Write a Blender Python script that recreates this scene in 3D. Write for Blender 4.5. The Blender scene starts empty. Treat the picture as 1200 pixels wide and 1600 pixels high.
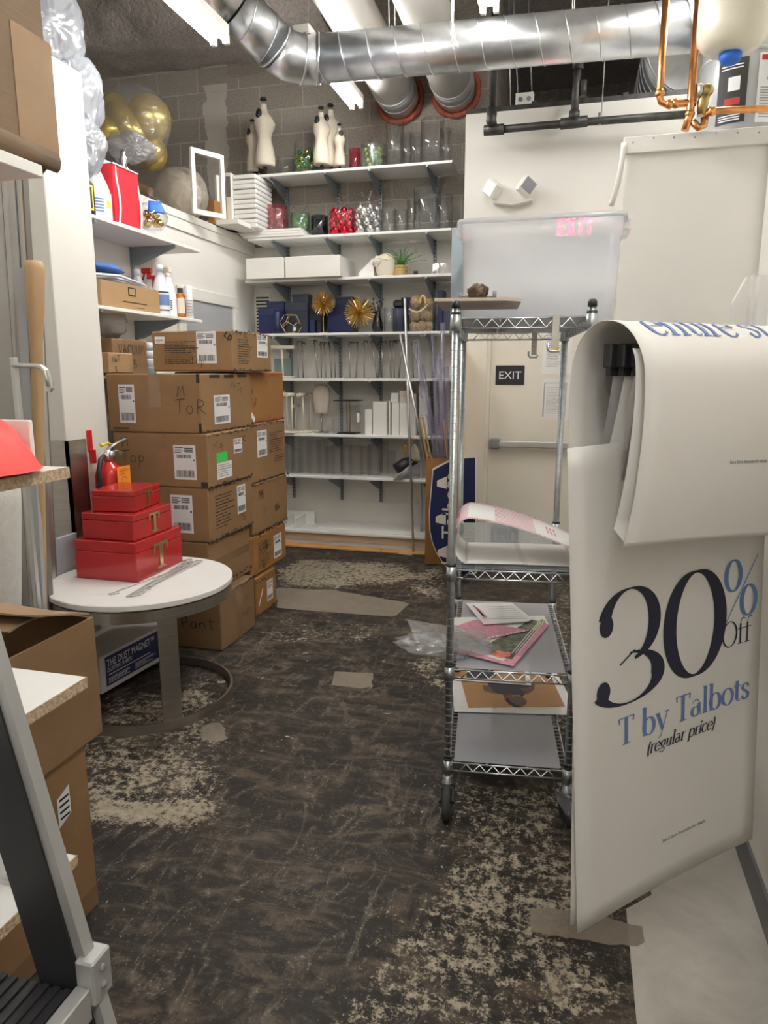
import bpy, bmesh, math, random
from mathutils import Vector, Matrix, noise
SC = bpy.context.scene
COL = SC.collection
RND = random.Random(11)
PI = math.pi
V = Vector

# ------------------------------------------------------------------ camera, world, exposure
H = 1.55; FPX = 1110.0; PITCH = math.radians(10.96); YAW = math.radians(14.86)
cam = bpy.data.cameras.new('camera'); camo = bpy.data.objects.new('camera', cam); COL.objects.link(camo)
camo.location = (0, 0, H); camo.rotation_euler = (PI/2-PITCH, 0, YAW)
cam.sensor_fit = 'HORIZONTAL'; cam.sensor_width = 36; cam.lens = 36*FPX/1200; cam.clip_start = .02
SC.camera = camo
SC.view_settings.view_transform = 'Standard'; SC.view_settings.look = 'None'
SC.view_settings.gamma = 1; SC.view_settings.use_curve_mapping = False
SC.view_settings.exposure = 0.95
TUBE = 46.0            # strength of the fluorescent tubes
wd = bpy.data.worlds.new('world'); SC.world = wd; wd.use_nodes = True
wd.node_tree.nodes['Background'].inputs[0].default_value = (.9, .95, 1, 1)
wd.node_tree.nodes['Background'].inputs[1].default_value = .05
SC.cycles.max_bounces = 10; SC.cycles.transparent_max_bounces = 40
SC.cycles.diffuse_bounces = 6; SC.cycles.glossy_bounces = 4; SC.cycles.sample_clamp_indirect = 5
SC.cycles.caustics_reflective = False; SC.cycles.caustics_refractive = False

# plan helpers: where a sight line of the photograph meets a real plane
_f = V((-math.sin(YAW)*math.cos(PITCH), math.cos(YAW)*math.cos(PITCH), -math.sin(PITCH)))
_r = V((math.cos(YAW), math.sin(YAW), 0)); _u = _r.cross(_f)
def ray(px, py): return _f + _r*((px-600)/FPX) - _u*((py-800)/FPX)
def at(px, py, y): d = ray(px, py); return V((0, 0, H)) + d*(y/d.y)
def atx(px, py, x): d = ray(px, py); return V((0, 0, H)) + d*(x/d.x)
def atz(px, py, z=0): d = ray(px, py); return V((0, 0, H)) + d*((z-H)/d.z)
def SX(px, y, z):
    k = (px-600)/FPX
    return (k*(_f.y*y+_f.z*(z-H))-_r.y*y)/(_r.x-k*_f.x)
def SZ(px, py, y): return at(px, py, y).z

# ------------------------------------------------------------------ mesh builder
class MB:
    def __init__(s): s.v = []; s.f = []; s.m = []; s.s = []; s.M = Matrix.Identity(4); s.mi = 0
    def add(s, p): s.v.append(s.M @ V(p)); return len(s.v)-1
    def face(s, ids, smooth=False): s.f.append(tuple(ids)); s.m.append(s.mi); s.s.append(smooth)
    def box(s, x0, x1, y0, y1, z0, z1, b=0.0):
        if b <= 0:
            i = [s.add((x, y, z)) for z in (z0, z1) for y in (y0, y1) for x in (x0, x1)]
            for q in ((0,2,3,1),(4,5,7,6),(0,1,5,4),(2,6,7,3),(0,4,6,2),(1,3,7,5)): s.face([i[k] for k in q])
            return s
        cx, cy, cz = (x0+x1)/2, (y0+y1)/2, (z0+z1)/2; hx, hy, hz = (x1-x0)/2, (y1-y0)/2, (z1-z0)/2
        b = min(b, hx*.9, hy*.9, hz*.9); A = {}; B = {}; D = {}
        for sx in (-1,1):
            for sy in (-1,1):
                for sz in (-1,1):
                    k = (sx,sy,sz)
                    A[k] = s.add((cx+sx*(hx-b), cy+sy*(hy-b), cz+sz*hz))
                    B[k] = s.add((cx+sx*(hx-b), cy+sy*hy, cz+sz*(hz-b)))
                    D[k] = s.add((cx+sx*hx, cy+sy*(hy-b), cz+sz*(hz-b)))
        q4 = ((-1,-1),(1,-1),(1,1),(-1,1))
        for g in (-1,1):
            s.face([A[(a,c,g)] for a,c in q4]); s.face([B[(a,g,c)] for a,c in q4]); s.face([D[(g,a,c)] for a,c in q4])
        for a in (-1,1):
            for c in (-1,1):
                s.face([A[(-1,a,c)],A[(1,a,c)],B[(1,a,c)],B[(-1,a,c)]])
                s.face([A[(a,-1,c)],A[(a,1,c)],D[(a,1,c)],D[(a,-1,c)]])
                s.face([B[(a,c,-1)],B[(a,c,1)],D[(a,c,1)],D[(a,c,-1)]])
                for g in (-1,1): s.face([A[(a,c,g)],B[(a,c,g)],D[(a,c,g)]])
        return s
    def tube(s, pts, r, n=8, closed=False, flat=None):
        pts = [V(p) for p in pts]; N = len(pts); rs = r if isinstance(r, (list, tuple)) else [r]*N
        rings = []; up = None
        for i, p in enumerate(pts):
            if closed: t = pts[(i+1) % N]-pts[i-1]
            else: t = pts[min(i+1, N-1)]-pts[max(i-1, 0)]
            t.normalize()
            if up is None:
                up = V((0,0,1)) if abs(t.z) < .9 else V((1,0,0))
            a = up.cross(t); a.normalize(); b = t.cross(a); up = b
            fa, fb = flat if flat else (1, 1)
            rings.append([s.add(p+a*(math.cos(2*PI*k/n)*rs[i]*fa)+b*(math.sin(2*PI*k/n)*rs[i]*fb)) for k in range(n)])
        for i in range(N if closed else N-1):
            A, B = rings[i], rings[(i+1) % N]
            for k in range(n): s.face([A[k], A[(k+1) % n], B[(k+1) % n], B[k]], n > 4)
        if not closed: s.face(rings[0][::-1]); s.face(rings[-1])
        return s
    def lathe(s, prof, n=24, c=(0,0,0), ax=None, sx=1, sy=1, smooth=True):
        c = V(c); Q = V((0,0,1)).rotation_difference(V(ax)).to_matrix() if ax else Matrix.Identity(3)
        rings = []
        for r, z in prof:
            if r < 1e-6: rings.append([s.add(c+Q @ V((0,0,z)))])
            else: rings.append([s.add(c+Q @ V((r*sx*math.cos(2*PI*k/n), r*sy*math.sin(2*PI*k/n), z))) for k in range(n)])
        for A, B in zip(rings, rings[1:]):
            for k in range(n):
                if len(A) == 1 and len(B) == 1: break
                if len(A) == 1: s.face([A[0], B[k], B[(k+1) % n]], smooth)
                elif len(B) == 1: s.face([A[k], A[(k+1) % n], B[0]], smooth)
                else: s.face([A[k], A[(k+1) % n], B[(k+1) % n], B[k]], smooth)
        return s
    def cyl(s, c, r, h, n=24, ax=None): return s.lathe([(0,0),(r,0),(r,h),(0,h)], n, c, ax, smooth=False) if n < 12 else s.lathe([(0,0),(r,0),(r,0.0),(r,h),(r,h),(0,h)], n, c, ax, smooth=False)
    def ball(s, c, r, nu=16, nv=10, sx=1, sy=1, sz=1, fn=None):
        c = V(c); g = []
        for j in range(nv+1):
            th = PI*j/nv; row = []
            for i in range(nu if 0 < j < nv else 1):
                ph = 2*PI*i/nu; d = V((math.sin(th)*math.cos(ph), math.sin(th)*math.sin(ph), math.cos(th)))
                k = fn(d) if fn else 1
                row.append(s.add(c+V((d.x*r*sx*k, d.y*r*sy*k, d.z*r*sz*k))))
            g.append(row)
        for A, B in zip(g, g[1:]):
            for k in range(nu):
                if len(A) == 1: s.face([A[0], B[k], B[(k+1) % nu]], True)
                elif len(B) == 1: s.face([A[k], B[0], A[(k+1) % nu]], True)
                else: s.face([A[k], B[k], B[(k+1) % nu], A[(k+1) % nu]], True)
        return s
    def grid(s, nu, nv, fn, smooth=True, cu=False):
        g = [[s.add(fn(i/nu, j/nv)) for i in range(nu if cu else nu+1)] for j in range(nv+1)]
        L = len(g[0])
        for j in range(nv):
            for i in range(nu): s.face([g[j][i], g[j][(i+1) % L], g[j+1][(i+1) % L], g[j+1][i]], smooth)
        return s
    def prism(s, poly, F, d):          # poly in 2D, F maps (a,b,c) to space, d the depth
        A = [s.add(F(a, b, 0)) for a, b in poly]; B = [s.add(F(a, b, d)) for a, b in poly]; n = len(poly)
        s.face(A); s.face(B[::-1])
        for k in range(n): s.face([A[k], A[(k+1) % n], B[(k+1) % n], B[k]])
        return s
    def poly(s, pts): s.face([s.add(p) for p in pts]); return s
    def stroke(s, pts, w, F, wmin=None):   # ribbon along a 2D line; wmin given = thick and thin like a pen letter
        P = [V((p[0], p[1])) for p in pts]; out = []; N = len(P)
        cl = (P[0]-P[-1]).length < 1e-5
        for i, p in enumerate(P):
            t = (P[(i+1) % (N-1)]-P[(i-1) % (N-1)]) if cl else (P[min(i+1, N-1)]-P[max(i-1, 0)])
            if t.length < 1e-9: t = V((1, 0))
            t.normalize(); n = V((-t.y, t.x))
            k = w if wmin is None else wmin+(w-wmin)*abs(t.y)**1.6
            out.append((s.add(F(*(p+n*k/2))), s.add(F(*(p-n*k/2)))))
        for a, b in zip(out, out[1:]): s.face([a[0], a[1], b[1], b[0]])
        return s
    def text(s, st, size, F, align='CENTER'):
        cu = bpy.data.curves.new('t', 'FONT'); cu.body = st; cu.size = size; cu.align_x = align; cu.resolution_u = 3
        o = bpy.data.objects.new('t', cu); COL.objects.link(o)
        me = bpy.data.meshes.new_from_object(o)
        base = len(s.v)
        for v in me.vertices: s.add(F(v.co.x, v.co.y))
        for p in me.polygons: s.face([base+i for i in p.vertices])
        bpy.data.objects.remove(o); bpy.data.curves.remove(cu); bpy.data.meshes.remove(me)
        return s
    def build(s, name, mats, parent=None, loc=None, rot=None, recalc=True):
        me = bpy.data.meshes.new(name); me.from_pydata([tuple(v) for v in s.v], [], s.f)
        if not isinstance(mats, (list, tuple)): mats = [mats]
        for m in mats: me.materials.append(m)
        me.polygons.foreach_set('material_index', s.m); me.polygons.foreach_set('use_smooth', s.s)
        if recalc:
            bm = bmesh.new(); bm.from_mesh(me); bmesh.ops.recalc_face_normals(bm, faces=bm.faces); bm.to_mesh(me); bm.free()
        me.update()
        o = bpy.data.objects.new(name, me); COL.objects.link(o)
        if parent: o.parent = parent
        if loc is not None: o.location = loc
        if rot is not None: o.rotation_euler = rot
        return o
def fr(o, u, v, off=0.0):        # 2D frame on a plane: (a,b[,c]) -> space
    o, u, v = V(o), V(u), V(v); n = u.cross(v).normalized()
    return lambda a, b, c=0.0: o+u*a+v*b+n*(c+off)
def arc(cx, cy, rx, ry, a0, a1, n=20): return [(cx+rx*math.cos(math.radians(a0+(a1-a0)*i/n)), cy+ry*math.sin(math.radians(a0+(a1-a0)*i/n))) for i in range(n+1)]
def tag(o, label, cat, group=None):
    o['label'] = label; o['category'] = cat
    if group: o['group'] = group
    return o
def thing(name, label, cat, loc=(0,0,0), rz=0, group=None):
    o = bpy.data.objects.new(name, None); COL.objects.link(o); o.location = loc; o.rotation_euler = (0,0,rz); o.empty_display_size = .05
    return tag(o, label, cat, group)
def struct(o): o['kind'] = 'structure'; return o
def dup(o, loc, rz, label, group=None, sc=None):
    r = o.copy(); COL.objects.link(r); r.location = loc; r.rotation_euler = (0,0,rz); r['label'] = label
    if group: r['group'] = group
    if sc: r.scale = sc
    for ch in list(o.children):
        c = ch.copy(); COL.objects.link(c); c.parent = r
        for g in list(ch.children): d = g.copy(); COL.objects.link(d); d.parent = c
    return r
def solid(o, t, off=0):
    m = o.modifiers.new('solid', 'SOLIDIFY'); m.thickness = t; m.offset = off; return o

# ------------------------------------------------------------------ materials
MATS = {}
def nodes(name):
    m = bpy.data.materials.new(name); m.use_nodes = True; nt = m.node_tree
    return m, nt, nt.nodes['Principled BSDF'], nt.nodes['Material Output']
def N(nt, t, **kw):
    n = nt.nodes.new(t)
    for k, v in kw.items():
        if k in n.inputs.keys(): n.inputs[k].default_value = v
        else: setattr(n, k, v)
    return n
def ramp(nt, fac, stops):
    n = nt.nodes.new('ShaderNodeValToRGB'); e = n.color_ramp.elements
    e[0].position, e[0].color = stops[0][0], (*stops[0][1], 1); e[1].position, e[1].color = stops[-1][0], (*stops[-1][1], 1)
    for p, c in stops[1:-1]: x = e.new(p); x.color = (*c, 1)
    nt.links.new(fac, n.inputs[0]); return n.outputs[0]
def math_(nt, op, a, b=None, c=None):
    n = nt.nodes.new('ShaderNodeMath'); n.operation = op
    for i, x in enumerate((a, b, c)):
        if x is None: continue
        if hasattr(x, 'is_linked'): nt.links.new(x, n.inputs[i])
        else: n.inputs[i].default_value = x
    return n.outputs[0]
def mix(nt, fac, a, b):
    n = nt.nodes.new('ShaderNodeMix'); n.data_type = 'RGBA'
    if hasattr(fac, 'is_linked'): nt.links.new(fac, n.inputs[0])
    else: n.inputs[0].default_value = fac
    for i, x in ((6, a), (7, b)):
        if hasattr(x, 'is_linked'): nt.links.new(x, n.inputs[i])
        else: n.inputs[i].default_value = (*x, 1)
    return n.outputs[2]
def pm(name, col, rough=.5, metal=0.0, var=.06, scale=4.0, bump=0.0, bscale=60.0, spec=.5, emit=None, es=0, coat=0, aniso=None, stretch=None):
    m, nt, b, out = nodes(name)
    tc = N(nt, 'ShaderNodeTexCoord'); co = tc.outputs['Object']
    if stretch:
        mp = N(nt, 'ShaderNodeMapping'); mp.inputs['Scale'].default_value = stretch; nt.links.new(co, mp.inputs[0]); co = mp.outputs[0]
    n1 = N(nt, 'ShaderNodeTexNoise', Scale=scale, Detail=4.0); nt.links.new(co, n1.inputs['Vector'])
    lo = tuple(max(0, c*(1-var)) for c in col); hi = tuple(min(1, c*(1+var)) for c in col)
    nt.links.new(ramp(nt, n1.outputs[0], [(.3, lo), (.7, hi)]), b.inputs['Base Color'])
    b.inputs['Roughness'].default_value = rough; b.inputs['Metallic'].default_value = metal
    b.inputs['Specular IOR Level'].default_value = spec; b.inputs['Coat Weight'].default_value = coat
    if bump:
        n2 = N(nt, 'ShaderNodeTexNoise', Scale=bscale, Detail=5.0); nt.links.new(co, n2.inputs['Vector'])
        bp = N(nt, 'ShaderNodeBump', Strength=bump, Distance=.01); nt.links.new(n2.outputs[0], bp.inputs['Height']); nt.links.new(bp.outputs[0], b.inputs['Normal'])
    if emit: b.inputs['Emission Color'].default_value = (*emit, 1); b.inputs['Emission Strength'].default_value = es
    return m
def clear(name, tint=(.97,.98,.98), fres=1.0, rough=.03, haze=0.0, hcol=(.9,.9,.9), bump=0.0, bscale=20, base=.04):
    # thin clear plastic or glass: see-through with reflections stronger at grazing angles, optional milky haze
    m = bpy.data.materials.new(name); m.use_nodes = True; nt = m.node_tree; nt.nodes.clear()
    out = N(nt, 'ShaderNodeOutputMaterial'); tr = N(nt, 'ShaderNodeBsdfTransparent'); tr.inputs[0].default_value = (*tint, 1)
    gl = N(nt, 'ShaderNodeBsdfGlossy'); gl.inputs['Roughness'].default_value = rough
    lw = N(nt, 'ShaderNodeLayerWeight'); lw.inputs[0].default_value = .35
    fac = math_(nt, 'MULTIPLY_ADD', math_(nt, 'POWER', lw.outputs['Facing'], 2.5), .55*fres, base)
    sh = tr.outputs[0]
    if haze:
        df = N(nt, 'ShaderNodeBsdfDiffuse'); df.inputs[0].default_value = (*hcol, 1)
        tl = N(nt, 'ShaderNodeBsdfTranslucent'); tl.inputs[0].default_value = (*hcol, 1)
        ms0 = N(nt, 'ShaderNodeMixShader'); ms0.inputs[0].default_value = .45; nt.links.new(df.outputs[0], ms0.inputs[1]); nt.links.new(tl.outputs[0], ms0.inputs[2])
        ms = N(nt, 'ShaderNodeMixShader'); ms.inputs[0].default_value = haze
        nt.links.new(sh, ms.inputs[1]); nt.links.new(ms0.outputs[0], ms.inputs[2]); sh = ms.outputs[0]
    m2 = N(nt, 'ShaderNodeMixShader'); nt.links.new(fac, m2.inputs[0]); nt.links.new(sh, m2.inputs[1]); nt.links.new(gl.outputs[0], m2.inputs[2])
    if bump:
        tc = N(nt, 'ShaderNodeTexCoord'); n2 = N(nt, 'ShaderNodeTexNoise', Scale=bscale, Detail=3.0, Distortion=1.5); nt.links.new(tc.outputs['Object'], n2.inputs['Vector'])
        bp = N(nt, 'ShaderNodeBump', Strength=bump, Distance=.03); nt.links.new(n2.outputs[0], bp.inputs['Height']); nt.links.new(bp.outputs[0], gl.inputs['Normal'])
    nt.links.new(m2.outputs[0], out.inputs[0]); return m

wallw = pm('white_wall_paint', (.80,.78,.73), .6, var=.03, scale=1.5, bump=.05, bscale=120)
wallg = pm('white_painted_block', (.80,.78,.73), .7, var=.06, scale=3, bump=.25, bscale=60)
trimw = pm('white_trim_paint', (.82,.80,.75), .45, var=.02)
doorm = pm('cream_door_paint', (.80,.76,.66), .4, var=.02)
greyb = pm('grey_vinyl_baseboard', (.12,.125,.135), .5, var=.08)
melam = pm('white_melamine', (.84,.83,.80), .4, var=.02, scale=8)
chip = pm('particle_board_edge', (.50,.38,.25), .85, var=.35, scale=140, bump=.5, bscale=150)
steelg = pm('grey_painted_steel', (.27,.31,.34), .4, .3, var=.05)
chrome = pm('chrome_wire', (.60,.62,.64), .30, 1, var=.05)
zincp = pm('zinc_post', (.50,.54,.56), .34, 1, var=.12, scale=30)
brushed = pm('brushed_steel', (.52,.49,.45), .32, 1, var=.1, scale=6, stretch=(1,1,20))
satin = pm('satin_steel', (.66,.66,.65), .42, .9, var=.08)
alum = pm('ladder_aluminium', (.50,.50,.49), .45, .6, var=.06, scale=12)
galv = pm('galvanised_duct', (.66,.69,.72), .30, .95, var=.14, scale=9, stretch=(1,1,1))
pvc = pm('white_wrapped_pipe', (.82,.79,.74), .5, var=.04, scale=6)
redcaulk = pm('red_firestop_sealant', (.36,.09,.05), .8, var=.25, scale=25, bump=.6, bscale=40)
black = pm('black_plastic', (.018,.018,.02), .45, var=.1)
blackr = pm('black_rubber', (.03,.03,.032), .7, var=.2, scale=20)
greyp = pm('grey_plastic', (.22,.23,.25), .5, var=.08)
ironp = pm('black_iron_pipe', (.055,.053,.05), .5, .5, var=.35, scale=18, bump=.1)
copper = pm('copper_pipe', (.78,.36,.14), .28, 1, var=.25, scale=14)
brass = pm('brass_valve', (.45,.33,.13), .38, 1, var=.15, scale=20)
gold = pm('gold_metal', (.78,.55,.20), .3, 1, var=.1)
goldt = pm('gold_letter', (.83,.66,.36), .22, 1, var=.05)
redlac = pm('red_lacquer', (.42,.018,.02), .25, var=.05, coat=.4)
navy = pm('navy_box', (.012,.02,.085), .35, var=.15)
slate = pm('slate_blue_box', (.035,.042,.075), .5, var=.1)
cream = pm('cream_linen', (.74,.67,.55), .9, var=.05, scale=60, bump=.15, bscale=300)
beige = pm('beige_linen', (.66,.57,.49), .85, var=.05, scale=60, bump=.1, bscale=300)
paperw = pm('white_paper', (.83,.82,.80), .6, var=.01)
poster = pm('poster_sheet', (.80,.775,.735), .5, var=.012, scale=2)
inkd = pm('dark_navy_ink', (.012,.014,.035), .5, var=.05)
inkb = pm('blue_ink', (.13,.22,.46), .5, var=.05)
inkk = pm('black_ink', (.02,.02,.02), .6, var=.05)
inkg = pm('grey_ink', (.35,.34,.33), .7, var=.05)
inkr = pm('red_ink', (.45,.03,.03), .6, var=.1)
inkp = pm('pink_print', (.66,.30,.38), .6, var=.2, scale=60)
lblw = pm('label_paper', (.82,.83,.85), .5, var=.02)
lblg = pm('green_sticker', (.05,.62,.10), .5, var=.03)
tapem = pm('packing_tape', (.27,.165,.085), .15, var=.08, scale=10, coat=.5)
orange = pm('orange_tag', (.95,.33,.02), .6, var=.03)
yellow = pm('yellow_label', (.85,.60,.02), .5, var=.03)
redpl = pm('extinguisher_red', (.55,.015,.015), .25, var=.05, coat=.3)
redcl = pm('red_cloth', (.52,.013,.028), .8, var=.08, scale=12, bump=.4, bscale=18)
redpp = pm('red_tissue_paper', (.86,.09,.08), .6, var=.08, scale=8, bump=.5, bscale=14)
whitecl = pm('white_cloth', (.78,.76,.72), .95, var=.05, scale=40, bump=.3, bscale=200)
whitepl = pm('white_plastic', (.83,.85,.88), .35, var=.02)
bluep = pm('blue_tape', (.02,.14,.62), .5, var=.08)
bluecl = pm('blue_cloth', (.05,.13,.42), .8, var=.15, scale=20)
wood = pm('raw_wood', (.55,.36,.18), .6, var=.25, scale=8, stretch=(1,1,.12))
pine = pm('orange_floor_board', (.62,.34,.12), .55, var=.2, scale=10, stretch=(.3,1,1))
tanp = pm('tan_panel', (.55,.46,.37), .6, var=.06)
greyl = pm('grey_laminate', (.44,.45,.47), .4, var=.03)
grpanel = pm('pale_grey_panel', (.50,.48,.45), .5, var=.04, scale=3)
dkpanel = pm('grey_brown_panel', (.16,.14,.12), .5, var=.06, scale=3)
beigetrim = pm('beige_plinth', (.58,.50,.40), .6, var=.05)
green = pm('fern_leaf', (.06,.22,.04), .5, var=.35, scale=30)
dkleaf = pm('dark_dried_leaf', (.02,.03,.025), .6, var=.3, scale=30)
wicker = pm('woven_basket', (.55,.38,.16), .7, var=.25, scale=60, bump=.6, bscale=90)
moss = pm('dried_moss', (.38,.27,.15), .95, var=.4, scale=50, bump=1, bscale=70)
beadm = pm('wood_bead', (.72,.50,.27), .4, var=.15, scale=40)
ornr = pm('red_ornament', (.75,.02,.05), .12, 1, var=.1)
orng = pm('green_ornament', (.02,.42,.08), .12, 1, var=.1)
ornl = pm('lime_ornament', (.55,.62,.08), .15, 1, var=.1)
orns = pm('silver_ornament', (.85,.85,.86), .1, 1, var=.05)
orno = pm('gold_ornament', (.80,.60,.25), .15, 1, var=.08)
ballo = pm('gold_balloon', (.86,.66,.20), .28, .75, var=.05)
tealb = pm('teal_grey_board', (.24,.33,.32), .6, var=.08)
tank = pm('grey_tank_enamel', (.42,.43,.44), .32, .2, var=.04)
creamt = pm('cream_tank_enamel', (.84,.80,.66), .25, var=.02)
steelb = pm('blue_grey_board', (.50,.60,.66), .4, var=.05)
amber = clear('amber_liquid', (.85,.48,.06), haze=.25, hcol=(.75,.42,.05))
acryl = clear('clear_acrylic', (.97,.975,.98), base=.085, fres=1.2)
acryl2 = clear('clear_acrylic_box', (.99,.99,.99), base=.07, fres=.8)
tubem = clear('lilac_clear_tube', (.90,.88,.95), haze=.16, hcol=(.72,.69,.82), base=.06)
binm = clear('milky_bin_plastic', (.95,.96,.97), rough=.2, haze=.46, hcol=(.96,.965,.98), base=.04)
liner = clear('frosted_shelf_liner', (.86,.88,.92), rough=.25, haze=.50, hcol=(.86,.87,.93), base=.05)
linerc = clear('clear_shelf_liner', (.90,.93,.96), rough=.08, haze=.15, hcol=(.8,.85,.9), base=.10)
cello = clear('cellophane', (.98,.98,.98), rough=.12, haze=.05, base=.09, bump=.6, bscale=14, fres=.8)
polyb = clear('clear_polythene', (.95,.95,.95), rough=.2, haze=.20, hcol=(.85,.85,.86), base=.09, bump=.4, bscale=12)
greybag = clear('grey_plastic_bag', (.84,.86,.89), rough=.14, haze=.60, hcol=(.66,.69,.74), base=.16, bump=.25, bscale=9)
whitebag = clear('white_plastic_bag', (.90,.90,.92), rough=.2, haze=.62, hcol=(.84,.84,.86), base=.14, bump=.25, bscale=12)
dustbag = clear('dusty_poly_bag', (.85,.83,.80), rough=.3, haze=.5, hcol=(.62,.57,.50), base=.03, bump=.6, bscale=9)
greent = clear('green_cellophane_jar', (.70,.92,.78), base=.10, haze=.06, hcol=(.2,.6,.35))
redt = clear('red_cellophane_jar', (.97,.55,.60), base=.10, haze=.10, hcol=(.8,.15,.22))
smoke = clear('smoky_glass', (.45,.47,.50), base=.08)
redled = pm('lit_exit_letters', (.9,.05,.1), .4, emit=(1,.03,.13), es=4.5)
tubee = pm('fluorescent_tube', (1,1,1), .4, emit=(1,.985,.955), es=TUBE, var=0)

def cardb(name, col):
    m, nt, b, out = nodes(name); tc = N(nt, 'ShaderNodeTexCoord')
    n1 = N(nt, 'ShaderNodeTexNoise', Scale=3.0, Detail=6.0, Roughness=.65); nt.links.new(tc.outputs['Object'], n1.inputs['Vector'])
    mp = N(nt, 'ShaderNodeMapping'); mp.inputs['Scale'].default_value = (1,1,60); nt.links.new(tc.outputs['Object'], mp.inputs[0])
    n2 = N(nt, 'ShaderNodeTexNoise', Scale=4.0, Detail=2.0); nt.links.new(mp.outputs[0], n2.inputs['Vector'])
    c = ramp(nt, n1.outputs[0], [(.25, tuple(x*.86 for x in col)), (.75, tuple(min(1, x*1.12) for x in col))])
    nt.links.new(c, b.inputs['Base Color']); b.inputs['Roughness'].default_value = .7
    bp = N(nt, 'ShaderNodeBump', Strength=.12, Distance=.004); nt.links.new(n2.outputs[0], bp.inputs['Height']); nt.links.new(bp.outputs[0], b.inputs['Normal'])
    return m
card = cardb('cardboard', (.27,.155,.07)); cardo = cardb('orange_cardboard', (.30,.145,.04)); cardd = cardb('brown_cardboard', (.235,.138,.066)); cardl = cardb('light_cardboard', (.38,.24,.12))
cardx = cardb('shaded_cardboard', (.165,.108,.062)); cardi = cardb('cardboard_inside', (.34,.22,.13))  # cardx: shade on the near top carton, put into its cardboard colour

def block_mat():
    m, nt, b, out = nodes('grey_concrete_block'); tc = N(nt, 'ShaderNodeTexCoord')
    mp = N(nt, 'ShaderNodeMapping'); mp.inputs['Rotation'].default_value = (-PI/2, 0, 0); nt.links.new(tc.outputs['Object'], mp.inputs[0])
    br = N(nt, 'ShaderNodeTexBrick'); br.inputs['Scale'].default_value = 1; br.inputs['Brick Width'].default_value = .406; br.inputs['Row Height'].default_value = .203
    br.inputs['Mortar Size'].default_value = .0065; br.inputs['Mortar Smooth'].default_value = .3; br.inputs['Color1'].default_value = (.33,.295,.25,1); br.inputs['Color2'].default_value = (.40,.36,.31,1); br.inputs['Mortar'].default_value = (.66,.61,.54,1)
    nt.links.new(mp.outputs[0], br.inputs['Vector'])
    n1 = N(nt, 'ShaderNodeTexNoise', Scale=70.0, Detail=6.0); nt.links.new(tc.outputs['Object'], n1.inputs['Vector'])
    n3 = N(nt, 'ShaderNodeTexNoise', Scale=1.6, Detail=3.0); nt.links.new(tc.outputs['Object'], n3.inputs['Vector'])
    sep = N(nt, 'ShaderNodeSeparateXYZ'); nt.links.new(tc.outputs['Object'], sep.inputs[0])
    # smeared mortar column
    n4 = N(nt, 'ShaderNodeTexNoise', Scale=7.0, Detail=5.0); nt.links.new(tc.outputs['Object'], n4.inputs['Vector'])
    dx = math_(nt, 'ABSOLUTE', math_(nt, 'ADD', sep.outputs[0], 3.28)); d2 = math_(nt, 'MULTIPLY_ADD', n4.outputs[0], .16, dx)
    sm = math_(nt, 'MULTIPLY', math_(nt, 'LESS_THAN', d2, .185), math_(nt, 'LESS_THAN', sep.outputs[2], 4.12))
    col = mix(nt, .5, br.outputs[0], ramp(nt, n1.outputs[0], [(.3,(.20,.175,.15)),(.7,(.46,.42,.37))]))
    col = mix(nt, sm, col, (.56,.52,.46))
    # sprayed fireproofing overspray at the top of the wall
    up = math_(nt, 'MULTIPLY_ADD', n3.outputs[0], .9, math_(nt, 'SUBTRACT', sep.outputs[2], 4.35))
    ov = math_(nt, 'MULTIPLY', math_(nt, 'GREATER_THAN', up, .28), math_(nt, 'GREATER_THAN', sep.outputs[0], -3.15))
    col = mix(nt, math_(nt, 'MULTIPLY', ov, .8), col, (.30,.265,.225))
    nt.links.new(col, b.inputs['Base Color']); b.inputs['Roughness'].default_value = .95
    hgt = math_(nt, 'ADD', math_(nt, 'MULTIPLY', br.outputs['Fac'], -.5), math_(nt, 'MULTIPLY', n1.outputs[0], .35))
    vo = N(nt, 'ShaderNodeTexNoise', Scale=38.0, Detail=3.0); nt.links.new(tc.outputs['Object'], vo.inputs['Vector'])
    hgt = math_(nt, 'ADD', hgt, math_(nt, 'MULTIPLY', math_(nt, 'MULTIPLY', vo.outputs[0], ov), 3.0))
    bp = N(nt, 'ShaderNodeBump', Strength=.7, Distance=.012); nt.links.new(hgt, bp.inputs['Height']); nt.links.new(bp.outputs[0], b.inputs['Normal'])
    return m
block = block_mat()
def spray_mat():
    m, nt, b, out = nodes('sprayed_fireproofing'); tc = N(nt, 'ShaderNodeTexCoord')
    n1 = N(nt, 'ShaderNodeTexNoise', Scale=34.0, Detail=5.0, Roughness=.6); nt.links.new(tc.outputs['Object'], n1.inputs['Vector'])
    n2 = N(nt, 'ShaderNodeTexNoise', Scale=2.0, Detail=3.0); nt.links.new(tc.outputs['Object'], n2.inputs['Vector'])
    c = mix(nt, .6, ramp(nt, n1.outputs[0], [(.35,(.30,.26,.23)),(.65,(.66,.60,.54))]), ramp(nt, n2.outputs[0], [(.3,(.38,.34,.31)),(.7,(.56,.51,.46))]))
    nt.links.new(c, b.inputs['Base Color']); b.inputs['Roughness'].default_value = 1
    bp = N(nt, 'ShaderNodeBump', Strength=1, Distance=.05); nt.links.new(n1.outputs[0], bp.inputs['Height']); nt.links.new(bp.outputs[0], b.inputs['Normal'])
    return m
spray = spray_mat()

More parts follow.
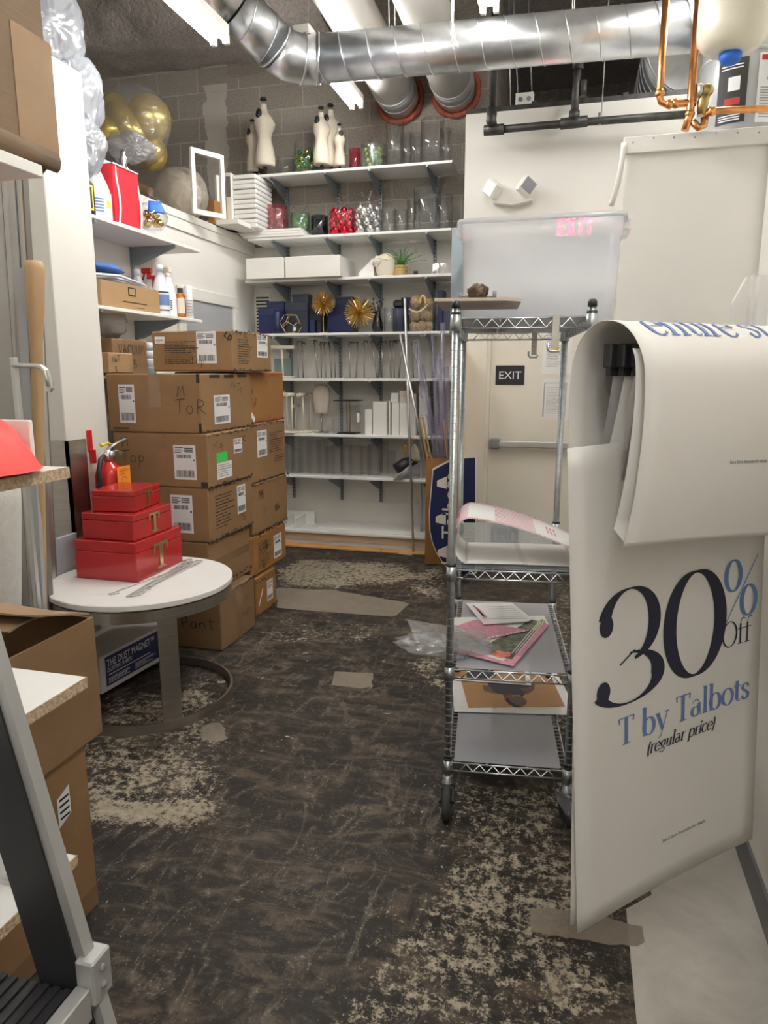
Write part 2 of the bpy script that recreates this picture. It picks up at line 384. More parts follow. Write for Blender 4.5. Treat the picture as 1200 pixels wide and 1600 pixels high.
def floor_mat():
    m, nt, b, out = nodes('worn_floor'); tc = N(nt, 'ShaderNodeTexCoord'); co = tc.outputs['Object']
    def noise_(sc, det=5.0, rot=None, st=None, ro=.6, dist=0.0):
        v = co
        if st:
            mp = N(nt, 'ShaderNodeMapping'); mp.inputs['Scale'].default_value = st; mp.inputs['Rotation'].default_value = (0,0,rot or 0); nt.links.new(co, mp.inputs[0]); v = mp.outputs[0]
        n = N(nt, 'ShaderNodeTexNoise', Scale=sc, Detail=det, Roughness=ro, Distortion=dist); nt.links.new(v, n.inputs['Vector']); return n.outputs[0]
    big, med, fine, spk = noise_(1.3), noise_(5, 7, dist=.8, ro=.66), noise_(32, 7, ro=.72), noise_(110, 4, ro=.7)
    s1 = noise_(3.2, 7, .6, (1,2.6,1), ro=.68, dist=1.6); s2 = noise_(4.5, 7, -.5, (2.4,1,1), ro=.7, dist=2.2); s3 = noise_(9, 3, 1.0, (1,16,1), dist=.4); s4 = noise_(8, 3, -.4, (1,14,1), dist=.5)
    a = N(nt, 'ShaderNodeAttribute', attribute_name='worn'); at2 = N(nt, 'ShaderNodeAttribute', attribute_name='patch'); at3 = N(nt, 'ShaderNodeAttribute', attribute_name='bare')
    base = mix(nt, math_(nt, 'MULTIPLY', ramp(nt, med, [(.3,(0,0,0)),(.75,(1,1,1))]), .75), (.011,.010,.0095), (.046,.038,.031))
    base = mix(nt, math_(nt, 'MULTIPLY', ramp(nt, s1, [(.47,(0,0,0)),(.66,(1,1,1))]), .62), base, (.215,.165,.120))
    base = mix(nt, math_(nt, 'MULTIPLY', ramp(nt, s2, [(.53,(0,0,0)),(.68,(1,1,1))]), .55), base, (.25,.205,.155))
    base = mix(nt, math_(nt, 'MULTIPLY', ramp(nt, math_(nt, 'MULTIPLY', math_(nt, 'MAXIMUM', s3, s4), math_(nt, 'ADD', big, .5)), [(.70,(0,0,0)),(.76,(1,1,1))]), .45), base, (.24,.20,.16))
    base = mix(nt, math_(nt, 'MULTIPLY', ramp(nt, big, [(.35,(0,0,0)),(.7,(1,1,1))]), .25), base, (.12,.10,.078))
    gr = N(nt, 'ShaderNodeMix', data_type='RGBA', blend_type='MULTIPLY'); gr.inputs[0].default_value = 1; nt.links.new(base, gr.inputs[6]); nt.links.new(ramp(nt, fine, [(.28,(.42,.42,.42)),(.72,(1.0,1.0,1.0))]), gr.inputs[7]); base = gr.outputs[2]
    base = mix(nt, math_(nt, 'MULTIPLY', ramp(nt, math_(nt, 'MULTIPLY', spk, math_(nt, 'ADD', s2, .5)), [(.60,(0,0,0)),(.72,(1,1,1))]), .7), base, (.30,.255,.20))
    tan = mix(nt, ramp(nt, fine, [(.3,(0,0,0)),(.7,(1,1,1))]), (.20,.165,.12), (.43,.375,.285))
    # chance of bare screed grows with the wear value; fine noise breaks up the edge
    w = math_(nt, 'ADD', math_(nt, 'MULTIPLY', a.outputs['Fac'], .78), math_(nt, 'ADD', math_(nt, 'MULTIPLY', math_(nt, 'SUBTRACT', fine, .5), 1.7), math_(nt, 'ADD', math_(nt, 'MULTIPLY', math_(nt, 'SUBTRACT', spk, .5), 1.0), math_(nt, 'MULTIPLY', math_(nt, 'SUBTRACT', med, .5), 1.0))))
    wf = ramp(nt, w, [(.43,(0,0,0)),(.60,(1,1,1))])
    col = mix(nt, wf, base, tan)
    sp = ramp(nt, math_(nt, 'MULTIPLY', noise_(17, 4, ro=.6, dist=.8), math_(nt, 'ADD', med, .45)), [(.715,(0,0,0)),(.735,(1,1,1))])
    col = mix(nt, math_(nt, 'MULTIPLY', sp, .8), col, (.60,.55,.46))
    ccol = mix(nt, ramp(nt, med, [(.3,(0,0,0)),(.7,(1,1,1))]), (.40,.375,.33), (.56,.53,.475)); ccol = mix(nt, math_(nt, 'MULTIPLY', ramp(nt, spk, [(.6,(0,0,0)),(.75,(1,1,1))]), .3), ccol, (.30,.27,.23))
    be = ramp(nt, math_(nt, 'ADD', at3.outputs['Fac'], math_(nt, 'MULTIPLY', math_(nt, 'SUBTRACT', fine, .5), .12)), [(.49,(0,0,0)),(.51,(1,1,1))])
    col = mix(nt, be, col, ccol)
    pcol = mix(nt, fine, (.19,.16,.125), (.26,.225,.175))
    pe = ramp(nt, math_(nt, 'ADD', at2.outputs['Fac'], math_(nt, 'MULTIPLY', math_(nt, 'SUBTRACT', med, .5), .5)), [(.48,(0,0,0)),(.52,(1,1,1))])
    col = mix(nt, math_(nt, 'MULTIPLY', pe, .92), col, pcol)
    nt.links.new(col, b.inputs['Base Color'])
    b.inputs['Specular IOR Level'].default_value = .22
    nt.links.new(ramp(nt, med, [(.3,(.42,.42,.42)),(.7,(.7,.7,.7))]), b.inputs['Roughness'])
    h = math_(nt, 'ADD', math_(nt, 'MULTIPLY', wf, .25), math_(nt, 'MULTIPLY', fine, .6))
    bp = N(nt, 'ShaderNodeBump', Strength=.35, Distance=.006); nt.links.new(h, bp.inputs['Height']); nt.links.new(bp.outputs[0], b.inputs['Normal'])
    return m
floorm = floor_mat()

# ------------------------------------------------------------------ floor, with its wear mapped in metres
def make_floor():
    x0, x1, y0, y1, st = -5.6, 2.2, -5.2, 8.6, .04
    nx, ny = int((x1-x0)/st), int((y1-y0)/st)
    b = MB(); b.grid(nx, ny, lambda u, v: (x0+(x1-x0)*u, y0+(y1-y0)*v, 0), False)
    o = b.build('floor', floorm, recalc=False); struct(o); me = o.data
    def W(pts): return [tuple(atz(*p)[:2]) for p in pts]
    worn = [(W([(120,1238),(200,1250),(330,1248),(346,1274),(295,1292),(130,1286)]), .92, .05), (W([(110,1165),(190,1130),(290,1150),(335,1200),(330,1255),(120,1262)]), .64, .08),
            (W([(150,1090),(330,1060),(360,1120),(300,1170),(150,1180)]), .62, .10),
            (W([(560,1610),(590,1500),(680,1380),(760,1300),(900,1290),(960,1440),(975,1610)]), .60, .14),
            (W([(540,1610),(600,1540),(760,1530),(800,1610)]), .82, .12),
            (W([(700,1230),(900,1210),(900,1420),(760,1400),(690,1320)]), .58, .12),
            (W([(425,890),(470,872),(620,880),(680,905),(560,918),(430,918)]), .80, .10),
            (W([(610,895),(700,880),(700,940),(640,930)]), .62, .10),
            (W([(640,1030),(700,1020),(700,1080),(650,1060)]), .62, .06),
            (W([(860,880),(900,880),(900,1210),(860,1210)]), .60, .15),
            (W([(430,960),(640,975),(560,1010),(400,1010)]), .42, .10),
            (W([(270,1140),(345,1125),(350,1165),(280,1170)]), .5, .05)]
    patch = [(W([(430,918),(520,922),(640,942),(618,964),(540,958),(432,950)]), 1, .02), (W([(315,1128),(352,1130),(354,1160),(312,1156)]), .9, .02), (W([(520,1048),(585,1050),(586,1078),(515,1072)]), .8, .03),
             (W([(835,1412),(960,1432),(1005,1452),(1012,1478),(960,1480),(830,1455)]), 1, .01)]
    bare = [([(.19,-5.3),(2.3,-5.3),(2.3,3.2),(.62,3.2),(.60,2.45),(.215,1.95)], 1, .004)]
    def sd(poly, x, y):
        ins = False; d = 9.
        for i in range(len(poly)):
            ax, ay = poly[i-1]; bx, by = poly[i]
            if (ay > y) != (by > y) and x < (bx-ax)*(y-ay)/(by-ay)+ax: ins = not ins
            ex, ey = bx-ax, by-ay; t = max(0, min(1, ((x-ax)*ex+(y-ay)*ey)/(ex*ex+ey*ey+1e-12)))
            d = min(d, math.hypot(x-ax-ex*t, y-ay-ey*t))
        return d if ins else -d
    for nm, L, bg in (('worn', worn, .12), ('patch', patch, 0), ('bare', bare, 0)):
        vals = []
        for v in me.vertices:
            x, y = v.co.x, v.co.y; k = bg
            if -3 < x < 2 and 1 < y < 6.4 or nm == 'bare':
                for poly, val, soft in L:
                    s_ = sd(poly, x, y); t = max(0, min(1, .5+s_/(2*soft)))
                    k = max(k, bg+(val-bg)*t)
            vals.append(k)
        at_ = me.attributes.new(nm, 'FLOAT', 'POINT'); at_.data.foreach_set('value', vals)
make_floor()

# ------------------------------------------------------------------ room shell
def sbox(name, mat, *a, b=0.0): return struct(MB().box(*a, b=b).build(name, mat))
sbox('wall_back', block, -5.6, -.74, 6.40, 6.6, 2.70, 4.6)
wl = sbox('wall_back.001', wallg, -5.6, -.74, 6.385, 6.6, 0, 2.70)
b = MB()
for z in (.36, 2.66): b.box(-2.95, -.80, 6.377, 6.386, z, z+.012)
struct(b.build('trim_1', wallg))
sbox('wall_left', wallw, -3.45, -3.3, -5.1, 2.98, 0, 4.6)
sbox('wall_left.001', wallw, -5.6, -2.40, 2.97, 3.30, 0, 2.99, b=.004)        # the wall end with the steel guard
sbox('wall_left.002', wallw, -3.05, -2.95, 3.30, 6.385, 0, 2.70)             # partition with the loft above it
sbox('wall_left.003', block, -5.7, -5.6, 2.9, 6.6, 0, 4.6)
sbox('ceiling.001', melam, -5.6, -3.05, 3.30, 6.385, 2.62, 2.70)             # loft deck
b = MB(); b.box(-3.10, -2.925, 3.30, 6.385, 2.70, 2.755, .004); b.box(-2.948, -2.935, 3.30, 6.385, 2.62, 2.70); struct(b.build('trim_2', trimw))
# a dark block joint / corner trim between partition and back wall
b = MB(); b.box(-2.40, -2.388, 2.955, 3.10, 0, 1.23); b.box(-2.52, -2.388, 2.955, 2.97, 0, 1.23); struct(b.build('trim_3', brushed))
sbox('wall_right', wallw, .60, .75, -5.1, 2.60, 0, 4.6)
sbox('baseboard_right', greyb, .590, .60, -5.1, 2.60, 0, .10)
sbox('wall_right.001', wallw, .930, 1.05, 2.6, 4.42, 0, 2.83)
sbox('wall_right.002', wallw, 1.6, 1.75, 2.5, 5.7, 0, 4.6)
sbox('wall_right.003', wallw, .75, 1.6, 2.5, 2.6, 0, 4.6)
sbox('wall_front', wallw, -3.45, .75, -5.2, -5.1, 0, 4.6)
sbox('ceiling', spray, -5.7, 3.2, -5.2, 9.2, 4.57, 4.7)
def beam():
    b = MB()
    prof = [(5.60, 4.58), (5.62, 4.44), (5.70, 4.33), (5.80, 4.28), (6.05, 4.265), (6.41, 4.27)]
    def P(u, v):
        i = min(int(v*5), 4); t = v*5-i; y = prof[i][0]*(1-t)+prof[i+1][0]*t; z = prof[i][1]*(1-t)+prof[i+1][1]*t
        x = -5.6+3.55*u; k = noise.noise(V((x*5, y*6, z*6)))*.03
        return (x, y-k, z-k)
    b.grid(90, 20, P)
    return struct(b.build('ceiling.002', spray))
beam()
# far room beyond the door wall
sbox('wall_back.002', spray, -.9, 3.2, 8.6, 8.8, 0, 4.6)
sbox('wall_back.003', block, -.94, -.74, 6.6, 8.6, 0, 4.6)
# door wall with opening
DY = 5.60
b = MB()
b.box(-.868, -.66, DY, DY+.12, 0, 3.41); b.box(-.66, .33, DY, DY+.12, 2.12, 3.41); b.box(.33, 1.6, DY, DY+.12, 0, 3.41)
struct(b.build('wall_door', wallw))
# boxed-out closet right of the door; its deck carries the water heater
KY, KZ = 4.42, 2.830
sbox('wall_closet', wallw, .36, .40, KY+.05, DY-.02, 0, KZ-.02)
b = MB(); b.box(.205, 1.6, KY+.03, KY+.06, 0, 2.745); b.box(.192, 1.6, KY, KY+.06, 2.745, KZ, .003); struct(b.build('wall_closet.001', wallw))
sbox('ceiling.003', melam, .36, 1.6, KY+.06, DY-.001, KZ-.03, KZ)
b = MB()
for i in range(7): b.lathe([(0,0),(.005,0),(.004,.002),(0,.003)], 8, (.24+.105*i, KY, 2.80+.007*((i*5) % 3)), (0,-1,0))
struct(b.build('trim_5', pm('nail_heads', (.35,.33,.30), .5)))
b = MB()                                                                      # sprung edge strip curling off the panel
b.grid(2, 12, lambda u, v: (.178+.028*u-.05*v*v, KY-.006-.03*math.sin(v*1.6)*(1-u*.5), 2.80-.33*v), True)
o = struct(b.build('trim_6', trimw)); solid(o, .005)
b = MB(); b.box(-.868, .66, DY+.02, DY+.06, 3.41, 3.45); b.box(-.868, .66, DY+.10, DY+.14, 3.425, 3.435); 
for x in (-.40, -.05, .22, .5): b.box(x, x+.035, DY+.01, DY+.05, 3.40, 3.46)
struct(b.build('trim_7', ironp))
# exit door
b = MB(); b.box(-.64, .31, DY+.02, DY+.065, .01, 2.09, .003); dl = struct(b.build('door_1', doorm))
b = MB()
for x0, x1 in ((-.835,-.665),(.335,.43)): b.box(x0, x1, DY-.025, DY, 0, 2.2, .004)
b.box(-.835, .43, DY-.025, DY, 2.13, 2.22, .004); b.box(-.665, -.64, DY-.012, DY+.06, 0, 2.12); b.box(.31, .335, DY-.012, DY+.06, 0, 2.12); b.box(-.665, .335, DY-.012, DY+.06, 2.09, 2.12)
struct(b.build('trim_8', doorm))
b = MB(); b.box(-.60, .24, DY-.055, DY-.02, .995, 1.045, .006); b.box(-.60, .24, DY-.06, DY-.055, 1.005, 1.033)
o = b.build('panic_bar', satin, dl); o['label'] = 'brushed steel push bar across the exit door'
b = MB(); b.box(-.625, -.545, DY-.065, DY+.02, .985, 1.06, .008); b.box(.2, .29, DY-.065, DY+.02, .985, 1.06, .008); b.build('bar_housing', greyp, dl)
# partition doorway (only its head shows over the cartons)
dx = -2.95; ya, yb = 5.08, 5.91; zt = 2.125
b = MB(); b.box(dx, dx+.028, ya-.09, ya, 0, zt, .003); b.box(dx, dx+.022, yb, yb+.09, 0, zt, .003); b.box(dx, dx+.022, ya-.09, yb+.09, zt, zt+.09, .003)
struct(b.build('trim_9', trimw))
b = MB(); b.box(dx+.001, dx+.006, ya, yb, 0, zt); struct(b.build("door_2", greyl))
# plinth at the foot of the back shelves and the loose boards before it
b = MB(); b.box(-2.93, -.93, 6.05, 6.385, 0, .115); b.box(-2.93, -.93, 6.00, 6.385, .115, .137, .002); struct(b.build('trim_10', melam))
b = MB(); b.box(-2.93, -.93, 6.035, 6.05, .045, .10); struct(b.build('trim_11', beigetrim))
for i in range(5):
    o = MB().box(-2.80+.40*i, -2.405+.40*i, 5.90+.004*(i % 2), 6.03, 0, .012, .002).build('floor_board', pine)
    tag(o, 'short orange floor board, %s from the left along the shelf plinth' % ('first','second','third','fourth','fifth')[i], 'board', 'orange floor boards by the plinth')

# ------------------------------------------------------------------ fluorescent battens
def batten(x, y0, y1, z, label, wires=True):
    t = thing('fluorescent_light', label, 'ceiling light', (x, (y0+y1)/2, z), 0, 'fluorescent battens'); L = (y1-y0)/2
    b = MB(); b.box(-.055, .055, -L, L, .03, .085, .006); b.box(-.02, .02, -L+.02, L-.02, .015, .03); b.build('housing', trimw, t)
    for sx in (-.038, .038):
        b = MB(); b.tube([(sx, -L+.03, 0), (sx, L-.03, 0)], .014, 12); b.build('tube', tubee, t)
    for sx in (-.038, .038):
        for sy in (-1, 1): MB().box(sx-.016, sx+.016, sy*(L-.015)-.016, sy*(L-.015)+.016, -.02, .035, .004).build('lamp_holder', trimw, t)
    for sy in (-.8, .8):
        b = MB(); b.tube([(0, sy*L, .085), (.03, sy*L, (4.57-z)*.5), (0, sy*L, 4.57-z)], .003, 5); b.build('hanging_wire', satin, t)
    return t
batten(-1.985, 2.74, 3.97, 3.35, 'bright fluorescent batten above the carton stack, ending in front of the duct elbow')
batten(-1.755, 4.60, 5.79, 3.60, 'fluorescent batten close to the block wall above the small dress forms')
batten(-.58, 3.34, 4.56, 3.60, 'fluorescent batten hanging over the duct, only its end in view at the top')
batten(.22, .95, 2.18, 3.40, 'fluorescent batten over the aisle in front of the cart')
batten(.22, -.95, .28, 3.40, 'fluorescent batten over the viewer')
batten(-.25, -2.5, -1.27, 3.0, 'unseen fill batten added well behind the viewer to brighten the posters')  # added out of view for frontal light on the posters and near floor
batten(-.25, -4.2, -2.97, 3.0, 'second unseen fill batten added at the far end behind the viewer')  # also added out of view, more frontal light for the posters
batten(.75, 4.0, 5.2, 3.75, 'fluorescent batten over the exit door wall')

# ------------------------------------------------------------------ ducts and pipes
def helixed(b, p0, p1, r, pitch, n=24):
    p0, p1 = V(p0), V(p1); d = (p1-p0); L = d.length; d.normalize()
    a = d.cross(V((0,0,1))).normalized(); c = d.cross(a); k = int(L/pitch*16); pts = []
    for i in range(k+1):
        s = i/16*pitch; th = 2*PI*i/16
        if s > L: break
        pts.append(p0+d*s+(a*math.cos(th)+c*math.sin(th))*(r+.001))
    b.tube(pts, .0045, 5)
t = thing('air_duct', 'long round galvanised spiral duct crossing the room under the ceiling', 'duct', (0,0,0))
dA, dB = V((-1.63, 4.575, 3.462)), V((.80, 4.80, 3.492)); RD = .133
b = MB(); b.tube([dA, dB], RD, 36); helixed(b, dA, dB, RD, .165); b.build('straight_run', galv, t)
dC = V((-1.80, 4.50, 3.467)); dD = V((-2.00, 4.18, 3.63)); dE = V((-2.06, 4.06, 3.82)); dF = V((-2.08, 3.98, 4.55))
b = MB(); b.tube([dA, V((-1.72, 4.555, 3.460)), dC, V((-1.86, 4.42, 3.50))], RD+.004, 36)
for p, q in ((dA, dC), (V((-1.72,4.555,3.460)), dC)):
    b.tube([p+(q-p).normalized()*.004, p+(q-p).normalized()*.016], RD+.010, 36)
e_ = V((-1.86, 4.42, 3.50)); b.tube([e_, e_+(dD-e_).normalized()*.014], RD+.011, 36); b.build('elbow', galv, t)
b = MB(); b.tube([e_, dD], RD, 36); helixed(b, e_, dD, RD, .16); b.build('sloping_run', galv, t)
b = MB(); b.tube([dD, V((-2.07,4.08,3.70)), dE, dF], RD+.003, 36)
for z in (3.86, 4.0, 4.2): b.tube([dE+(dF-dE)*((z-3.82)/.73), dE+(dF-dE)*((z-3.80)/.73)], RD+.012, 36)
b.build('rising_elbow', galv, t)
b = MB()
for k in (.18, .62): p = dA+(dB-dA)*k; b.tube([p+V((-.02,0,1.15)), p+V((0,0,RD)), p+V((0,-RD,0)), p+V((0,0,-RD)), p+V((.005,RD,0)), p+V((.02,.02,1.15))], .003, 5)
b.build('hanger_wire', trimw, t)
def wallpipe(x, z, label):
    t = thing('vent_pipe', label, 'pipe', (x, 6.39, z), 0, 'white wrapped vent pipes')
    b = MB(); b.tube([(0, -.02, 0), (0, -6.0, .25)], .165, 32); b.build('wrapped_pipe', pvc, t)
    b = MB(); b.tube([(0, -.16, .006), (0, -.30, .012)], .168, 32); b.build('grey_band', greyl, t)
    b = MB(); b.tube([(0, -.30, .012), (0, -.315, .012)], .174, 32); b.tube([(0, -.15, .006), (0, -.16, .006)], .172, 32); b.build('clamp_ring', satin, t)
    b = MB(); k = 40
    b.tube([(math.cos(2*PI*i/k)*.185, -.012, math.sin(2*PI*i/k)*.185) for i in range(k)], [.024+.010*noise.noise(V((i*1.3, x, 0))) for i in range(k)], 8, True); b.build('sealant_collar', redcaulk, t)
wallpipe(-1.55, 3.84, 'white wrapped pipe entering the block wall, left of the pair'); wallpipe(-1.075, 3.85, 'white wrapped pipe entering the block wall, right of the pair')
# black sprinkler iron pipe
y = DY-.13
t = thing('iron_pipe', 'black iron gas pipe with two risers along the top of the door wall', 'pipe', (0, y, 0))
zp = lambda px, py: SZ(px, py, y)
x1, z1 = SX(772, y, 3.28), zp(772, 203); x2 = SX(897, y, 3.28); z2 = zp(897, 192); x3, z3 = SX(1082, y, 3.3), zp(1082, 178)
b = MB(); b.tube([(x1-.03, 0, z1), (x2, 0, z2), (x3, 0, z3)], .026, 12); b.build('pipe_run', ironp, t)
b = MB(); b.tube([(x1-.015, 0, z1+.12), (x1-.015, 0, 4.56)], .024, 12); b.tube([(x2, 0, z2), (x2+.01, 0, z2+.42)], .026, 12); b.build('riser', ironp, t)
b = MB()
b.tube([(x1-.07, 0, z1), (x1+.07, 0, z1)], .036, 12); b.tube([(x1-.01, 0, z1+.02), (x1-.02, -.02, z1+.06), (x1-.015, 0, z1+.14)], .036, 12)
b.build('fitting', ironp, t); b = MB(); b.tube([(x2-.09, 0, z2), (x2+.09, 0, z2+.004)], .037, 12); b.tube([(x2, 0, z2+.02), (x2, 0, z2+.075)], .036, 12); b.build('fitting', ironp, t); b = MB(); b.tube([(x2+.01, 0, z2+.33), (x2+.012, 0, z2+.45)], .038, 12); b.ball((x2+.012, 0, z2+.45), .04, 12, 8)
b.build('fitting', ironp, t); b = MB(); b.tube([(x2+.05, 0, z2+.16), (x2+.05, 0, z2+.26)], .026, 10); b.build('fitting', ironp, t)
b = MB(); b.tube([(x2+.17, 0, z2-.03), (x2+.17, 0, z2+.05)], .012, 8); b.tube([(x2+.18, 0, z2+.05), (x2+.19, 0, 4.56)], .004, 6); b.build('pipe_hanger', satin, t)
# junction plate hanging on wires
p = at(820, 157, 5.75); t = thing('hanging_socket_plate', 'small white plate with two round sockets hanging on wires above the door wall', 'fixture', p)
b = MB(); b.box(-.065, .065, -.03, .03, -.045, .045, .004); b.build('plate', trimw, t)
b = MB()
for sx in (-.03, .03): b.tube([(sx, -.032, 0), (sx, -.036, 0)], .016, 12)
b.build('socket', greyp, t)
b = MB()
for sx, tx in ((-.05,-.14), (.05,-.03), (-.1,-.16)): b.tube([(sx, 0, .04 if sx > -.09 else -.05), (tx, .02, 4.56-p.z)], .004, 5)
b.build('wire', satin, t)
# loose white cable tied over the duct
p = at(707, 60, 4.35); o = MB().tube([V((-.03,.02,4.56-p.z)), V((-.005,0,.10)), V((.01,0,.0)), V((.03,0,-.05))], .006, 6).tube([V((.03,.0,4.56-p.z)), V((-.005,.01,.06)), V((-.005,.01,-.02))], .006, 6).build('white_cable', trimw, loc=p)
tag(o, 'white cable knotted and dangling over the spiral duct', 'cable')
# large duct in the room behind, beside the heater
b = MB(); b.tube([(.80, 6.1, 3.98), (.80, 7.9, 3.98)], .42, 40)
for i in range(12): b.tube([(.80, 6.12+.15*i, 3.98), (.80, 6.135+.15*i, 3.98)], .428, 40)
tag(b.build('large_duct', galv), 'large ribbed metal duct in the dark space behind the copper pipes', 'duct')

# ------------------------------------------------------------------ water heater, expansion tank, copper pipes
hx, hy = .835, 4.76; t = thing('water_heater', 'squat grey water heater tank standing on the closet top at the upper right', 'water heater', (hx, hy, 2.832))
b = MB(); b.lathe([(0,0),(.225,0),(.235,.015),(.235,.42),(.225,.47),(.19,.53),(.15,.56),(0,.57)], 40); b.build('tank', tank, t)
b = MB(); b.lathe([(.236,.41),(.239,.414),(.239,.426),(.236,.43)], 40); b.lathe([(.222,.484),(.226,.486),(.224,.492),(.220,.494)], 40); b.build('band', satin, t)
def on_cyl(r, a0): return lambda a, b_, c=0: V(((r+c)*math.sin(a0+a/r), -(r+c)*math.cos(a0+a/r), b_))
def cyl_label(nm, r, a0, w, z0, z1, mat_, par, off=.003):
    F = on_cyl(r+off, a0); b = MB(); b.grid(8, 1, lambda u, v: F(-w/2+w*u, z0+(z1-z0)*v)); return b.build(nm, mat_, par), F
_, F = cyl_label('black_label', .236, -.42, .15, .06, .38, inkk, t)
b = MB(); F2 = on_cyl(.2405, -.42); b.mi = 0
for z in (.072, .084, .096, .33, .345): b.grid(6, 1, lambda u, v: F2(-.06+.11*u, z+.006*v))
b.grid(5, 1, lambda u, v: F2(-.02+.06*u, .22+.07*v)); b.mi = 1; b.grid(6, 1, lambda u, v: F2(-.035+.08*u, .150+.035*v)); b.build('label_print', [lblw, inkr], t)
_, F = cyl_label('warning_label', .236, .42, .15, .05, .39, lblw, t)
b = MB(); F2 = on_cyl(.2405, .42)
b.grid(6, 1, lambda u, v: F2(-.065+.13*u, .355+.025*v)); b.mi = 1
for i in range(12): b.grid(4, 1, lambda u, v: F2(-.06+.11*u, .075+.013*i+.006*v))
b.grid(4, 3, lambda u, v: F2(-.03+.04*u+.02*v, .26+.07*v)); b.build('warning_print', [inkr, inkg], t)
yy = 4.20
p = at(1148, 8, yy); t = thing('expansion_tank', 'cream expansion tank at the top right with blue tape on its valve end', 'tank', p)
b = MB(); b.lathe([(0,-.215),(.08,-.212),(.13,-.195),(.160,-.155),(.165,-.12),(.165,.45),(.12,.53),(0,.55)], 36); b.build('tank_body', creamt, t)
b = MB(); b.lathe([(0,-.262),(.030,-.262),(.046,-.25),(.055,-.222),(.03,-.205),(0,-.205)], 20); b.build('blue_cap', bluep, t)
b = MB(); F = on_cyl(.167, -.9); b.grid(6, 1, lambda u, v: F(-.07+.13*u, -.02+.30*v)); b.build('tank_label', lblw, t)
b = MB(); F = on_cyl(.169, -.9); [b.grid(4, 1, lambda u, v: F(-.055+.10*u, .02+.035*i+.012*v)) for i in range(6)]; b.build('tank_print', inkg, t)
yc = 4.30
P = lambda px, py: at(px, py, yc)
t = thing('copper_pipe', 'bright copper water pipes with elbows and a brass valve before the heater', 'pipe', (0,0,0))
b = MB(); a0 = P(1041, -10); b.tube([a0, P(1031, 150), P(1033, 159), P(1042, 163), P(1088, 160)], .0185, 14); b.build('left_riser', copper, t)
b = MB(); b.tube([P(1092, -10), P(1078, 180), P(1070, 204)], .020, 14); b.build('right_riser', copper, t)
b = MB(); b.tube([P(1098, 182), P(1112, 174), P(1135, 172), P(1290, 167)], .017, 14); b.tube([P(1082, 190), P(1092, 200), P(1100, 196), P(1101, 184)], .019, 12); b.build('cross_pipe', copper, t)
b = MB()
for c in ((1031,146),(1046,163),(1056,162),(1078,178),(1112,174)): q = P(*c); b.ball(q, .025, 12, 8)
b.build('solder_joint', copper, t)
b = MB(); b.tube([P(1096, 180), P(1098, 160), P(1104, 140)], [.023,.028,.023], 12); b.ball(P(1104, 142), .034, 12, 8); b.build('brass_valve', brass, t)
b = MB(); q = P(1094, 142); b.lathe([(0,0),(.035,0),(.035,.018),(0,.018)], 16, q, (-1,-.3,0)); b.build('valve_handle', satin, t)

# ------------------------------------------------------------------ back shelves
XS = (-2.595, -2.105, -1.72, -1.235)
for i, x in enumerate(XS):
    b = MB(); b.box(x-.013, x+.013, 6.362, 6.385, .37, 3.20); b.mi = 1
    for k in range(88): b.box(x-.006, x-.001, 6.3615, 6.3622, .40+.032*k, .414+.032*k); b.box(x+.001, x+.006, 6.3615, 6.3622, .40+.032*k, .414+.032*k)
    tag(b.build('shelf_standard', [steelg, inkk]), 'grey slotted wall upright behind the long shelves, %s from the left' % ('first','second','third','fourth')[i], 'shelf upright', 'slotted uprights on the back wall')
SH = dict(a=(3.222,-2.82,-1.03), b=(2.712,-2.82,-1.03), c=(2.362,-2.86,-1.02), d=(1.905,-2.90,-1.03), e=(1.515,-2.92,-.98), f=(1.025,-2.92,-.98), g=(.648,-2.92,-.98))
order = ('top','second','third','fourth','fifth','sixth','seventh')
for (k, (z, xa, xb)), nm in zip(SH.items(), order):
    t = thing('wall_shelf', 'long white shelf on grey brackets at the back wall, %s from the top' % nm, 'shelf', (0, 6.0, z), 0, 'long white shelves on the back wall')
    xm = -1.94 if k in 'abc' else -1.90
    for x0, x1 in ((xa, xm), (xm+.002, xb)): MB().box(x0, x1, 0, .358, -.022, 0, .003).build('board', melam, t)
    for x in XS:
        b = MB(); F = fr((x-.004, 0, 0), (0,1,0), (0,0,1)); b.prism([(.01,-.022),(.36,-.022),(.36,-.15),(.33,-.15),(.03,-.045),(.01,-.04)], F, -.008)
        b.box(x-.010, x+.010, .002, .03, -.034, -.022); b.build('bracket', steelg, t)

# ------------------------------------------------------------------ things on the back shelves
def cylvase(nm, label, px, y, z, r, h, mt=acryl, group='clear cylinder vases'):
    b = MB(); b.lathe([(0,.004),(r-.005,.004),(r-.004,h),(r,h),(r,0),(0,0)], 28)
    return tag(b.build(nm, mt, loc=(SX(px, y, z), y, z)), label, 'vase', group)
def hgt(px, p0, p1, y): return SZ(px, p0, y)-SZ(px, p1, y)
za, zb, zc, zd, ze, zf, zg = [SH[k][0] for k in 'abcdefg']; PX = 1/176.0     # about 176 pixels of the photo per metre at the shelf front
for i, (px, w, hp, y, lb) in enumerate(((617,27,62,6.14,'tallest, first of the left cluster'),(637,22,50,6.22,'second from the left, behind its taller neighbour'),(650,18,44,6.12,'narrow one in the middle of the row'),(675,34,62,6.15,'widest, right of the middle'),(696,18,52,6.22,'last one at the right end'))):
    cylvase('cylinder_vase', 'clear cylinder vase on the top shelf, '+lb, px, y, za, w*PX*.5, hp*PX)
for i, (px, w, hp, y, lb) in enumerate(((607,22,36,6.16,'small, beside the bagged silver balls'),(627,20,36,6.22,'small, second from the silver balls'),(646,20,52,6.24,'tall narrow one behind the wide vase'),(667,40,60,6.17,'widest of the row'),(693,26,52,6.2,'last one at the right end'))):
    cylvase('cylinder_vase', 'clear cylinder vase on the second shelf, '+lb, px, y, zb, w*PX*.5, hp*PX)
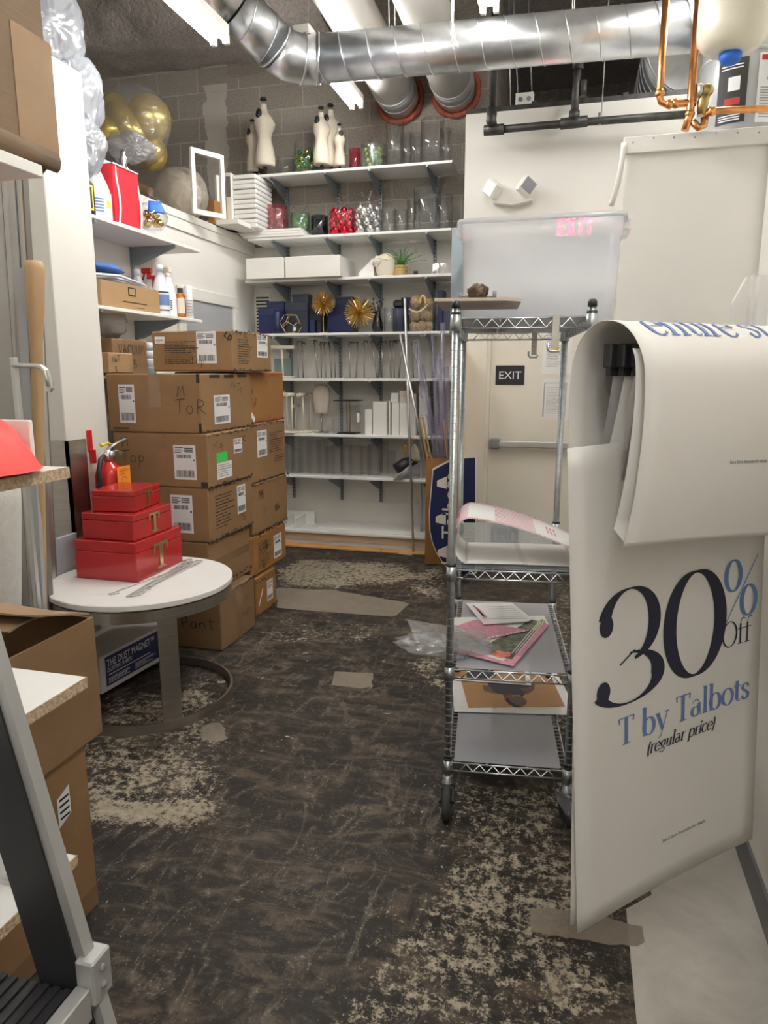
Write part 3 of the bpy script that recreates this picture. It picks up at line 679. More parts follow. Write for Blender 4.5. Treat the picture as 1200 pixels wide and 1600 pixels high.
cylvase('glass_jar', 'empty smoky glass jar behind the left dress forms on the top shelf', 447, 6.22, za, .075, .18, acryl, None)
cylvase('glass_tumbler', 'small dark glass between the stands of the left dress forms', 405, 6.2, za, .05, .11, smoke, None)

def ornaments(z, px, y, r, h, balls, mats_, names, label, br=.022, rows=4):
    proto = {}
    x = SX(px, y, z); k = 0
    for j in range(rows):
        for i in range(balls):
            a = 2*PI*i/balls+j*.7; rr = r-br-.012; q = (k*7) % len(mats_); nm, m = names[q], mats_[q]
            L = (x+rr*math.cos(a), y+rr*math.sin(a), z+.008+br+j*(h-2*br-.02)/max(1, rows-1))
            if nm not in proto:
                b = MB(); b.ball((0,0,0), br, 14, 10); o = b.build(nm, m, loc=L); tag(o, label[q], 'ornament', label[q].split(' inside')[0]+'s '+label[q][-22:]); proto[nm] = o
                c = MB(); c.tube([(0,0,br-.001),(0,0,br+.006)], br*.22, 8); c.build('cap', orno, o)
            else:
                dup(proto[nm], L, 0, label[q])
            k += 1
def wrapjar(nm, px, y, z, r, h, mt, label, bow=None, cl=cello, top=.12):
    x = SX(px, y, z); t = thing(nm, label, 'jar', (x, y, z))
    b = MB(); b.lathe([(0,.004),(r-.004,.004),(r-.004,h),(r,h),(r,0),(0,0)], 28); b.build('jar', mt, t)
    if bow:
        def fn(u, v):
            a = 2*PI*u; k = r*1.10+.012*noise.noise(V((math.cos(a)*3, math.sin(a)*3, v*2+px)))
            if v > .8: k *= 1-(v-.8)/.2*.8
            return (k*math.cos(a), k*math.sin(a), (h*1.05)*v if v < .8 else h*.84+(v-.8)/.2*h*top*2.2)
        b = MB(); b.grid(36, 18, fn, True, True); b.build('cellophane', cl, t)
        b = MB(); zt_ = h*.84+h*top*2.2
        for k in range(7):
            a = 2*PI*k/7+px; L = .05+.03*((k*3) % 4)/3
            b.grid(2, 4, lambda u, v: ((.006+v*L)*math.cos(a+.25*(u-.5)), (.006+v*L)*math.sin(a+.25*(u-.5)), zt_-.01+v*L*bow), True)
        o = b.build('gathered_top', cl, t); solid(o, .0006)
    return t
wrapjar('ornament_jar', 478, 6.18, za, .10, .27, acryl, 'clear jar of green ornaments beside the left dress forms, top shelf')
ornaments(za, 478, 6.18, .10, .22, 6, [orng, ornl], ['green_ball','lime_ball'], ['green ball ornament inside the top shelf jar by the dress forms','lime ball ornament inside the top shelf jar by the dress forms'])
wrapjar('ornament_jar', 556, 6.22, za, .055, .20, redt, 'narrow red tinted jar of ornaments right of the dress forms, top shelf')
wrapjar('ornament_jar', 584, 6.14, za, .105, .22, acryl, 'cellophane wrapped jar of green ornaments on the top shelf', bow=.75)
ornaments(za, 584, 6.14, .105, .19, 7, [orng, ornl], ['green_bauble','lime_bauble'], ['green ball ornament inside the bow tied cellophane jar, top shelf','lime ball ornament inside the bow tied cellophane jar, top shelf'])
wrapjar('ornament_jar', 433, 6.17, zb+.065, .10, .22, redt, 'cellophane wrapped red jar on the white boards, second shelf', bow=.3, top=.02)
ornaments(zb+.065, 433, 6.17, .10, .2, 6, [ornr], ['red_ball'], ['red ball ornament inside the red jar on the white boards'])
wrapjar('ornament_jar', 470, 6.17, zb+.065, .085, .15, greent, 'cellophane wrapped green jar on the white boards, second shelf', bow=.6)
ornaments(zb+.065, 470, 6.17, .085, .12, 5, [ornl, orng], ['lime_ball','green_ball'], ['lime ball ornament inside the green jar on the white boards','green ball ornament inside the green jar on the white boards'], rows=3)
wrapjar('ornament_jar', 500, 6.20, zb, .075, .19, smoke, 'dark glass jar of small silver ornaments, second shelf')
ornaments(zb, 500, 6.20, .075, .18, 6, [orns], ['silver_ball'], ['small silver ball ornament inside the dark jar'], br=.016, rows=5)
x = SX(535, 6.15, zb); t = thing('ornament_jar', 'clear bulging cellophane bag in a box of large red ornaments, second shelf', 'jar', (x, 6.15, zb))
b = MB(); b.ball((0,0,.135), .135, 28, 18, .92, .85, 1.0, fn=lambda d: 1+.03*noise.noise(d*4)); b.build('cellophane', cello, t)
b = MB(); [b.grid(2, 3, lambda u, v: ((.004+v*.05)*math.cos(k*1.3+.3*u), (.004+v*.05)*math.sin(k*1.3+.3*u), .262+v*.05)) for k in range(5)]; solid(b.build('gathered_top', cello, t), .0006)
ornaments(zb, 535, 6.15, .125, .24, 6, [ornr], ['red_bauble'], ['large red ball ornament inside the bulging clear bag'], br=.036)
x = SX(575, 6.14, zb); t = thing('ornament_jar', 'bow tied cellophane bag of silver ornaments, second shelf', 'jar', (x, 6.14, zb))
b = MB(); b.ball((0,0,.14), .14, 28, 18, .92, .85, 1.0, fn=lambda d: 1+.04*noise.noise(d*4+V((5,0,0)))); b.build('cellophane', cello, t)
b = MB(); [b.grid(2, 3, lambda u, v: ((.004+v*.07)*math.cos(k*1.3+.3*u), (.004+v*.05)*math.sin(k*1.3+.3*u), .272+v*.07)) for k in range(6)]; solid(b.build('gathered_top', cello, t), .0006)
ornaments(zb, 575, 6.14, .13, .25, 6, [orns], ['silver_bauble'], ['large silver ball ornament inside the bow tied bag'], br=.034)

def dress_form():
    t = thing('dress_form', '', 'dress form', (0,0,0), 0, 'small linen dress forms')
    prof = [(.084,.0,.078),(.088,.03,.081),(.088,.09,.078),(.078,.15,.066),(.064,.20,.053),(.061,.225,.051),(.070,.265,.059),(.086,.305,.074),(.090,.340,.074),(.078,.385,.060),(.045,.415,.042),(.030,.435,.030),(.027,.47,.027),(.026,.485,.026)]
    prof = sorted(((a_*(1.0 if z_ < .4 else 1.05), z_, c_) for a_, z_, c_ in prof), key=lambda p: p[1])
    b = MB(); n = 28; rings = []
    for rx, z, ry in prof:
        bust = math.exp(-((z-.33)/.035)**2)*.014
        rings.append([b.add((rx*math.cos(2*PI*k/n), ry*math.sin(2*PI*k/n)-(bust if math.sin(2*PI*k/n) < -.3 else 0)*abs(math.cos(2*PI*k/n*1.0))*1.6, z+.085)) for k in range(n)])
    for A, B in zip(rings, rings[1:]):
        for k in range(n): b.face([A[k], A[(k+1) % n], B[(k+1) % n], B[k]], True)
    b.face(rings[0][::-1]); b.face(rings[-1]); b.build('torso', cream, t)
    b = MB()
    for k in range(8):
        a = 2*PI*(k+.5)/8; b.tube([(1.006*rx*math.cos(a), 1.006*ry*math.sin(a)-(0), z+.125) for rx, z, ry in prof[:-4]], .0009, 4)
    b.build('seam', beige, t)
    b = MB()
    for k in range(4): b.cyl((.013*math.cos(k*PI/2), .013*math.sin(k*PI/2), .61), .011, .014, 10)
    b.lathe([(0,.605),(.029,.605),(.029,.615),(0,.615)], 16); b.build('neck_cap', black, t)
    b = MB(); b.ball((-.066, -.012, .475), .050, 18, 12, .42, .62, .95); b.build('arm_plate', black, t)
    b = MB(); b.tube([(0,0,.01),(0,0,.14)], .012, 10); b.tube([(0,0,.06),(0,0,.10)], .018, 10); b.build('stem', black, t)
    b = MB(); b.lathe([(0,0),(.06,0),(.06,.006),(.02,.014),(0,.014)], 20); b.build('foot', black, t)
    return t
f0 = None
for px, p0, p1, y, rz, lb in ((415,152,270,6.10,1.15,'tallest of the small linen dress forms, at the left end of the top shelf'),(397,186,270,6.17,1.05,'slim linen dress form behind the tallest one at the left end'),
                             (503,166,263,6.12,1.1,'linen dress form at the front left of the trio on the top shelf'),(518,162,258,6.24,1.05,'linen dress form behind the other two of the trio'),(531,193,258,6.13,2.0,'smallest linen dress form, right one of the trio')):
    if f0 is None: f0 = dress_form(); o = f0; o['label'] = lb
    else: o = dup(f0, (0,0,0), 0, lb)
    s = (SZ(px, p0, y)-za)/.625; w_ = s if px != 397 else s*.85
    o.location = (SX(px, y, za), y, za); o.rotation_euler = (0,0,rz); o.scale = (w_*1.0, w_*1.0, s)
# white boards and drawers
x0, x1 = SX(384, 6.05, zb), SX(478, 6.05, zb)
for i in range(3):
    t = MB().box(x0-.02*i, x1-.012*i, 5.99, 6.36, zb+.001+.021*i, zb+.021+.021*i, .003).build('melamine_board', melam); tag(t, 'white melamine panel stacked under the red jar, %s of three' % ('bottom','middle','top')[i], 'panel', 'white panels on the second shelf')
for i, (p0, p1) in enumerate(((385, 443), (446, 531))):
    xa, xb = SX(p0, 5.93, zc), SX(p1, 5.93, zc); t = thing('storage_box', 'plain white storage box on the third shelf, %s of two' % ('left','right')[i], 'box', (xa, 5.93, zc), 0, 'white boxes on the third shelf')
    w = xb-xa; b = MB(); b.box(0, w, .012, .42, .002, .17, .003); b.build('box_body', melam, t); MB().box(0, w, 0, .012, 0, .172, .003).build('front_panel', trimw, t)
# wedge, bust, fern
xa, xb = SX(561, 6.1, zc), SX(584, 6.1, zc); b = MB(); b.prism([(xa,0),(xb,0),(xb,.155),(xb-.012,.155),(xa,.045)], fr((0,6.1,zc), (1,0,0), (0,0,1)), -.12); tag(b.build('white_wedge', trimw), 'white slant topped wedge beside the headless bust, third shelf', 'display block')
def bust(nm, label, px, y, z, s, stand=False):
    t = thing(nm, label, 'bust', (SX(px, y, z), y, z))
    if not stand:
        b = MB(); b.lathe([(0,0),(.068,0),(.085,.05),(.092,.10),(.080,.155),(.05,.185),(.02,.195),(0,.196)], 28, sy=.8); b.tube([(-.045,-.02,.12),(-.085,-.05,.135)], [.055,.042], 18); b.build('bust_body', cream, t)
        b = MB(); b.lathe([(0,0),(.040,0),(.041,.002),(0,.003)], 18, (-.0855,-.0503,.1352), (-.040,-.030,.015)); b.build('neck_cut', trimw, t)
    return t
bust('jewellery_bust', 'headless cream jewellery bust lying by the fern, third shelf', 603, 6.13, zc, 1)
x, y = SX(626, 6.14, zc), 6.14; t = thing('potted_fern', 'small green fern in a gold woven basket pot, third shelf', 'plant', (x, y, zc))
b = MB(); b.lathe([(0,0),(.045,0),(.055,.03),(.056,.06),(.050,.095),(.046,.095),(.046,.08),(0,.08)], 24)
for z in (.02,.055,.078): b.tube([(.058*math.cos(k*PI/12), .058*math.sin(k*PI/12), z) for k in range(24)], .004, 6, True)
b.build('basket_pot', wicker, t)
b = MB(); rr = random.Random(3)
for k in range(26):
    a = rr.uniform(0, 2*PI); L = rr.uniform(.15,.23); el = rr.uniform(.5,1.35); pts = []
    for i in range(9):
        s_ = i/8; pts.append(V((math.cos(a)*math.cos(el)*L*s_*(1+.3*s_), math.sin(a)*math.cos(el)*L*s_*(1+.3*s_), .085+math.sin(el)*L*s_-.05*s_*s_)))
    side = V((-math.sin(a), math.cos(a), 0))
    for i in range(1, 8):
        d = (pts[i+1]-pts[i]).normalized(); w = .042*(1-i/9)
        for sg in (-1, 1): p = pts[i]; b.poly([p, p+side*sg*w*.5+d*.012+V((0,0,.004)), p+side*sg*w+d*.016, p+d*.010])
    b.tube(pts, .0012, 4)
b.build('frond', green, t, recalc=False)
for i, px in enumerate((640, 648, 655, 662, 669)):
    y = 6.12+.03*(i % 2); b = MB(); b.prism([(0,0),(.09,0),(.09,.004),(.005,.004),(.03,.11),(.026,.11)], fr((SX(px,y,zc)-.02,y,zc), (.5,.86,0), (0,0,1)), .05)
    tag(b.build('acrylic_stand', acryl2), 'small clear acrylic easel stand beside the fern, %s from it' % ('first','second','third','fourth','fifth')[i], 'display stand', 'acrylic stands on the third shelf')
b = MB(); b.box(SX(646,6.2,zc), SX(653,6.2,zc), 6.2, 6.205, zc+.001, zc+.055); tag(b.build('price_card', inkk), 'small black card among the acrylic easels', 'card')
for i, px in enumerate((682, 694, 699)):
    y = 6.14; b = MB(); b.box(0, .045, 0, .004, 0, .10); b.box(0, .045, 0, .05, 0, .004); tag(b.build('acrylic_stand', acryl2, loc=(SX(px,y,zc)-.03,y,zc), rot=(0,0,.2)), 'clear acrylic sign holder at the right end of the third shelf, %s' % ('left one','middle one','right one')[i], 'display stand', 'acrylic sign holders')
# navy boxes
def nbox(p0, p1, hp, y, dep, lb, mt=navy, z=zd, nm='navy_box'):
    xa, xb = SX(p0, y, z), SX(p1, y, z); b = MB(); b.box(0, xb-xa, 0, dep, 0, hp, .003); t = b.build(nm, mt, loc=(xa, y, z)); tag(t, lb, 'box')
    l = MB(); l.box(-.003, xb-xa+.003, -.003, dep+.003, hp*.72, hp+.004, .003); l.build('lid', mt, t); return t
nbox(405, 443, .225, 6.10, .16, 'large navy gift box at the far left of the fourth shelf')
nbox(417, 444, .055, 6.14, .12, 'small navy box on top of the far left gift box', z=zd+.2295)
nbox(447, 481, .275, 6.14, .15, 'tall slate navy box behind the gold terrarium', slate)
nbox(457, 482, .065, 6.18, .10, 'small dark box on top of the tall slate box', slate, zd+.2795)
nbox(484, 503, .24, 6.2, .12, 'slate box between terrarium and gold burst', slate)
nbox(512, 552, .245, 6.20, .15, 'wide navy box behind the two gold bursts')
nbox(524, 551, .065, 6.22, .12, 'flat black blue box on the wide navy box', slate, zd+.2495)
nbox(683, 691, .34, 6.16, .16, 'narrow tall navy box right of the moss jar')
nbox(691, 704, .28, 6.18, .14, 'slate grey blue box at the right end of the fourth shelf', slate)
nbox(627, 640, .30, 6.26, .08, 'dark navy box behind the ribbed black vase', navy)
b = MB(); b.lathe([(0,0),(.045,0),(.05,.06),(.042,.16),(.036,.2),(.032,.2),(.03,.01),(0,.01)], 20); tag(b.build('navy_vase', navy, loc=(SX(434,6.06,zd),6.06,zd)), 'curved navy vase before the far left gift box', 'vase')
for i, (px, mt) in enumerate(((489,navy),(499,smoke))):
    b = MB(); b.box(-.025,.025,-.02,.02,0,.115,.006); tag(b.build('square_bottle', mt, loc=(SX(px,6.09,zd),6.09,zd)), ('navy square bottle under the small gold burst','grey glass square bottle under the small gold burst')[i], 'bottle')
x = SX(624, 6.13, zd); t = thing('ribbed_vase', 'ribbed black vase with a dark block on top, fourth shelf', 'vase', (x, 6.13, zd))
b = MB(); b.lathe([(0,0)]+[(.052,0),(.052,.20),(0,.20)], 40); 
for k in range(22): b.tube([(.052*math.cos(2*PI*k/22), .052*math.sin(2*PI*k/22), .002), (.052*math.cos(2*PI*k/22), .052*math.sin(2*PI*k/22), .198)], .005, 6)
b.build('vase_body', slate, t); b = MB(); b.box(-.05,.05,-.04,.04,.20,.27,.02); b.build('vase_top', black, t)
# gold bursts
def burst(label, px, py, r, stem):
    y = 6.06; x = SX(px, y, 2.1); z = SZ(px, py, y); t = thing('gold_burst', label, 'ornament', (x, y, zd)); zc_ = z-zd
    b = MB(); rr = random.Random(px); n = 150
    for k in range(n):
        ph = math.acos(1-2*(k+.5)/n); th = PI*(1+5**.5)*k; d = V((math.cos(th)*math.sin(ph), math.sin(th)*math.sin(ph), math.cos(ph)))
        if zc_+d.z*r < .004: continue
        L = r*rr.uniform(.88,1.02); b.tube([V((0,0,zc_))+d*.008, V((0,0,zc_))+d*L], [.0022,.0034], 4)
    b.build('spike', gold, t)
    b = MB(); b.ball((0,0,zc_), .014, 12, 8); b.build('hub', gold, t)
    if stem: b = MB(); b.tube([(0,0,0),(0,0,zc_)], .004, 8); b.lathe([(0,0),(.035,0),(.035,.005),(0,.006)], 16); b.build('stem', gold, t)
burst('gold spiked burst ornament on a thin stem, fourth shelf', 505, 474, .108, True); burst('larger gold spiked burst ornament resting on the fourth shelf', 561, 488, .14, False)
# terrarium
x = SX(455, 6.06, zd); t = thing('terrarium', 'gold framed glass terrarium with pentagon faces, fourth shelf', 'terrarium', (x, 6.06, zd+.096), .3)
bm = bmesh.new(); bmesh.ops.create_icosphere(bm, subdivisions=1, radius=1); ph = [f.calc_center_median().normalized()*.098 for f in bm.faces]
vs = [v.co.normalized() for v in bm.verts]; fc = [[f.index for f in v.link_faces] for v in bm.verts]; bm.free()
b = MB(); g = MB(); done = set(); minz = min(p.z for p in ph)
for v, fs in zip(vs, fc):
    a = v.orthogonal().normalized(); c = v.cross(a); fs = sorted(fs, key=lambda i: math.atan2(ph[i].dot(c), ph[i].dot(a)))
    for i in range(5):
        e = tuple(sorted((fs[i], fs[i-1])))
        if e not in done: done.add(e); b.tube([ph[e[0]], ph[e[1]]], .0035, 6)
    if v.y < .8: g.poly([ph[i] for i in fs])
b.build('gold_frame', gold, t); g.build('glass_pane', acryl2, t, recalc=False); t.location.z = zd-minz+.004
MB().box(.02,.05,-.075,-.072,-.06,-.03).build('price_tag', lblw, t)
# vase with dry branch
x = SX(590, 6.16, zd); t = thing('branch_vase', 'dark dried leaf branch in a clear bottle vase, fourth shelf', 'vase', (x, 6.16, zd))
b = MB(); b.lathe([(0,.004),(.038,.004),(.045,.05),(.035,.11),(.022,.15),(.026,.18),(.029,.18),(.026,.15),(.04,.11),(.05,.05),(.045,0),(0,0)], 22); b.build('bottle', smoke, t)
b = MB(); rr = random.Random(8)
for k in range(9):
    a = rr.uniform(-1,1); tip = V((a*.16, rr.uniform(-.04,.04), rr.uniform(.22,.31))); pts = [V((0,0,.02)), V((a*.02,0,.15)), tip]; b.tube(pts, [.002,.002,.001], 5)
    for j in range(7):
        q = pts[1].lerp(tip, j/6.5); d = V((rr.uniform(-1,1), rr.uniform(-.4,.4), rr.uniform(-.2,1))).normalized(); s_ = d.cross(V((0,1,0))).normalized(); b.poly([q, q+d*.012+s_*.008, q+d*.028, q+d*.012-s_*.008])
b.build('branch', dkleaf, t, recalc=False)
cylvase('cylinder_vase', 'clear cylinder vase beside the dried branch, fourth shelf', 609, 6.17, zd, .055, .21)
# glass jar of moss balls with beads
x = SX(659, 6.12, zd); t = thing('glass_block_vase', 'square glass vase filled with moss balls, fourth shelf', 'vase', (x, 6.12, zd))
b = MB(); b.box(-.108,.108,-.06,.10,0,.225,.004); b.build('vase_glass', acryl, t)
mp_ = None; i = 0
for dx_, dy_, dz_, r in ((-.065,-.01,.045,.042),(.0,-.015,.048,.044),(.062,-.01,.045,.042),(-.06,.0,.128,.044),(.06,.0,.13,.044),(.0,.035,.125,.04),(-.045,0,.245,.058),(.055,.0,.225,.05)):
    L = (x+dx_, 6.12+dy_, zd+dz_); lb = 'brown moss ball in the square glass vase, '+('bottom left','bottom middle','bottom right','middle left','middle right','middle back','large one heaped on top left','large one heaped on top right')[i]
    o = MB().ball((0,0,0), r, 18, 12, fn=lambda d: 1+.08*noise.noise(d*7+V((i,0,0)))).build('moss_ball', moss, loc=L); tag(o, lb, 'decor ball', 'moss balls'); i += 1
b = MB(); k = 0
for i in range(48):
    s_ = i/47; p = V((-.09+.15*s_, -.075, .185-.16*s_*(1-s_)+.03*s_)); b.ball(p, .0085, 8, 6)
for i in range(22): a = PI*i/21; b.ball((.022+.022*math.cos(a), -.07, .235+.055*math.sin(a)), .0085, 8, 6)
o = b.build('bead_garland', beadm, loc=(x, 6.12, zd)); tag(o, 'string of wooden beads draped over the moss balls', 'garland')

# fifth shelf: T stand, grey board, metal stands
def tbar(label, px, y, z, h, L, ang, r=.017, base=(.09,.055), lean=0.0):
    t = thing('bar_display_stand', label, 'display stand', (SX(px, y, z), y, z), ang, 'linen bar display stands')
    b = MB(); b.tube([(-L/2, 0, h), (L/2, 0, h)], r, 16); b.build('bar', cream, t)
    b = MB(); b.tube([(lean, 0, .014), (0, 0, h)], .009, 10); b.build('post', cream, t)
    b = MB(); b.box(lean-base[0], lean+base[0], -base[1], base[1], 0, .018, .008); b.build('base', cream, t)
tbar('large linen T bar stand at the left of the fifth shelf', 441, 6.08, ze, .272, .24, 0, .018, (.105,.06), .01)
o = MB().box(SX(430,6.3,ze), SX(455,6.3,ze), 6.28, 6.32, ze, ze+.18, .003).build('grey_board', tealb); tag(o, 'teal grey board standing behind the large linen T bar', 'board')
def rodstand(label, px, px2, y, h, hook, pxb=None):
    z = ze; x = SX(px, y, z); x2 = SX(px2, y, z+h)-x; t = thing('wire_display_stand', label, 'display stand', (x, y, z), 0, 'thin metal display stands')
    b = MB(); b.box(-.045, .045, -.05, .06, 0, .004); b.build('foot_plate', brushed, t)
    b = MB(); b.tube([(0, 0, .003), (x2, 0, h)], .006, 6); b.build('rod', brushed, t)
    b = MB(); b.tube([(x2-.01, 0, h-.02), (x2, 0, h), (x2+hook, -.01, h+.008), (x2+hook*1.1, -.01, h-.012)], .004, 6); b.ball((x2, 0, h+.004), .007, 8, 6); b.build('hook', ironp, t)
rods = [(466,465,6.16,.32,.05),(474,472,6.2,.31,.03),(497,491,6.12,.325,.03),(502,501,6.2,.315,.02),(509,507,6.14,.31,.04),(518,515,6.2,.315,.05),(524,523,6.25,.31,.03),(547,546,6.14,.31,.04),(556,559,6.2,.31,-.05),(569,569,6.16,.315,.03),(589,580,6.12,.325,.02),(591,592,6.22,.31,.03),(597,597,6.15,.31,.04),(611,609,6.2,.315,.05),(616,615,6.14,.31,.03),(623,629,6.18,.32,-.06),(640,627,6.2,.32,.04),(646,645,6.25,.31,.03)]
ordn = ['first','second','third','fourth','fifth','sixth','seventh','eighth','ninth','tenth','eleventh','twelfth','thirteenth','fourteenth','fifteenth','sixteenth','seventeenth','eighteenth']
for i, (a_, b_, y, h, hk) in enumerate(rods): rodstand('thin metal display stand on the fifth shelf, %s from the left' % ordn[i], a_, b_, y, h, hk)
x = SX(497, 6.2, ze); o = MB().lathe([(0,0),(.075,0),(.078,.008),(.075,.016),(0,.016)], 28).build('linen_disc', cream, loc=(x, 6.16, ze+.337)); tag(o, 'round linen pad lying on the tops of the metal stands', 'pad')
# sixth shelf
for args in (('linen bar stand pointing forward, first of the front row on the sixth shelf', 449, 6.14, zf, .345, .20, 1.45), ('linen bar stand pointing forward, second of the front row on the sixth shelf', 457, 6.06, zf, .345, .20, 1.5),
             ('leaning linen bar stand, third of the front row on the sixth shelf', 474, 6.10, zf, .345, .17, 1.45, .017, (.06,.06), .015), ('linen bar stand turned sideways near the linen head form, sixth shelf', 486, 6.24, zf, .345, .20, .2)):
    tbar(*args)
tbar('shorter linen bar stand at the left end of the sixth shelf', 438, 6.22, zf, .235, .12, 1.4, .016, (.06,.05)); tbar('shorter linen bar stand between the taller ones, sixth shelf', 462, 6.26, zf, .235, .12, 1.4, .016, (.06,.05))
x = SX(503, 6.17, zf); t = thing('neck_form', 'tapered beige linen neck form on a metal stem, sixth shelf', 'display stand', (x, 6.17, zf))
b = MB(); b.lathe([(0,.175),(.058,.175),(.062,.20),(.078,.28),(.083,.35),(.076,.40),(.05,.43),(0,.44)], 28, sy=.6); b.build('linen_form', beige, t)
b = MB(); b.tube([(0,0,.005),(0,0,.176)], .007, 8); b.ball((-.014,0,.145), .008, 8, 6); b.build('stem', brushed, t); MB().box(-.06,.06,-.045,.045,0,.010,.002).build('foot', brushed, t)
t = thing('display_table', 'black topped clear acrylic pedestal in the middle of the sixth shelf', 'display stand', (SX(545,6.16,zf), 6.16, zf))
MB().box(-.11,.11,-.11,.10,.292,.300,.002).build('top_plate', inkk, t); MB().box(-.085,.085,-.08,.08,.008,.292).build('acrylic_column', acryl2, t); MB().box(-.09,.09,-.085,.085,0,.008,.002).build('foot_plate', inkk, t)
b = MB(); [b.tube([(s_, .0, .008), (s_, 0, .292)], .004, 6) for s_ in (-.015,.012)]; b.build('rod', brass, t)
o = MB().box(-.035,.035,-.03,.03,0,.13,.002).build('acrylic_block', acryl2, loc=(SX(527,6.12,zf),6.10,zf)); tag(o, 'small clear acrylic cube left of the black topped pedestal', 'display block')
t = thing('acrylic_display', 'upright clear acrylic frame right of the black topped pedestal', 'frame', (SX(562,6.10,zf), 6.06, zf)); MB().box(-.022,.022,0,.02,0,.21,.002).build('frame_body', acryl2, t); b = MB(); b.box(-.012,.012,-.002,0,.11,.19); b.build('window', lblw, t)
rz_ = [(570,581,6.10,.22,'short white riser, leftmost of the block row',zf,trimw),(582.5,604,6.08,.29,'wide white riser second in the block row',zf,trimw),(607.5,609.5,6.1,.3,'thin white divider standing between two risers',zf,trimw),(612,623.5,6.06,.285,'white riser third in the block row',zf,trimw),(624.5,649,6.06,.285,'widest white riser under the small cubes',zf,trimw),
       (611,622.5,6.08,.08,'small white cube on a riser',zf+.287,trimw),(624,637,6.06,.055,'lower linen cube of the pair on the risers',zf+.287,beige),(624,637,6.06,.045,'upper linen cube of the pair on the risers',zf+.343,beige),(639,649.5,6.08,.075,'linen cube at the right end of the riser tops',zf+.287,beige),(631,641,6.2,.13,'grey cube standing behind the linen cubes',zf+.287,greyl),
       (655,668,6.1,.17,'lower white riser behind the metal poles',zf,trimw),(655,668,6.1,.16,'middle white riser behind the metal poles',zf+.172,trimw),(655,667,6.1,.13,'top white riser behind the metal poles',zf+.334,trimw)]
for p0, p1, y, h, lb, z, m in rz_:
    o = MB().box(SX(p0,y,z), SX(p1,y,z), y, y+.13, z+.0005, z+h, .002).build('display_riser' if h > .1 else 'display_cube', m); tag(o, lb+', sixth shelf', 'display block', 'white risers and cubes')
# seventh shelf: acrylic boxes
bx = [(436,444,6.2,.33),(444,452,6.08,.24),(453,467,6.14,.335),(455,466,6.06,.225),(468,480,6.12,.31),(481,496,6.1,.30),(497,507,6.14,.31),(508,516,6.1,.25),(518,534,6.08,.275),(535,545,6.12,.27),(546,562,6.08,.27),(563,574,6.12,.26),(575,590,6.1,.285),(591,602,6.2,.30),(604,614,6.18,.22)]
for i, (p0, p1, y, h) in enumerate(bx):
    xa, xb = SX(p0, y, zg), SX(p1, y, zg)-.004; d = .13; b = MB(); w = .003
    b.box(xa, xb, y, y+w, zg, zg+h); b.box(xa, xb, y+d-w, y+d, zg, zg+h); b.box(xa, xa+w, y+w, y+d-w, zg, zg+h); b.box(xb-w, xb, y+w, y+d-w, zg, zg+h); b.box(xa+w, xb-w, y+w, y+d-w, zg+h-w, zg+h)
    tag(b.build('acrylic_cover', acryl2), 'clear acrylic display box on the seventh shelf, %s from the left' % ordn[i], 'display box', 'clear acrylic boxes')
p = V((SX(622,6.08,zg), 6.06, zg)); t = thing('hardware_bag', 'dark plastic bag of metal hooks hanging over the seventh shelf edge', 'bag', p)
b = MB(); b.tube([(-.02,.0,.075),(.05,.03,.12),(.14,.10,.16)], [.06,.065,.05], 14, flat=(1,.8)); b.build('black_tray', black, t)
b = MB(); rr = random.Random(4)
for k in range(26): a = rr.uniform(-.03,.03); b.tube([(.02+a*1.5, -.08+rr.uniform(-.02,.02), -.02+rr.uniform(0,.05)), (.09+a, -.01, .10+a), (.16+a, .06, .19+a)], .003, 5)
b.build('metal_hook', satin, t)
b = MB(); b.grid(8, 5, lambda u, v: (.10+.10*u, .04-.05*v, .15+.10*math.sin(u*3)*v+.06*v), True); solid(b.build('cream_sheet', cream, t), .002)
b = MB(); b.poly([(.02,.12,.24),(.05,.12,.21),(.09,.12,.26),(.13,.12,.34),(.09,.12,.32),(.06,.12,.34),(.05,.12,.28),(.03,.12,.30)]); solid(b.build('gold_star', gold, t), .003)
# bottom deck
zt = .137; xa = SX(430,6.1,zt)
t = thing('shelf_divider', 'white melamine dividers slotted together at the left of the bottom deck', 'divider', (0,0,zt))
MB().box(xa, SX(492,6.3,zt), 6.29, 6.305, 0, .12).build('back_rail', melam, t)
for px in (442, 461): x = SX(px, 6.03, zt); b = MB(); b.box(x, x+.012, 6.03, 6.29, 0, .10); b.build('fin', melam, t)
o = MB().box(SX(496,6.05,zt), -.96, 6.04, 6.36, zt+.001, zt+.028, .003).build('spare_board', melam); tag(o, 'long white spare shelf board lying on the bottom deck', 'board')
# vent grille
t = thing('air_vent', 'white louvred vent grille at the left end of the back wall', 'vent', (-2.865, 6.384, 2.10))
b = MB(); b.box(-.085,.085,-.012,0,-.18,.18); b.build('grille_plate', trimw, t); b = MB(); [b.box(-.065,.065,-.0135,-.012,-.155+.03*i,-.155+.03*i+.014) for i in range(11)]; b.build('slot', inkk, t)

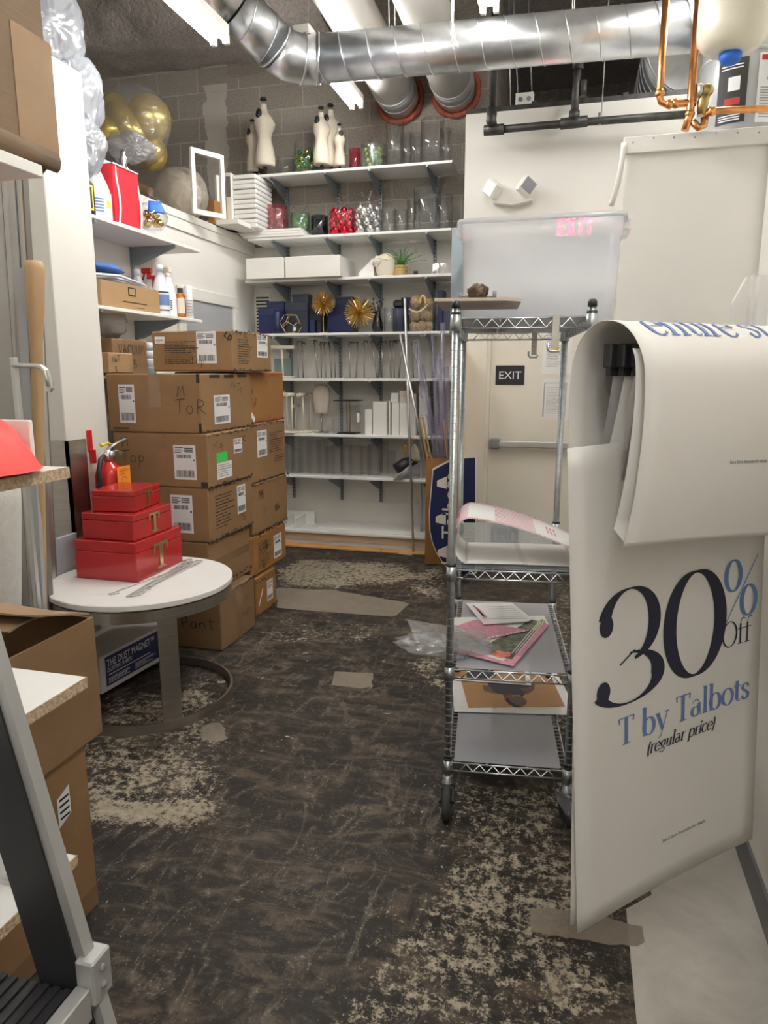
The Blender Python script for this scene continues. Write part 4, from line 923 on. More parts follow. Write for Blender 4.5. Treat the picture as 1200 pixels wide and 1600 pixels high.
# ------------------------------------------------------------------ poles, tubes, tall carton and blue sign right of the shelves
for i, (pb, pt, hz) in enumerate((((646,864),(632.5,466),0),((659,858),(653,463),0))):
    y = 5.80-.06*i if i == 0 else 5.86; q0 = atz(*pb); q1 = at(*pt, q0.y+.05)
    t = thing('metal_pole', ('left','right')[i]+' one of two tall brushed metal poles on flat foot plates beside the back shelves', 'pole', q0, 0, 'metal poles on plates')
    b = MB(); b.tube([(0,0,.008), q1-q0], .012, 12); b.build('pole', satin, t)
    b = MB(); b.box(-.10,.03,-.10,.04,0,.008,.002); o = b.build('foot_plate', satin, t, rot=(0,0,-.25))
q0 = at(668, 735, 5.70); q1 = at(625, 523, 5.93); o = MB().tube([q0, q1], .011, 12).build('leaning_rod', satin); tag(o, 'grey metal rod leaning left out of the tall carton', 'rod')
cx0, cx1 = SX(665, 5.64, .6), SX(722, 5.64, .6); zt = SZ(665, 716, 5.64)
t = thing('tall_carton', 'tall open brown carton holding clear tubes and wood strips', 'carton', (cx0, 5.64, 0)); w = cx1-cx0
b = MB(); b.box(0,w,0,.006,0,zt); b.box(0,w,.174,.18,0,zt); b.box(0,.006,.006,.174,0,zt); b.box(w-.006,w,.006,.174,0,zt); b.box(.006,w-.006,.006,.174,0,.006); b.build('carton_body', cardo, t)
tubes = [((690,715),(692,515),.020),((684,715),(676,523),.016),((700,715),(684,560),.022),((694,716),(686,552),.018),((705,715),(697,573),.022),((682,716),(646,533),.014),((686,717),(652,531),.014),((678,717),(661,570),.010)]
for i, (pb, pt, r) in enumerate(tubes):
    yy = 5.70+.014*i; q1 = at(*pt, yy+.06); q0 = at(*pb, yy); d = (q1-q0); q0 = q0-d.normalized()*.5 if i != 0 else q0-d.normalized()*.45
    L = d.length+.5; dn = d.normalized(); b = MB()
    b.tube([q0, q0+dn*L], r, 14); tag(b.build('clear_tube', tubem), 'lilac tinted clear tube standing in the tall carton, %s' % ('tallest, upright','left of the tallest','thick one behind the blue sign','thin one beside the tallest','rightmost','leaning furthest left','second of those leaning left','thinnest')[i], 'tube', 'clear plastic tubes')
for i, (pb, pt) in enumerate((((668,716),(655,652)),((673,716),(660,651)),((699,712),(694,655)))):
    yy = 5.68; q1 = at(*pt, yy); q0 = at(*pb, yy); d = (q1-q0).normalized(); b = MB(); b.tube([q0-d*.3, q1], .017, 4, flat=(1,.5)); tag(b.build('wood_strip', wood), 'raw wood strip in the tall carton, %s' % ('far left','second from left','beside the clear tubes')[i], 'wood strip', 'wood strips')
# blue sign
ys = 5.40; S = lambda px, py: (lambda q: (q.x, q.z))(at(px, py, ys))
ox, oz = S(672, 893)
def sgn(px, py): a, c = S(px, py); return (a-ox, c-oz)
t = thing('blue_sign', 'navy blue shop sign board with white lettering standing on its end before the tall carton', 'sign', (ox, ys, oz)); zlow = oz
outl = [sgn(*p) for p in ((676,732),(697,721),(716,714),(745,712),(745,896),(718,902),(704,893),(692,880),(682,865),(675,848),(671,830),(670,800))]
F = fr((0,0,0), (1,0,0), (0,0,1)); b = MB(); b.prism(outl, F, -.02); b.build('border', trimw, t)
cxx = sum(p[0] for p in outl)/len(outl); czz = sum(p[1] for p in outl)/len(outl)
inner = [(cxx+(a-cxx)*.945, czz+(c-czz)*.97) for a, c in outl]; b = MB(); b.prism(inner, lambda a, c, d=0: V((a, -.003-d*.5, c)), .003); b.build('navy_face', navy, t)
b = MB(); a0, c0 = sgn(713, 884); FT = lambda a, c, d=0: V((a0-c, -.0062, c0+a)); b.text('by Talbots', .175, FT, 'LEFT')
for (px, py) in ((683,756),(681,812),(684,864)):
    q = [sgn(px, py-5), sgn(px+16, py-12), sgn(px+16, py+8), sgn(px, py+4)]; b.poly([(a, -.0062, c) for a, c in q])
b.build('lettering', trimw, t, recalc=False)

# ------------------------------------------------------------------ cartons
HAND = dict(M=[[(0,0),(.12,.7),(.25,.3),(.42,.72),(.5,.05)]], T=[[(0,.66),(.55,.74)],[(.25,.7),(.22,0)]], o=[arc(.2,.2,.17,.2,90,450,10)], p=[[(.05,.4),(.0,-.35)],arc(.16,.22,.16,.17,160,-170,10)],
  P=[[(.08,0),(.1,.7)],arc(.15,.5,.28,.2,110,-110,10)], a=[arc(.2,.18,.17,.18,60,380,10),[(.37,.36),(.40,0)]], n=[[(.02,.36),(.05,0)],arc(.2,.15,.15,.2,170,0,6)+[(.36,0)]], t=[[(.15,.6),(.14,0),(.35,.05)],[(0,.42),(.4,.44)]], R=[[(.05,0),(.08,.7)],arc(.12,.52,.28,.18,100,-100,8),[(.12,.33),(.45,0)]],
  V=[[(0,.7),(.2,0),(.42,.7)]], A=[[(0,0),(.2,.7),(.42,0)],[(.08,.25),(.34,.25)]], C=[arc(.25,.35,.22,.35,50,310,10)], U=[[(0,.7),(.05,.1),(.2,0),(.35,.1),(.4,.7)]], S=[arc(.2,.52,.17,.17,40,270,8)+arc(.2,.18,.18,.18,90,-140,8)], G=[arc(.25,.35,.22,.35,50,350,10)+[(.25,.3)]], L=[[(.05,.7),(.05,0),(.4,0)]], D=[[(.05,0),(.05,.7)],arc(.05,.35,.4,.35,90,-90,8)])
HAND['-'] = [[(.05,.35),(.35,.33)]]; HAND['?'] = [arc(.2,.5,.17,.18,170,-80,8)+[(.2,.15)],[(.2,.04),(.21,.0)]]
def hand(b, st, size, F, u, v, ang=0, w=.006):
    ca, sa = math.cos(ang), math.sin(ang); x = 0
    for ch in st:
        if ch == ' ': x += .35; continue
        for s_ in HAND.get(ch, []): b.stroke([(u+((x+p)*ca-q*sa)*size, v+((x+p)*sa+q*ca)*size) for p, q in s_], w, F)
        x += .58
def barcode(b, F, u0, u1, v0, v1, seed):
    rr = random.Random(seed); u = u0
    while u < u1: w = rr.choice((.6,1,1.6))*(u1-u0)/46; b.poly([F(u,v0),F(min(u+w,u1),v0),F(min(u+w,u1),v1),F(u,v1)]); u += w+rr.choice((.6,.9,1.5))*(u1-u0)/46
def rect(b, F, u0, u1, v0, v1): b.poly([F(u0,v0),F(u1,v0),F(u1,v1),F(u0,v1)])
def shiplabel(par, Fr, u0, u1, v0, v1, seed, tall=True):
    b = MB(); F = lambda a, c: Fr(a, c, .0012); rect(b, F, u0, u1, v0, v1); b.mi = 1; F = lambda a, c: Fr(a, c, .0018); w, h = u1-u0, v1-v0
    barcode(b, F, u0+.1*w, u1-.1*w, v0+.07*h, v0+.27*h, seed); barcode(b, F, u0+.15*w, u1-.2*w, v0+.62*h, v0+.73*h, seed+1)
    for k in range(4): rect(b, F, u0+.06*w, u0+(.35+.1*(k % 2))*w, v0+(.78+.045*k)*h, v0+(.80+.045*k)*h)
    for k in range(3): rect(b, F, u0+.5*w, u1-.12*w, v0+(.80+.05*k)*h, v0+(.825+.05*k)*h)
    rect(b, F, u1-.12*w, u1-.04*w, v0+.55*h, v0+.59*h); b.build('shipping_label', [lblw, inkk], par, recalc=False)
def printed(b, F, u0, u1, v0, v1, n, seed):
    rr = random.Random(seed); h = (v1-v0)/n
    for k in range(n):
        v = v1-(k+.7)*h; u = u0
        if k == n//3: rect(b, F, u0, u1, v, v+h*.4); continue
        while u < u0+(u1-u0)*rr.uniform(.5,1.0): L = rr.uniform(.03,.10)*(u1-u0)*2; rect(b, F, u, min(u+L,u1), v, v+h*rr.uniform(.25,.4)); u += L+.02*(u1-u0)
def torn(b, F, u0, u1, v, seed):            # black scrawl of carton-edge marks along a taped edge
    rr = random.Random(seed); u = u0
    while u < u1:
        L = rr.uniform(.015,.05); b.stroke([(u, v+rr.uniform(-.008,.008)), (u+L*.5, v+rr.uniform(-.014,.014)), (u+L, v+rr.uniform(-.01,.01))], rr.uniform(.003,.010), F)
        if rr.random() < .5: b.stroke([(u+L*.3, v+.012), (u+L*.6, v-.02)], .004, F)
        u += L+rr.uniform(.0,.03)
def carton(label, x0, x1, y0, y1, z0, z1, mt=card, rz=0.0, group='stacked shipping cartons', tape=True, name='carton', soft=.006):
    t = thing(name, label, 'carton', (x0, y0, z0), rz, group); w, d, h = x1-x0, y1-y0, z1-z0
    b = MB(); b.box(0, w, 0, d, 0, h, soft)
    o = b.build('carton_body', mt, t)
    Ff = fr((0,0,0), (1,0,0), (0,0,1)); Fr_ = fr((w,0,0), (0,1,0), (0,0,1)); Ft = fr((0,0,h), (1,0,0), (0,1,0))
    if tape:
        b = MB(); u = w*.52; rect(b, lambda a, c: Ff(a, c, .0008), u-.035, u+.035, h*.45, h-.003); rect(b, lambda a, c: Ft(a, c, .0008), u-.035, u+.035, .004, d-.004); b.build('packing_tape', tapem, t, recalc=False)
        b = MB(); rect(b, lambda a, c: Ft(a, c, .0012), u-.002, u+.002, .01, d-.01); b.build('flap_seam', inkk, t, recalc=False)
    return t, Ff, Fr_, w, d, h
def ink(t, fn, mat_=inkk, name='marker_lettering', off=.0016):
    b = MB(); fn(b, off); b.build(name, mat_, t, recalc=False)
O = lambda F, off: (lambda a, c, d=0: F(a, c, off))
# front column
t, A, B, w, d, h = carton('bottom front carton marked Pant, on the floor behind the round table', -2.43, -1.870, 3.46, 3.90, 0, .327, cardd, .0)
ink(t, lambda b, f: (hand(b, 'Pant', .10, O(A, f), w-.255, .12, .05, .006), torn(b, O(B, f), .02, d-.02, h-.012, 3), hand(b, 'M', .06, O(B, f), .3, .2, 0, .004), hand(b, 'PaRt', .05, O(B, f), .27, .11, .1, .004)))
b = MB(); rect(b, O(B, .0012), .19, .26, .002, h-.002); b.build('packing_tape', tapem, t, recalc=False)
t, A, B, w, d, h = carton('front carton second from the floor, mostly hidden by the round table', -2.48, -1.930, 3.46, 3.99, .329, .628, card)
ink(t, lambda b, f: (torn(b, O(B, f), .01, d, h-.008, 5), torn(b, O(B, f), .2, d, .03, 6))); b = MB(); rect(b, O(B, .0012), .02, d-.02, h*.45, h*.62); b.build('packing_tape', tapem, t, recalc=False)
t, A, B, w, d, h = carton('front carton third from the floor with a shipping label and printed side', -2.47, -1.912, 3.46, 4.01, .630, .935, card)
shiplabel(t, A, w-.235, w-.10, .05, .265, 31); shiplabel(t, B, .34, .45, .10, .27, 32)
ink(t, lambda b, f: (printed(b, O(B, f), .07, .30, .06, .26, 11, 4), torn(b, O(B, f), .0, d, h-.006, 7), torn(b, O(B, f), 0, d, .01, 8), hand(b, 'TS', .06, O(B, f), .38, .05, 0, .004)), name='print_lettering')
t, A, B, w, d, h = carton('fourth front carton from the floor marked M Top with a green sticker', -2.490, -1.902, 3.46, 4.00, .937, 1.234, card)
shiplabel(t, A, w-.21, w-.075, .045, .235, 41); shiplabel(t, B, .30, .41, .16, .245, 42)
ink(t, lambda b, f: (hand(b, 'M', .075, O(A, f), .06, .215, .1, .0045), hand(b, 'Top', .095, O(A, f), .05, .13, .02, .0045), hand(b, 'MTop', .055, O(B, f), .06, .20, .15, .0035), torn(b, O(B, f), 0, d, h-.008, 9), torn(b, O(B, f), 0, d, .006, 10), hand(b, 'M', .06, O(B, f), .46, .22, 1.4, .006), rect(b, O(A, f), w-.05, w-.01, .005, .035)))
b = MB(); F = O(B, .0012); rect(b, F, .09, .22, .13, .185); b.build('green_sticker', lblg, t, recalc=False)
b = MB(); rect(b, F, .09, .27, .035, .128); b.mi = 1; F = O(B, .0018); printed(b, F, .10, .26, .045, .12, 6, 5); b.build('address_sticker', [lblw, inkg], t, recalc=False)
t, A, B, w, d, h = carton('fifth front carton from the floor marked M Top, just under the top one', -2.507, -1.930, 3.46, 4.08, 1.236, 1.555, card)
shiplabel(t, A, .075, .175, .05, .26, 51); shiplabel(t, B, .14, .33, .04, .20, 52)
ink(t, lambda b, f: (hand(b, 'M', .085, O(A, f), w-.14, .195, .0, .004), hand(b, 'ToR', .11, O(A, f), w-.155, .105, 0, .004), hand(b, 'M-To', .065, O(B, f), .35, .24, -.25, .004), torn(b, O(B, f), .0, d, .006, 12), [rect(b, O(B, f), .1+.17*k, .22+.17*k, h-.025, h-.006) for k in range(3)], rect(b, O(A, f), w-.022, w-.003, h-.05, h-.003), rect(b, O(A, f), w-.018, w-.003, .003, .055), printed(b, O(A, f), .03, .13, .012, .03, 1, 2)))
t, A, B, w, d, h = carton('topmost carton of the stack with printed lines and two long labels', -2.421, -1.905, 3.80, 4.345, 1.568, 1.797, card)
shiplabel(t, A, w-.225, w-.10, .045, .225, 61); shiplabel(t, B, .33, .49, .085, .222, 62)
ink(t, lambda b, f: (printed(b, O(A, f), .08, .30, .04, .175, 11, 6), printed(b, O(B, f), .07, .26, .04, .19, 11, 7), hand(b, 'M', .05, O(A, f), w-.265, .105, .1, .003), hand(b, 'Top', .06, O(A, f), w-.27, .04, 0, .003), torn(b, O(B, f), 0, d, h-.006, 14), torn(b, O(B, f), 0, d, .005, 15), hand(b, 'LD', .045, O(A, f), w-.05, h-.03, -.7, .008), hand(b, 'MTo', .05, O(B, f), .15, .19, -.8, .0035)), name='print_lettering')
b = MB(); rect(b, O(A, .0012), .02, .085, .16, .20); b.mi = 1; printed(b, O(A, .0018), .03, .075, .165, .185, 2, 1); b.build('small_label', [lblw, inkk], t, recalc=False)
# rear column
t, A, B, w, d, h = carton('lowest carton of the rear column, on the floor', -2.40, -1.920, 4.03, 4.345, 0, .262, cardo)
shiplabel(t, B, .165, .26, .06, .20, 71); ink(t, lambda b, f: (torn(b, O(B, f), 0, d, h-.03, 16), torn(b, O(B, f), 0, d, .01, 17)))
b = MB(); b.stroke([(.03,.07),(.10,.17)], .014, O(B, .002)); b.build('packing_tape', lblw, t, recalc=False)
t, A, B, w, d, h = carton('second carton of the rear column, bulging past the one below', -2.45, -1.930, 4.02, 4.575, .264, .535, cardo, soft=.02)
shiplabel(t, B, .33, .46, .05, .21, 73); ink(t, lambda b, f: (printed(b, O(B, f), .08, .28, .05, .22, 11, 8), torn(b, O(B, f), 0, d, h-.008, 18), hand(b, 'G', .07, O(B, f), .2, .15, .2, .010), hand(b, 'G', .07, O(B, f), .15, .03, .2, .008)))
t, A, B, w, d, h = carton('third carton of the rear column with scribbled marks and no label', -2.45, -1.935, 4.05, 4.62, .537, .865, card)
ink(t, lambda b, f: (hand(b, 'MS', .08, O(B, f), .10, .22, 0, .008), hand(b, '?', .09, O(B, f), .16, .10, 0, .004), hand(b, 'GG', .06, O(B, f), .36, .10, .2, .007), torn(b, O(B, f), 0, d, h-.006, 19), torn(b, O(B, f), 0, d, .008, 20)))
t, A, B, w, d, h = carton('fourth carton of the rear column with a white label and printed lines', -2.45, -1.940, 4.05, 4.62, .867, 1.244, card)
shiplabel(t, B, .11, .26, .16, .33, 75); ink(t, lambda b, f: (printed(b, O(B, f), .30, .53, .17, .31, 9, 9), printed(b, O(B, f), .38, .55, .10, .15, 3, 10), torn(b, O(B, f), 0, d, h-.006, 21), torn(b, O(B, f), 0, d, .006, 22)))
t, A, B, w, d, h = carton('fifth carton of the rear column with red stencilled edges', -2.46, -1.960, 4.09, 4.66, 1.246, 1.566, cardo)
ink(t, lambda b, f: (torn(b, O(B, f), .04, d-.02, h-.02, 23), torn(b, O(B, f), .04, d-.02, .012, 24), hand(b, 'G', .05, O(B, f), .28, .24, 0, .006), hand(b, 'L', .05, O(B, f), .30, .035, 1.5, .006)), inkr, 'red_stencil')
ink(t, lambda b, f: (hand(b, 'M', .05, O(B, f), .05, .18, 0, .004), hand(b, 'ToP', .065, O(B, f), .03, .10, .1, .004)))
b = MB(); b.stroke([(.04,.06),(.09,.015)], .03, O(B, .002)); b.build('torn_label', lblw, t, recalc=False)

# ------------------------------------------------------------------ shelves on the partition wall and what they carry
for nm, z, ya, yb in (('upper', 2.412, 3.31, 4.755), ('lower', 1.932, 3.31, 4.74), ('lowest', 1.545, 3.50, 4.74)):
    t = thing('wall_shelf', nm+' white shelf on the partition wall above the cartons', 'shelf', (-2.95, ya, z), 0, 'shelves on the partition wall'); L = yb-ya
    MB().box(.002, .35, 0, L, -.020, 0, .003).build('board', melam, t)
    for y in ((4.44-ya, .3) if nm != 'lowest' else (4.44-ya,)):
        b = MB(); b.prism([(.003,-.021),(.335,-.021),(.335,-.04),(.06,-.14),(.003,-.14)], fr((0,y,0), (1,0,0), (0,0,1)), .006); b.box(.325,.345,y-.012,y+.012,-.036,-.021); b.build('bracket', steelg, t)
o = MB().box(-2.949, -2.936, 4.425, 4.455, 1.2, 2.66).build('shelf_standard', steelg); tag(o, 'grey slotted upright on the partition wall beside the cleaning bottles', 'shelf upright')
def bottle(nm, label, prof, x, y, z, mt, cat='bottle', parts=(), sx=1, sy=1, n=24, group=None):
    t = thing(nm, label, cat, (x, y, z), 0, group); b = MB(); b.lathe(prof, n, sx=sx, sy=sy); b.build('bottle_body', mt, t)
    for pn, pf, pmt in parts: b = MB(); pf(b); b.build(pn, pmt, t)
    return t
cylab = lambda r, a0, w_, z0, z1: (lambda b: b.grid(8, 1, lambda u, v: V((r*math.cos(a0+(u-.5)*w_), r*math.sin(a0+(u-.5)*w_), z0+(z1-z0)*v))))
xs = -2.72; FA = -.75   # direction labels face
z = 2.413
bottle('detergent_jug', 'large white plastic jug beside the red tote bag, upper partition shelf', [(0,0),(.09,0),(.095,.01),(.095,.14),(.075,.20),(.035,.29),(.028,.33),(.028,.35),(0,.35)], -2.70, 3.74, z, whitepl, 'jug', [('jug_label', cylab(.097,FA+.2,1.3,.03,.13), lblw), ('label_print', lambda b: [cylab(.0985,FA+.1,.5,.035+.016*i,.043+.016*i)(b) for i in range(5)], inkb), ('yellow_patch', cylab(.0985,FA+.7,.3,.06,.10), yellow)])
bottle('black_bottle', 'short black container with a yellow edged label at the pier, upper partition shelf', [(0,0),(.05,0),(.05,.16),(.03,.18),(0,.18)], -2.655, 3.60, z, black, parts=[('yellow_edge', cylab(.0515,FA,1.6,.02,.15), yellow), ('black_label', cylab(.0525,FA,1.2,.03,.14), black)])
t = thing('tote_bag', 'red fabric tote bag with white piping on the upper partition shelf', 'bag', (-2.64, 3.845, z), .0)
b = MB(); b.prism([(0,0),(.235,0),(.24,.33),(-.005,.33)], lambda a, c, d=0: V((-d+.015*math.sin(c*20+a*9), a, c)), .14); b.build('bag_body', redcl, t)
b = MB()
for a in (.02, .232): b.tube([(.012+.012*math.sin(k*.6), a+.004*k*.2, .33*k/8) for k in range(9)], .006, 6)
b.tube([(.01, -.005+.245*k/8, .33) for k in range(9)], .005, 6); b.tube([(.012, .0+.235*k/8, .006) for k in range(9)], .005, 6); b.build('white_piping', whitepl, t)
for i, (x, y) in enumerate(((-2.86,3.98),(-2.80,4.20))):
    t = thing('glass_finial_jar', 'mirrored glass finial jar poking up behind the red tote bag, '+('left','right')[i], 'jar', (x, y, z)); b = MB(); b.lathe([(0,0),(.05,0),(.06,.1),(.05,.34),(.02,.36),(.03,.40),(.018,.42),(.03,.45),(.012,.48),(.018,.50),(0,.52)], 20); b.build('jar_body', orns, t)
    b = MB(); b.lathe([(.062,.30),(.064,.33),(.052,.36)], 20); b.build('blue_tape', bluep, t)
o = MB().box(-2.93, -2.92, 4.02, 4.32, z, z+.46).build('pale_board', steelb); tag(o, 'pale board with a blue edge behind the finial jars', 'board')
o = MB().box(-2.90, -2.80, 4.36, 4.60, z, z+.05, .004).build('pink_box', redcl); tag(o, 'flat red box lying behind the jar of gold balls', 'box')
yj = 4.33; xj = -2.70; t = thing('apothecary_jar', 'footed clear apothecary jar of gold balls with blue tape, upper partition shelf', 'jar', (xj, yj, z))
b = MB(); b.lathe([(0,0),(.05,0),(.05,.008),(.015,.02),(.015,.035),(.06,.06),(.095,.11),(.10,.14),(.075,.19),(.06,.215),(.058,.215),(.073,.188),(.097,.14),(.092,.11),(.058,.064),(0,.05)], 28); b.build('glass_bowl', acryl, t)
b = MB(); b.lathe([(.062,.216),(.066,.225),(.04,.25),(.012,.26),(.01,.27),(.024,.285),(.014,.305),(0,.31)], 24); b.build('glass_lid', acryl, t)
b = MB(); b.grid(8, 6, lambda u, v: ((.066+.028*v)*math.cos(FA+.1+(u-.5)*1.3), (.066+.028*v)*math.sin(FA+.1+(u-.5)*1.3), .222-.075*v)); solid(b.build('blue_tape', bluep, t), .001)
pr = None
for i, (dx_, dy_, dz_) in enumerate(((-.04,0,.098),(.04,.015,.098),(0,-.045,.10),(.0,.045,.105),(-.02,-.03,.15),(.035,-.01,.152),(0,.03,.155))):
    L = (xj+dx_, yj+dy_, z+dz_); lb = 'gold ball ornament inside the footed apothecary jar'
    if pr is None: pr = MB().ball((0,0,0), .027, 14, 10).build('gold_ball', orno, loc=L); tag(pr, lb, 'ornament', 'gold balls in the apothecary jar')
    else: dup(pr, L, 0, lb)
# lower partition shelf
z = 1.933
t = thing('small_carton', 'worn small cardboard box of hangers at the left of the lower partition shelf', 'carton', (-2.86, 3.66, z), .0)
b = MB(); b.box(0,.22,0,.60,0,.006); b.box(0,.006,0,.60,.006,.15); b.box(.214,.22,0,.60,.006,.15); b.box(.006,.214,0,.006,.006,.15); b.box(.006,.214,.594,.60,.006,.15); b.build('carton_body', cardl, t)
b = MB(); F = fr((.2215,0,0), (0,1,0), (0,0,1)); rect(b, F, .26, .34, .085, .135); b.mi = 1; rect(b, O(F,.001), .27,.33,.092,.128); b.mi = 0; rect(b, F, .2,.45,.045,.05); rect(b, F, .35,.42,.02,.024); b.build('box_print', [inkk, cardl], t, recalc=False)
b = MB()
for k in range(3): b.tube([(.05+.05*k,.02,.16+.012*k),(.12+.03*k,.25,.175+.012*k),(.19,.50,.158+.006*k)], .008, 8)
tag(b.build('white_hanger', whitepl, loc=(-2.86, 3.66, z)), 'white plastic hangers lying over the small worn box', 'hanger')
b = MB(); b.ball((.10,.20,.235), .07, 20, 12, 1.2, 2.2, .45, fn=lambda d: 1+.3*noise.noise(d*3)); tag(b.build('blue_cloth', bluecl, loc=(-2.86, 3.66, z)), 'crumpled blue cloth on top of the small worn box', 'cloth')
b = MB(); b.ball((.11,.47,.165), .05, 18, 10, 1.2, 2.3, .35, fn=lambda d: 1+.3*noise.noise(d*3+V((3,0,0)))); tag(b.build('blue_glove', bluep, loc=(-2.86, 3.66, z)), 'bright blue rubber glove at the right end of the small worn box', 'glove')
bottle('white_bottle', 'plain white bottle with white cap behind the small worn box', [(0,0),(.04,0),(.042,.01),(.042,.19),(.022,.25),(.02,.26),(.022,.26),(.022,.30),(0,.30)], -2.84, 4.335, z, whitepl)
bottle('cleaner_bottle', 'white cleaner bottle with a navy label, lower partition shelf', [(0,0),(.055,0),(.058,.01),(.058,.15),(.035,.23),(.02,.29),(.024,.29),(.024,.325),(0,.325)], -2.69, 4.36, z, whitepl, parts=[('navy_label', cylab(.0595,FA,1.7,.065,.135), inkb), ('label_text', lambda b: [cylab(.0598,FA,1.5,.03+.1*i,.038+.1*i)(b) for i in (0,1.15)], inkd)])
def trigger(b):
    b.tube([(0,0,.255),(0,0,.29)], .016, 10); b.box(-.055,.025,-.013,.013,.29,.325,.006); b.tube([(-.035,0,.29),(-.05,0,.25)], .006, 6)
bottle('spray_bottle', 'spray bottle with a red trigger behind the navy label cleaner', [(0,0),(.04,0),(.04,.17),(.018,.255),(0,.255)], -2.84, 4.47, z, acryl2, parts=[('spray_trigger', trigger, redpl)])
bottle('spray_bottle', 'clear spray bottle with white trigger and oval label, lower partition shelf', [(0,0),(.048,0),(.05,.01),(.05,.13),(.036,.20),(.02,.26),(0,.26)], -2.70, 4.475, z, whitepl, parts=[('spray_trigger', trigger, cream), ('oval_label', cylab(.0515,FA-.2,1.1,.03,.13), lblw), ('label_print', lambda b: [cylab(.052,FA-.2,.6,.045+.014*i,.052+.014*i)(b) for i in range(5)], inkk)])
bottle('red_spray_bottle', 'red necked spray bottle between the two white ones', [(0,0),(.03,0),(.03,.16),(.018,.2),(.02,.29),(0,.29)], -2.87, 4.58, z, redpl)
bottle('oil_bottle', 'flat amber oil bottle with a black cap, lower partition shelf', [(0,0),(.034,0),(.034,.15),(.02,.165),(.02,.17),(0,.17)], -2.665, 4.565, z, amber, parts=[('bottle_label', cylab(.0355,FA-.2,1.5,.03,.13), cream), ('black_cap', lambda b: b.cyl((0,0,.17), .02, .03, 16), black)])
bottle('spray_can', 'white aerosol can at the right end of the lower partition shelf', [(0,0),(.033,0),(.033,.17),(.03,.18),(.03,.215),(.025,.225),(0,.225)], -2.66, 4.66, z, whitepl, parts=[('can_print', lambda b: [cylab(.0335,FA,1.2,.02+.02*i,.027+.02*i)(b) for i in range(6)], inkg)])
# lowest partition shelf
z = 1.546
t, A, B, w, d, h = carton('brown carton marked VACUUM on the lowest partition shelf', -2.93, -2.66, 3.76, 4.115, z, z+.215, cardd, 0, None)
ink(t, lambda b, f: (hand(b, 'VACUUM', .078, O(B, f), .055, .128, 0, .006), hand(b, 'AS', .07, O(B, f), .16, .045, 0, .006)))
t, A, B, w, d, h = carton('small orange carton before the VACUUM carton', -2.70, -2.60, 3.72, 3.95, 1.556, 1.672, cardl, 0, None, tape=False)
ink(t, lambda b, f: (hand(b, 'MoT', .045, O(B, f), .03, .06, .15, .004), hand(b, 'S', .04, O(B, f), .05, .01, 0, .004)))
t.location = (-2.655, 3.57, 1.557); t.rotation_euler = (0,0,0)
for i in range(4):
    o = MB().ball((-2.785, 3.60, 1.648+.054*i), .027, 20, 10, 4.5, 4.2, 1.05, fn=lambda d: 1-.12*(abs(d.x)*abs(d.y))).build('folded_towel', whitecl); tag(o, 'folded white towel beside the VACUUM carton, %s of its pile' % ('lowest','second','third','top')[i], 'towel', 'folded white towels')
o = MB().box(-2.945, -2.67, 3.51, 3.745, 1.546, 1.616, .004).build('towel_tray', cardl); tag(o, 'low tan tray under the folded towels', 'tray')
for i in range(4):
    b = MB(); b.lathe([(0,0),(.036,0),(.04,.045),(.036,.05),(0,.05)], 22); o = b.build('plastic_tub', whitepl if i else tealb, loc=(-2.69, 4.185, z+.052*i)); tag(o, 'small round tub in the pile right of the VACUUM carton, %s' % ('lowest, green','second','third','top one')[i], 'tub', 'stacked tubs')
b = MB(); b.ball((0,0,.06), .13, 24, 14, .8, 1, .8, fn=lambda d: 1+.35*noise.noise(d*3.5)); tag(b.build('crumpled_bag', whitebag, loc=(-2.80, 3.93, z+.27)), 'crumpled white plastic bag on the VACUUM carton', 'bag')

# ------------------------------------------------------------------ loft above the partition
def bag(nm, label, c, r, sx, sy, sz, mt, seed, amp=.25, fq=2.5, cat='bag', nu=110, nv=72):
    ties = (V((.55,-.80,.1+.2*math.sin(seed))).normalized(), V((.2,-.5,-.85)).normalized(), V((.9,.1,.6)).normalized())
    def fn(d):
        q = d*fq+V((seed, seed*.7, 0)); k = noise.noise(q*.6)*amp*.7
        for T in ties:                      # folds fan out from where the plastic is gathered
            r_ = d.angle(T); e1 = T.orthogonal().normalized(); e2 = T.cross(e1); a = math.atan2(d.dot(e2), d.dot(e1))
            k -= amp*(.34*abs(math.sin(5.5*a+2.5*noise.noise(q*.9)+seed))**.8*math.exp(-r_*1.1)*min(1, r_*3)+.5*math.exp(-r_*5))
        return 1+k-amp*.10*abs(noise.noise(V((q.x*1.6, q.y*1.6, q.z*4))))
    b = MB(); b.ball((0,0,0), r, nu, nv, sx, sy, sz, fn); return tag(b.build(nm, mt, loc=c), label, cat)
for i, (px, py, r, y, sc, lb) in enumerate(((232,185,.172,5.3,(1,1,1),'round gold balloon at the right of the clear bag'),(198,192,.15,5.2,(.75,1,1.25),'long gold balloon leaning across the clear bag'),(178,172,.125,5.35,(1,1,1),'gold balloon at the upper left of the clear bag'),(174,205,.13,5.15,(1,1,.9),'gold balloon at the lower left of the clear bag'),(235,238,.14,5.4,(.9,1,1),'gold balloon at the bottom right of the clear bag'))):
    o = MB().ball((0,0,0), r, 28, 18, *sc).build('gold_balloon', ballo, loc=at(px, py, y), rot=(0, -.7 if i == 1 else 0, 0)); tag(o, lb, 'balloon', 'gold balloons in the clear bag')
c = at(208, 198, 5.28); bag('clear_bag', 'big clear plastic bag full of gold balloons on the loft', c, .30, 1.02, .85, 1.05, dustbag if False else polyb, 2, .16, 1.7)
c = at(206, 232, 5.0); bag('white_bag', 'crumpled white plastic bag below the gold balloons', c, .145, 1.25, .9, .75, whitebag, 5, .4, 2.6)
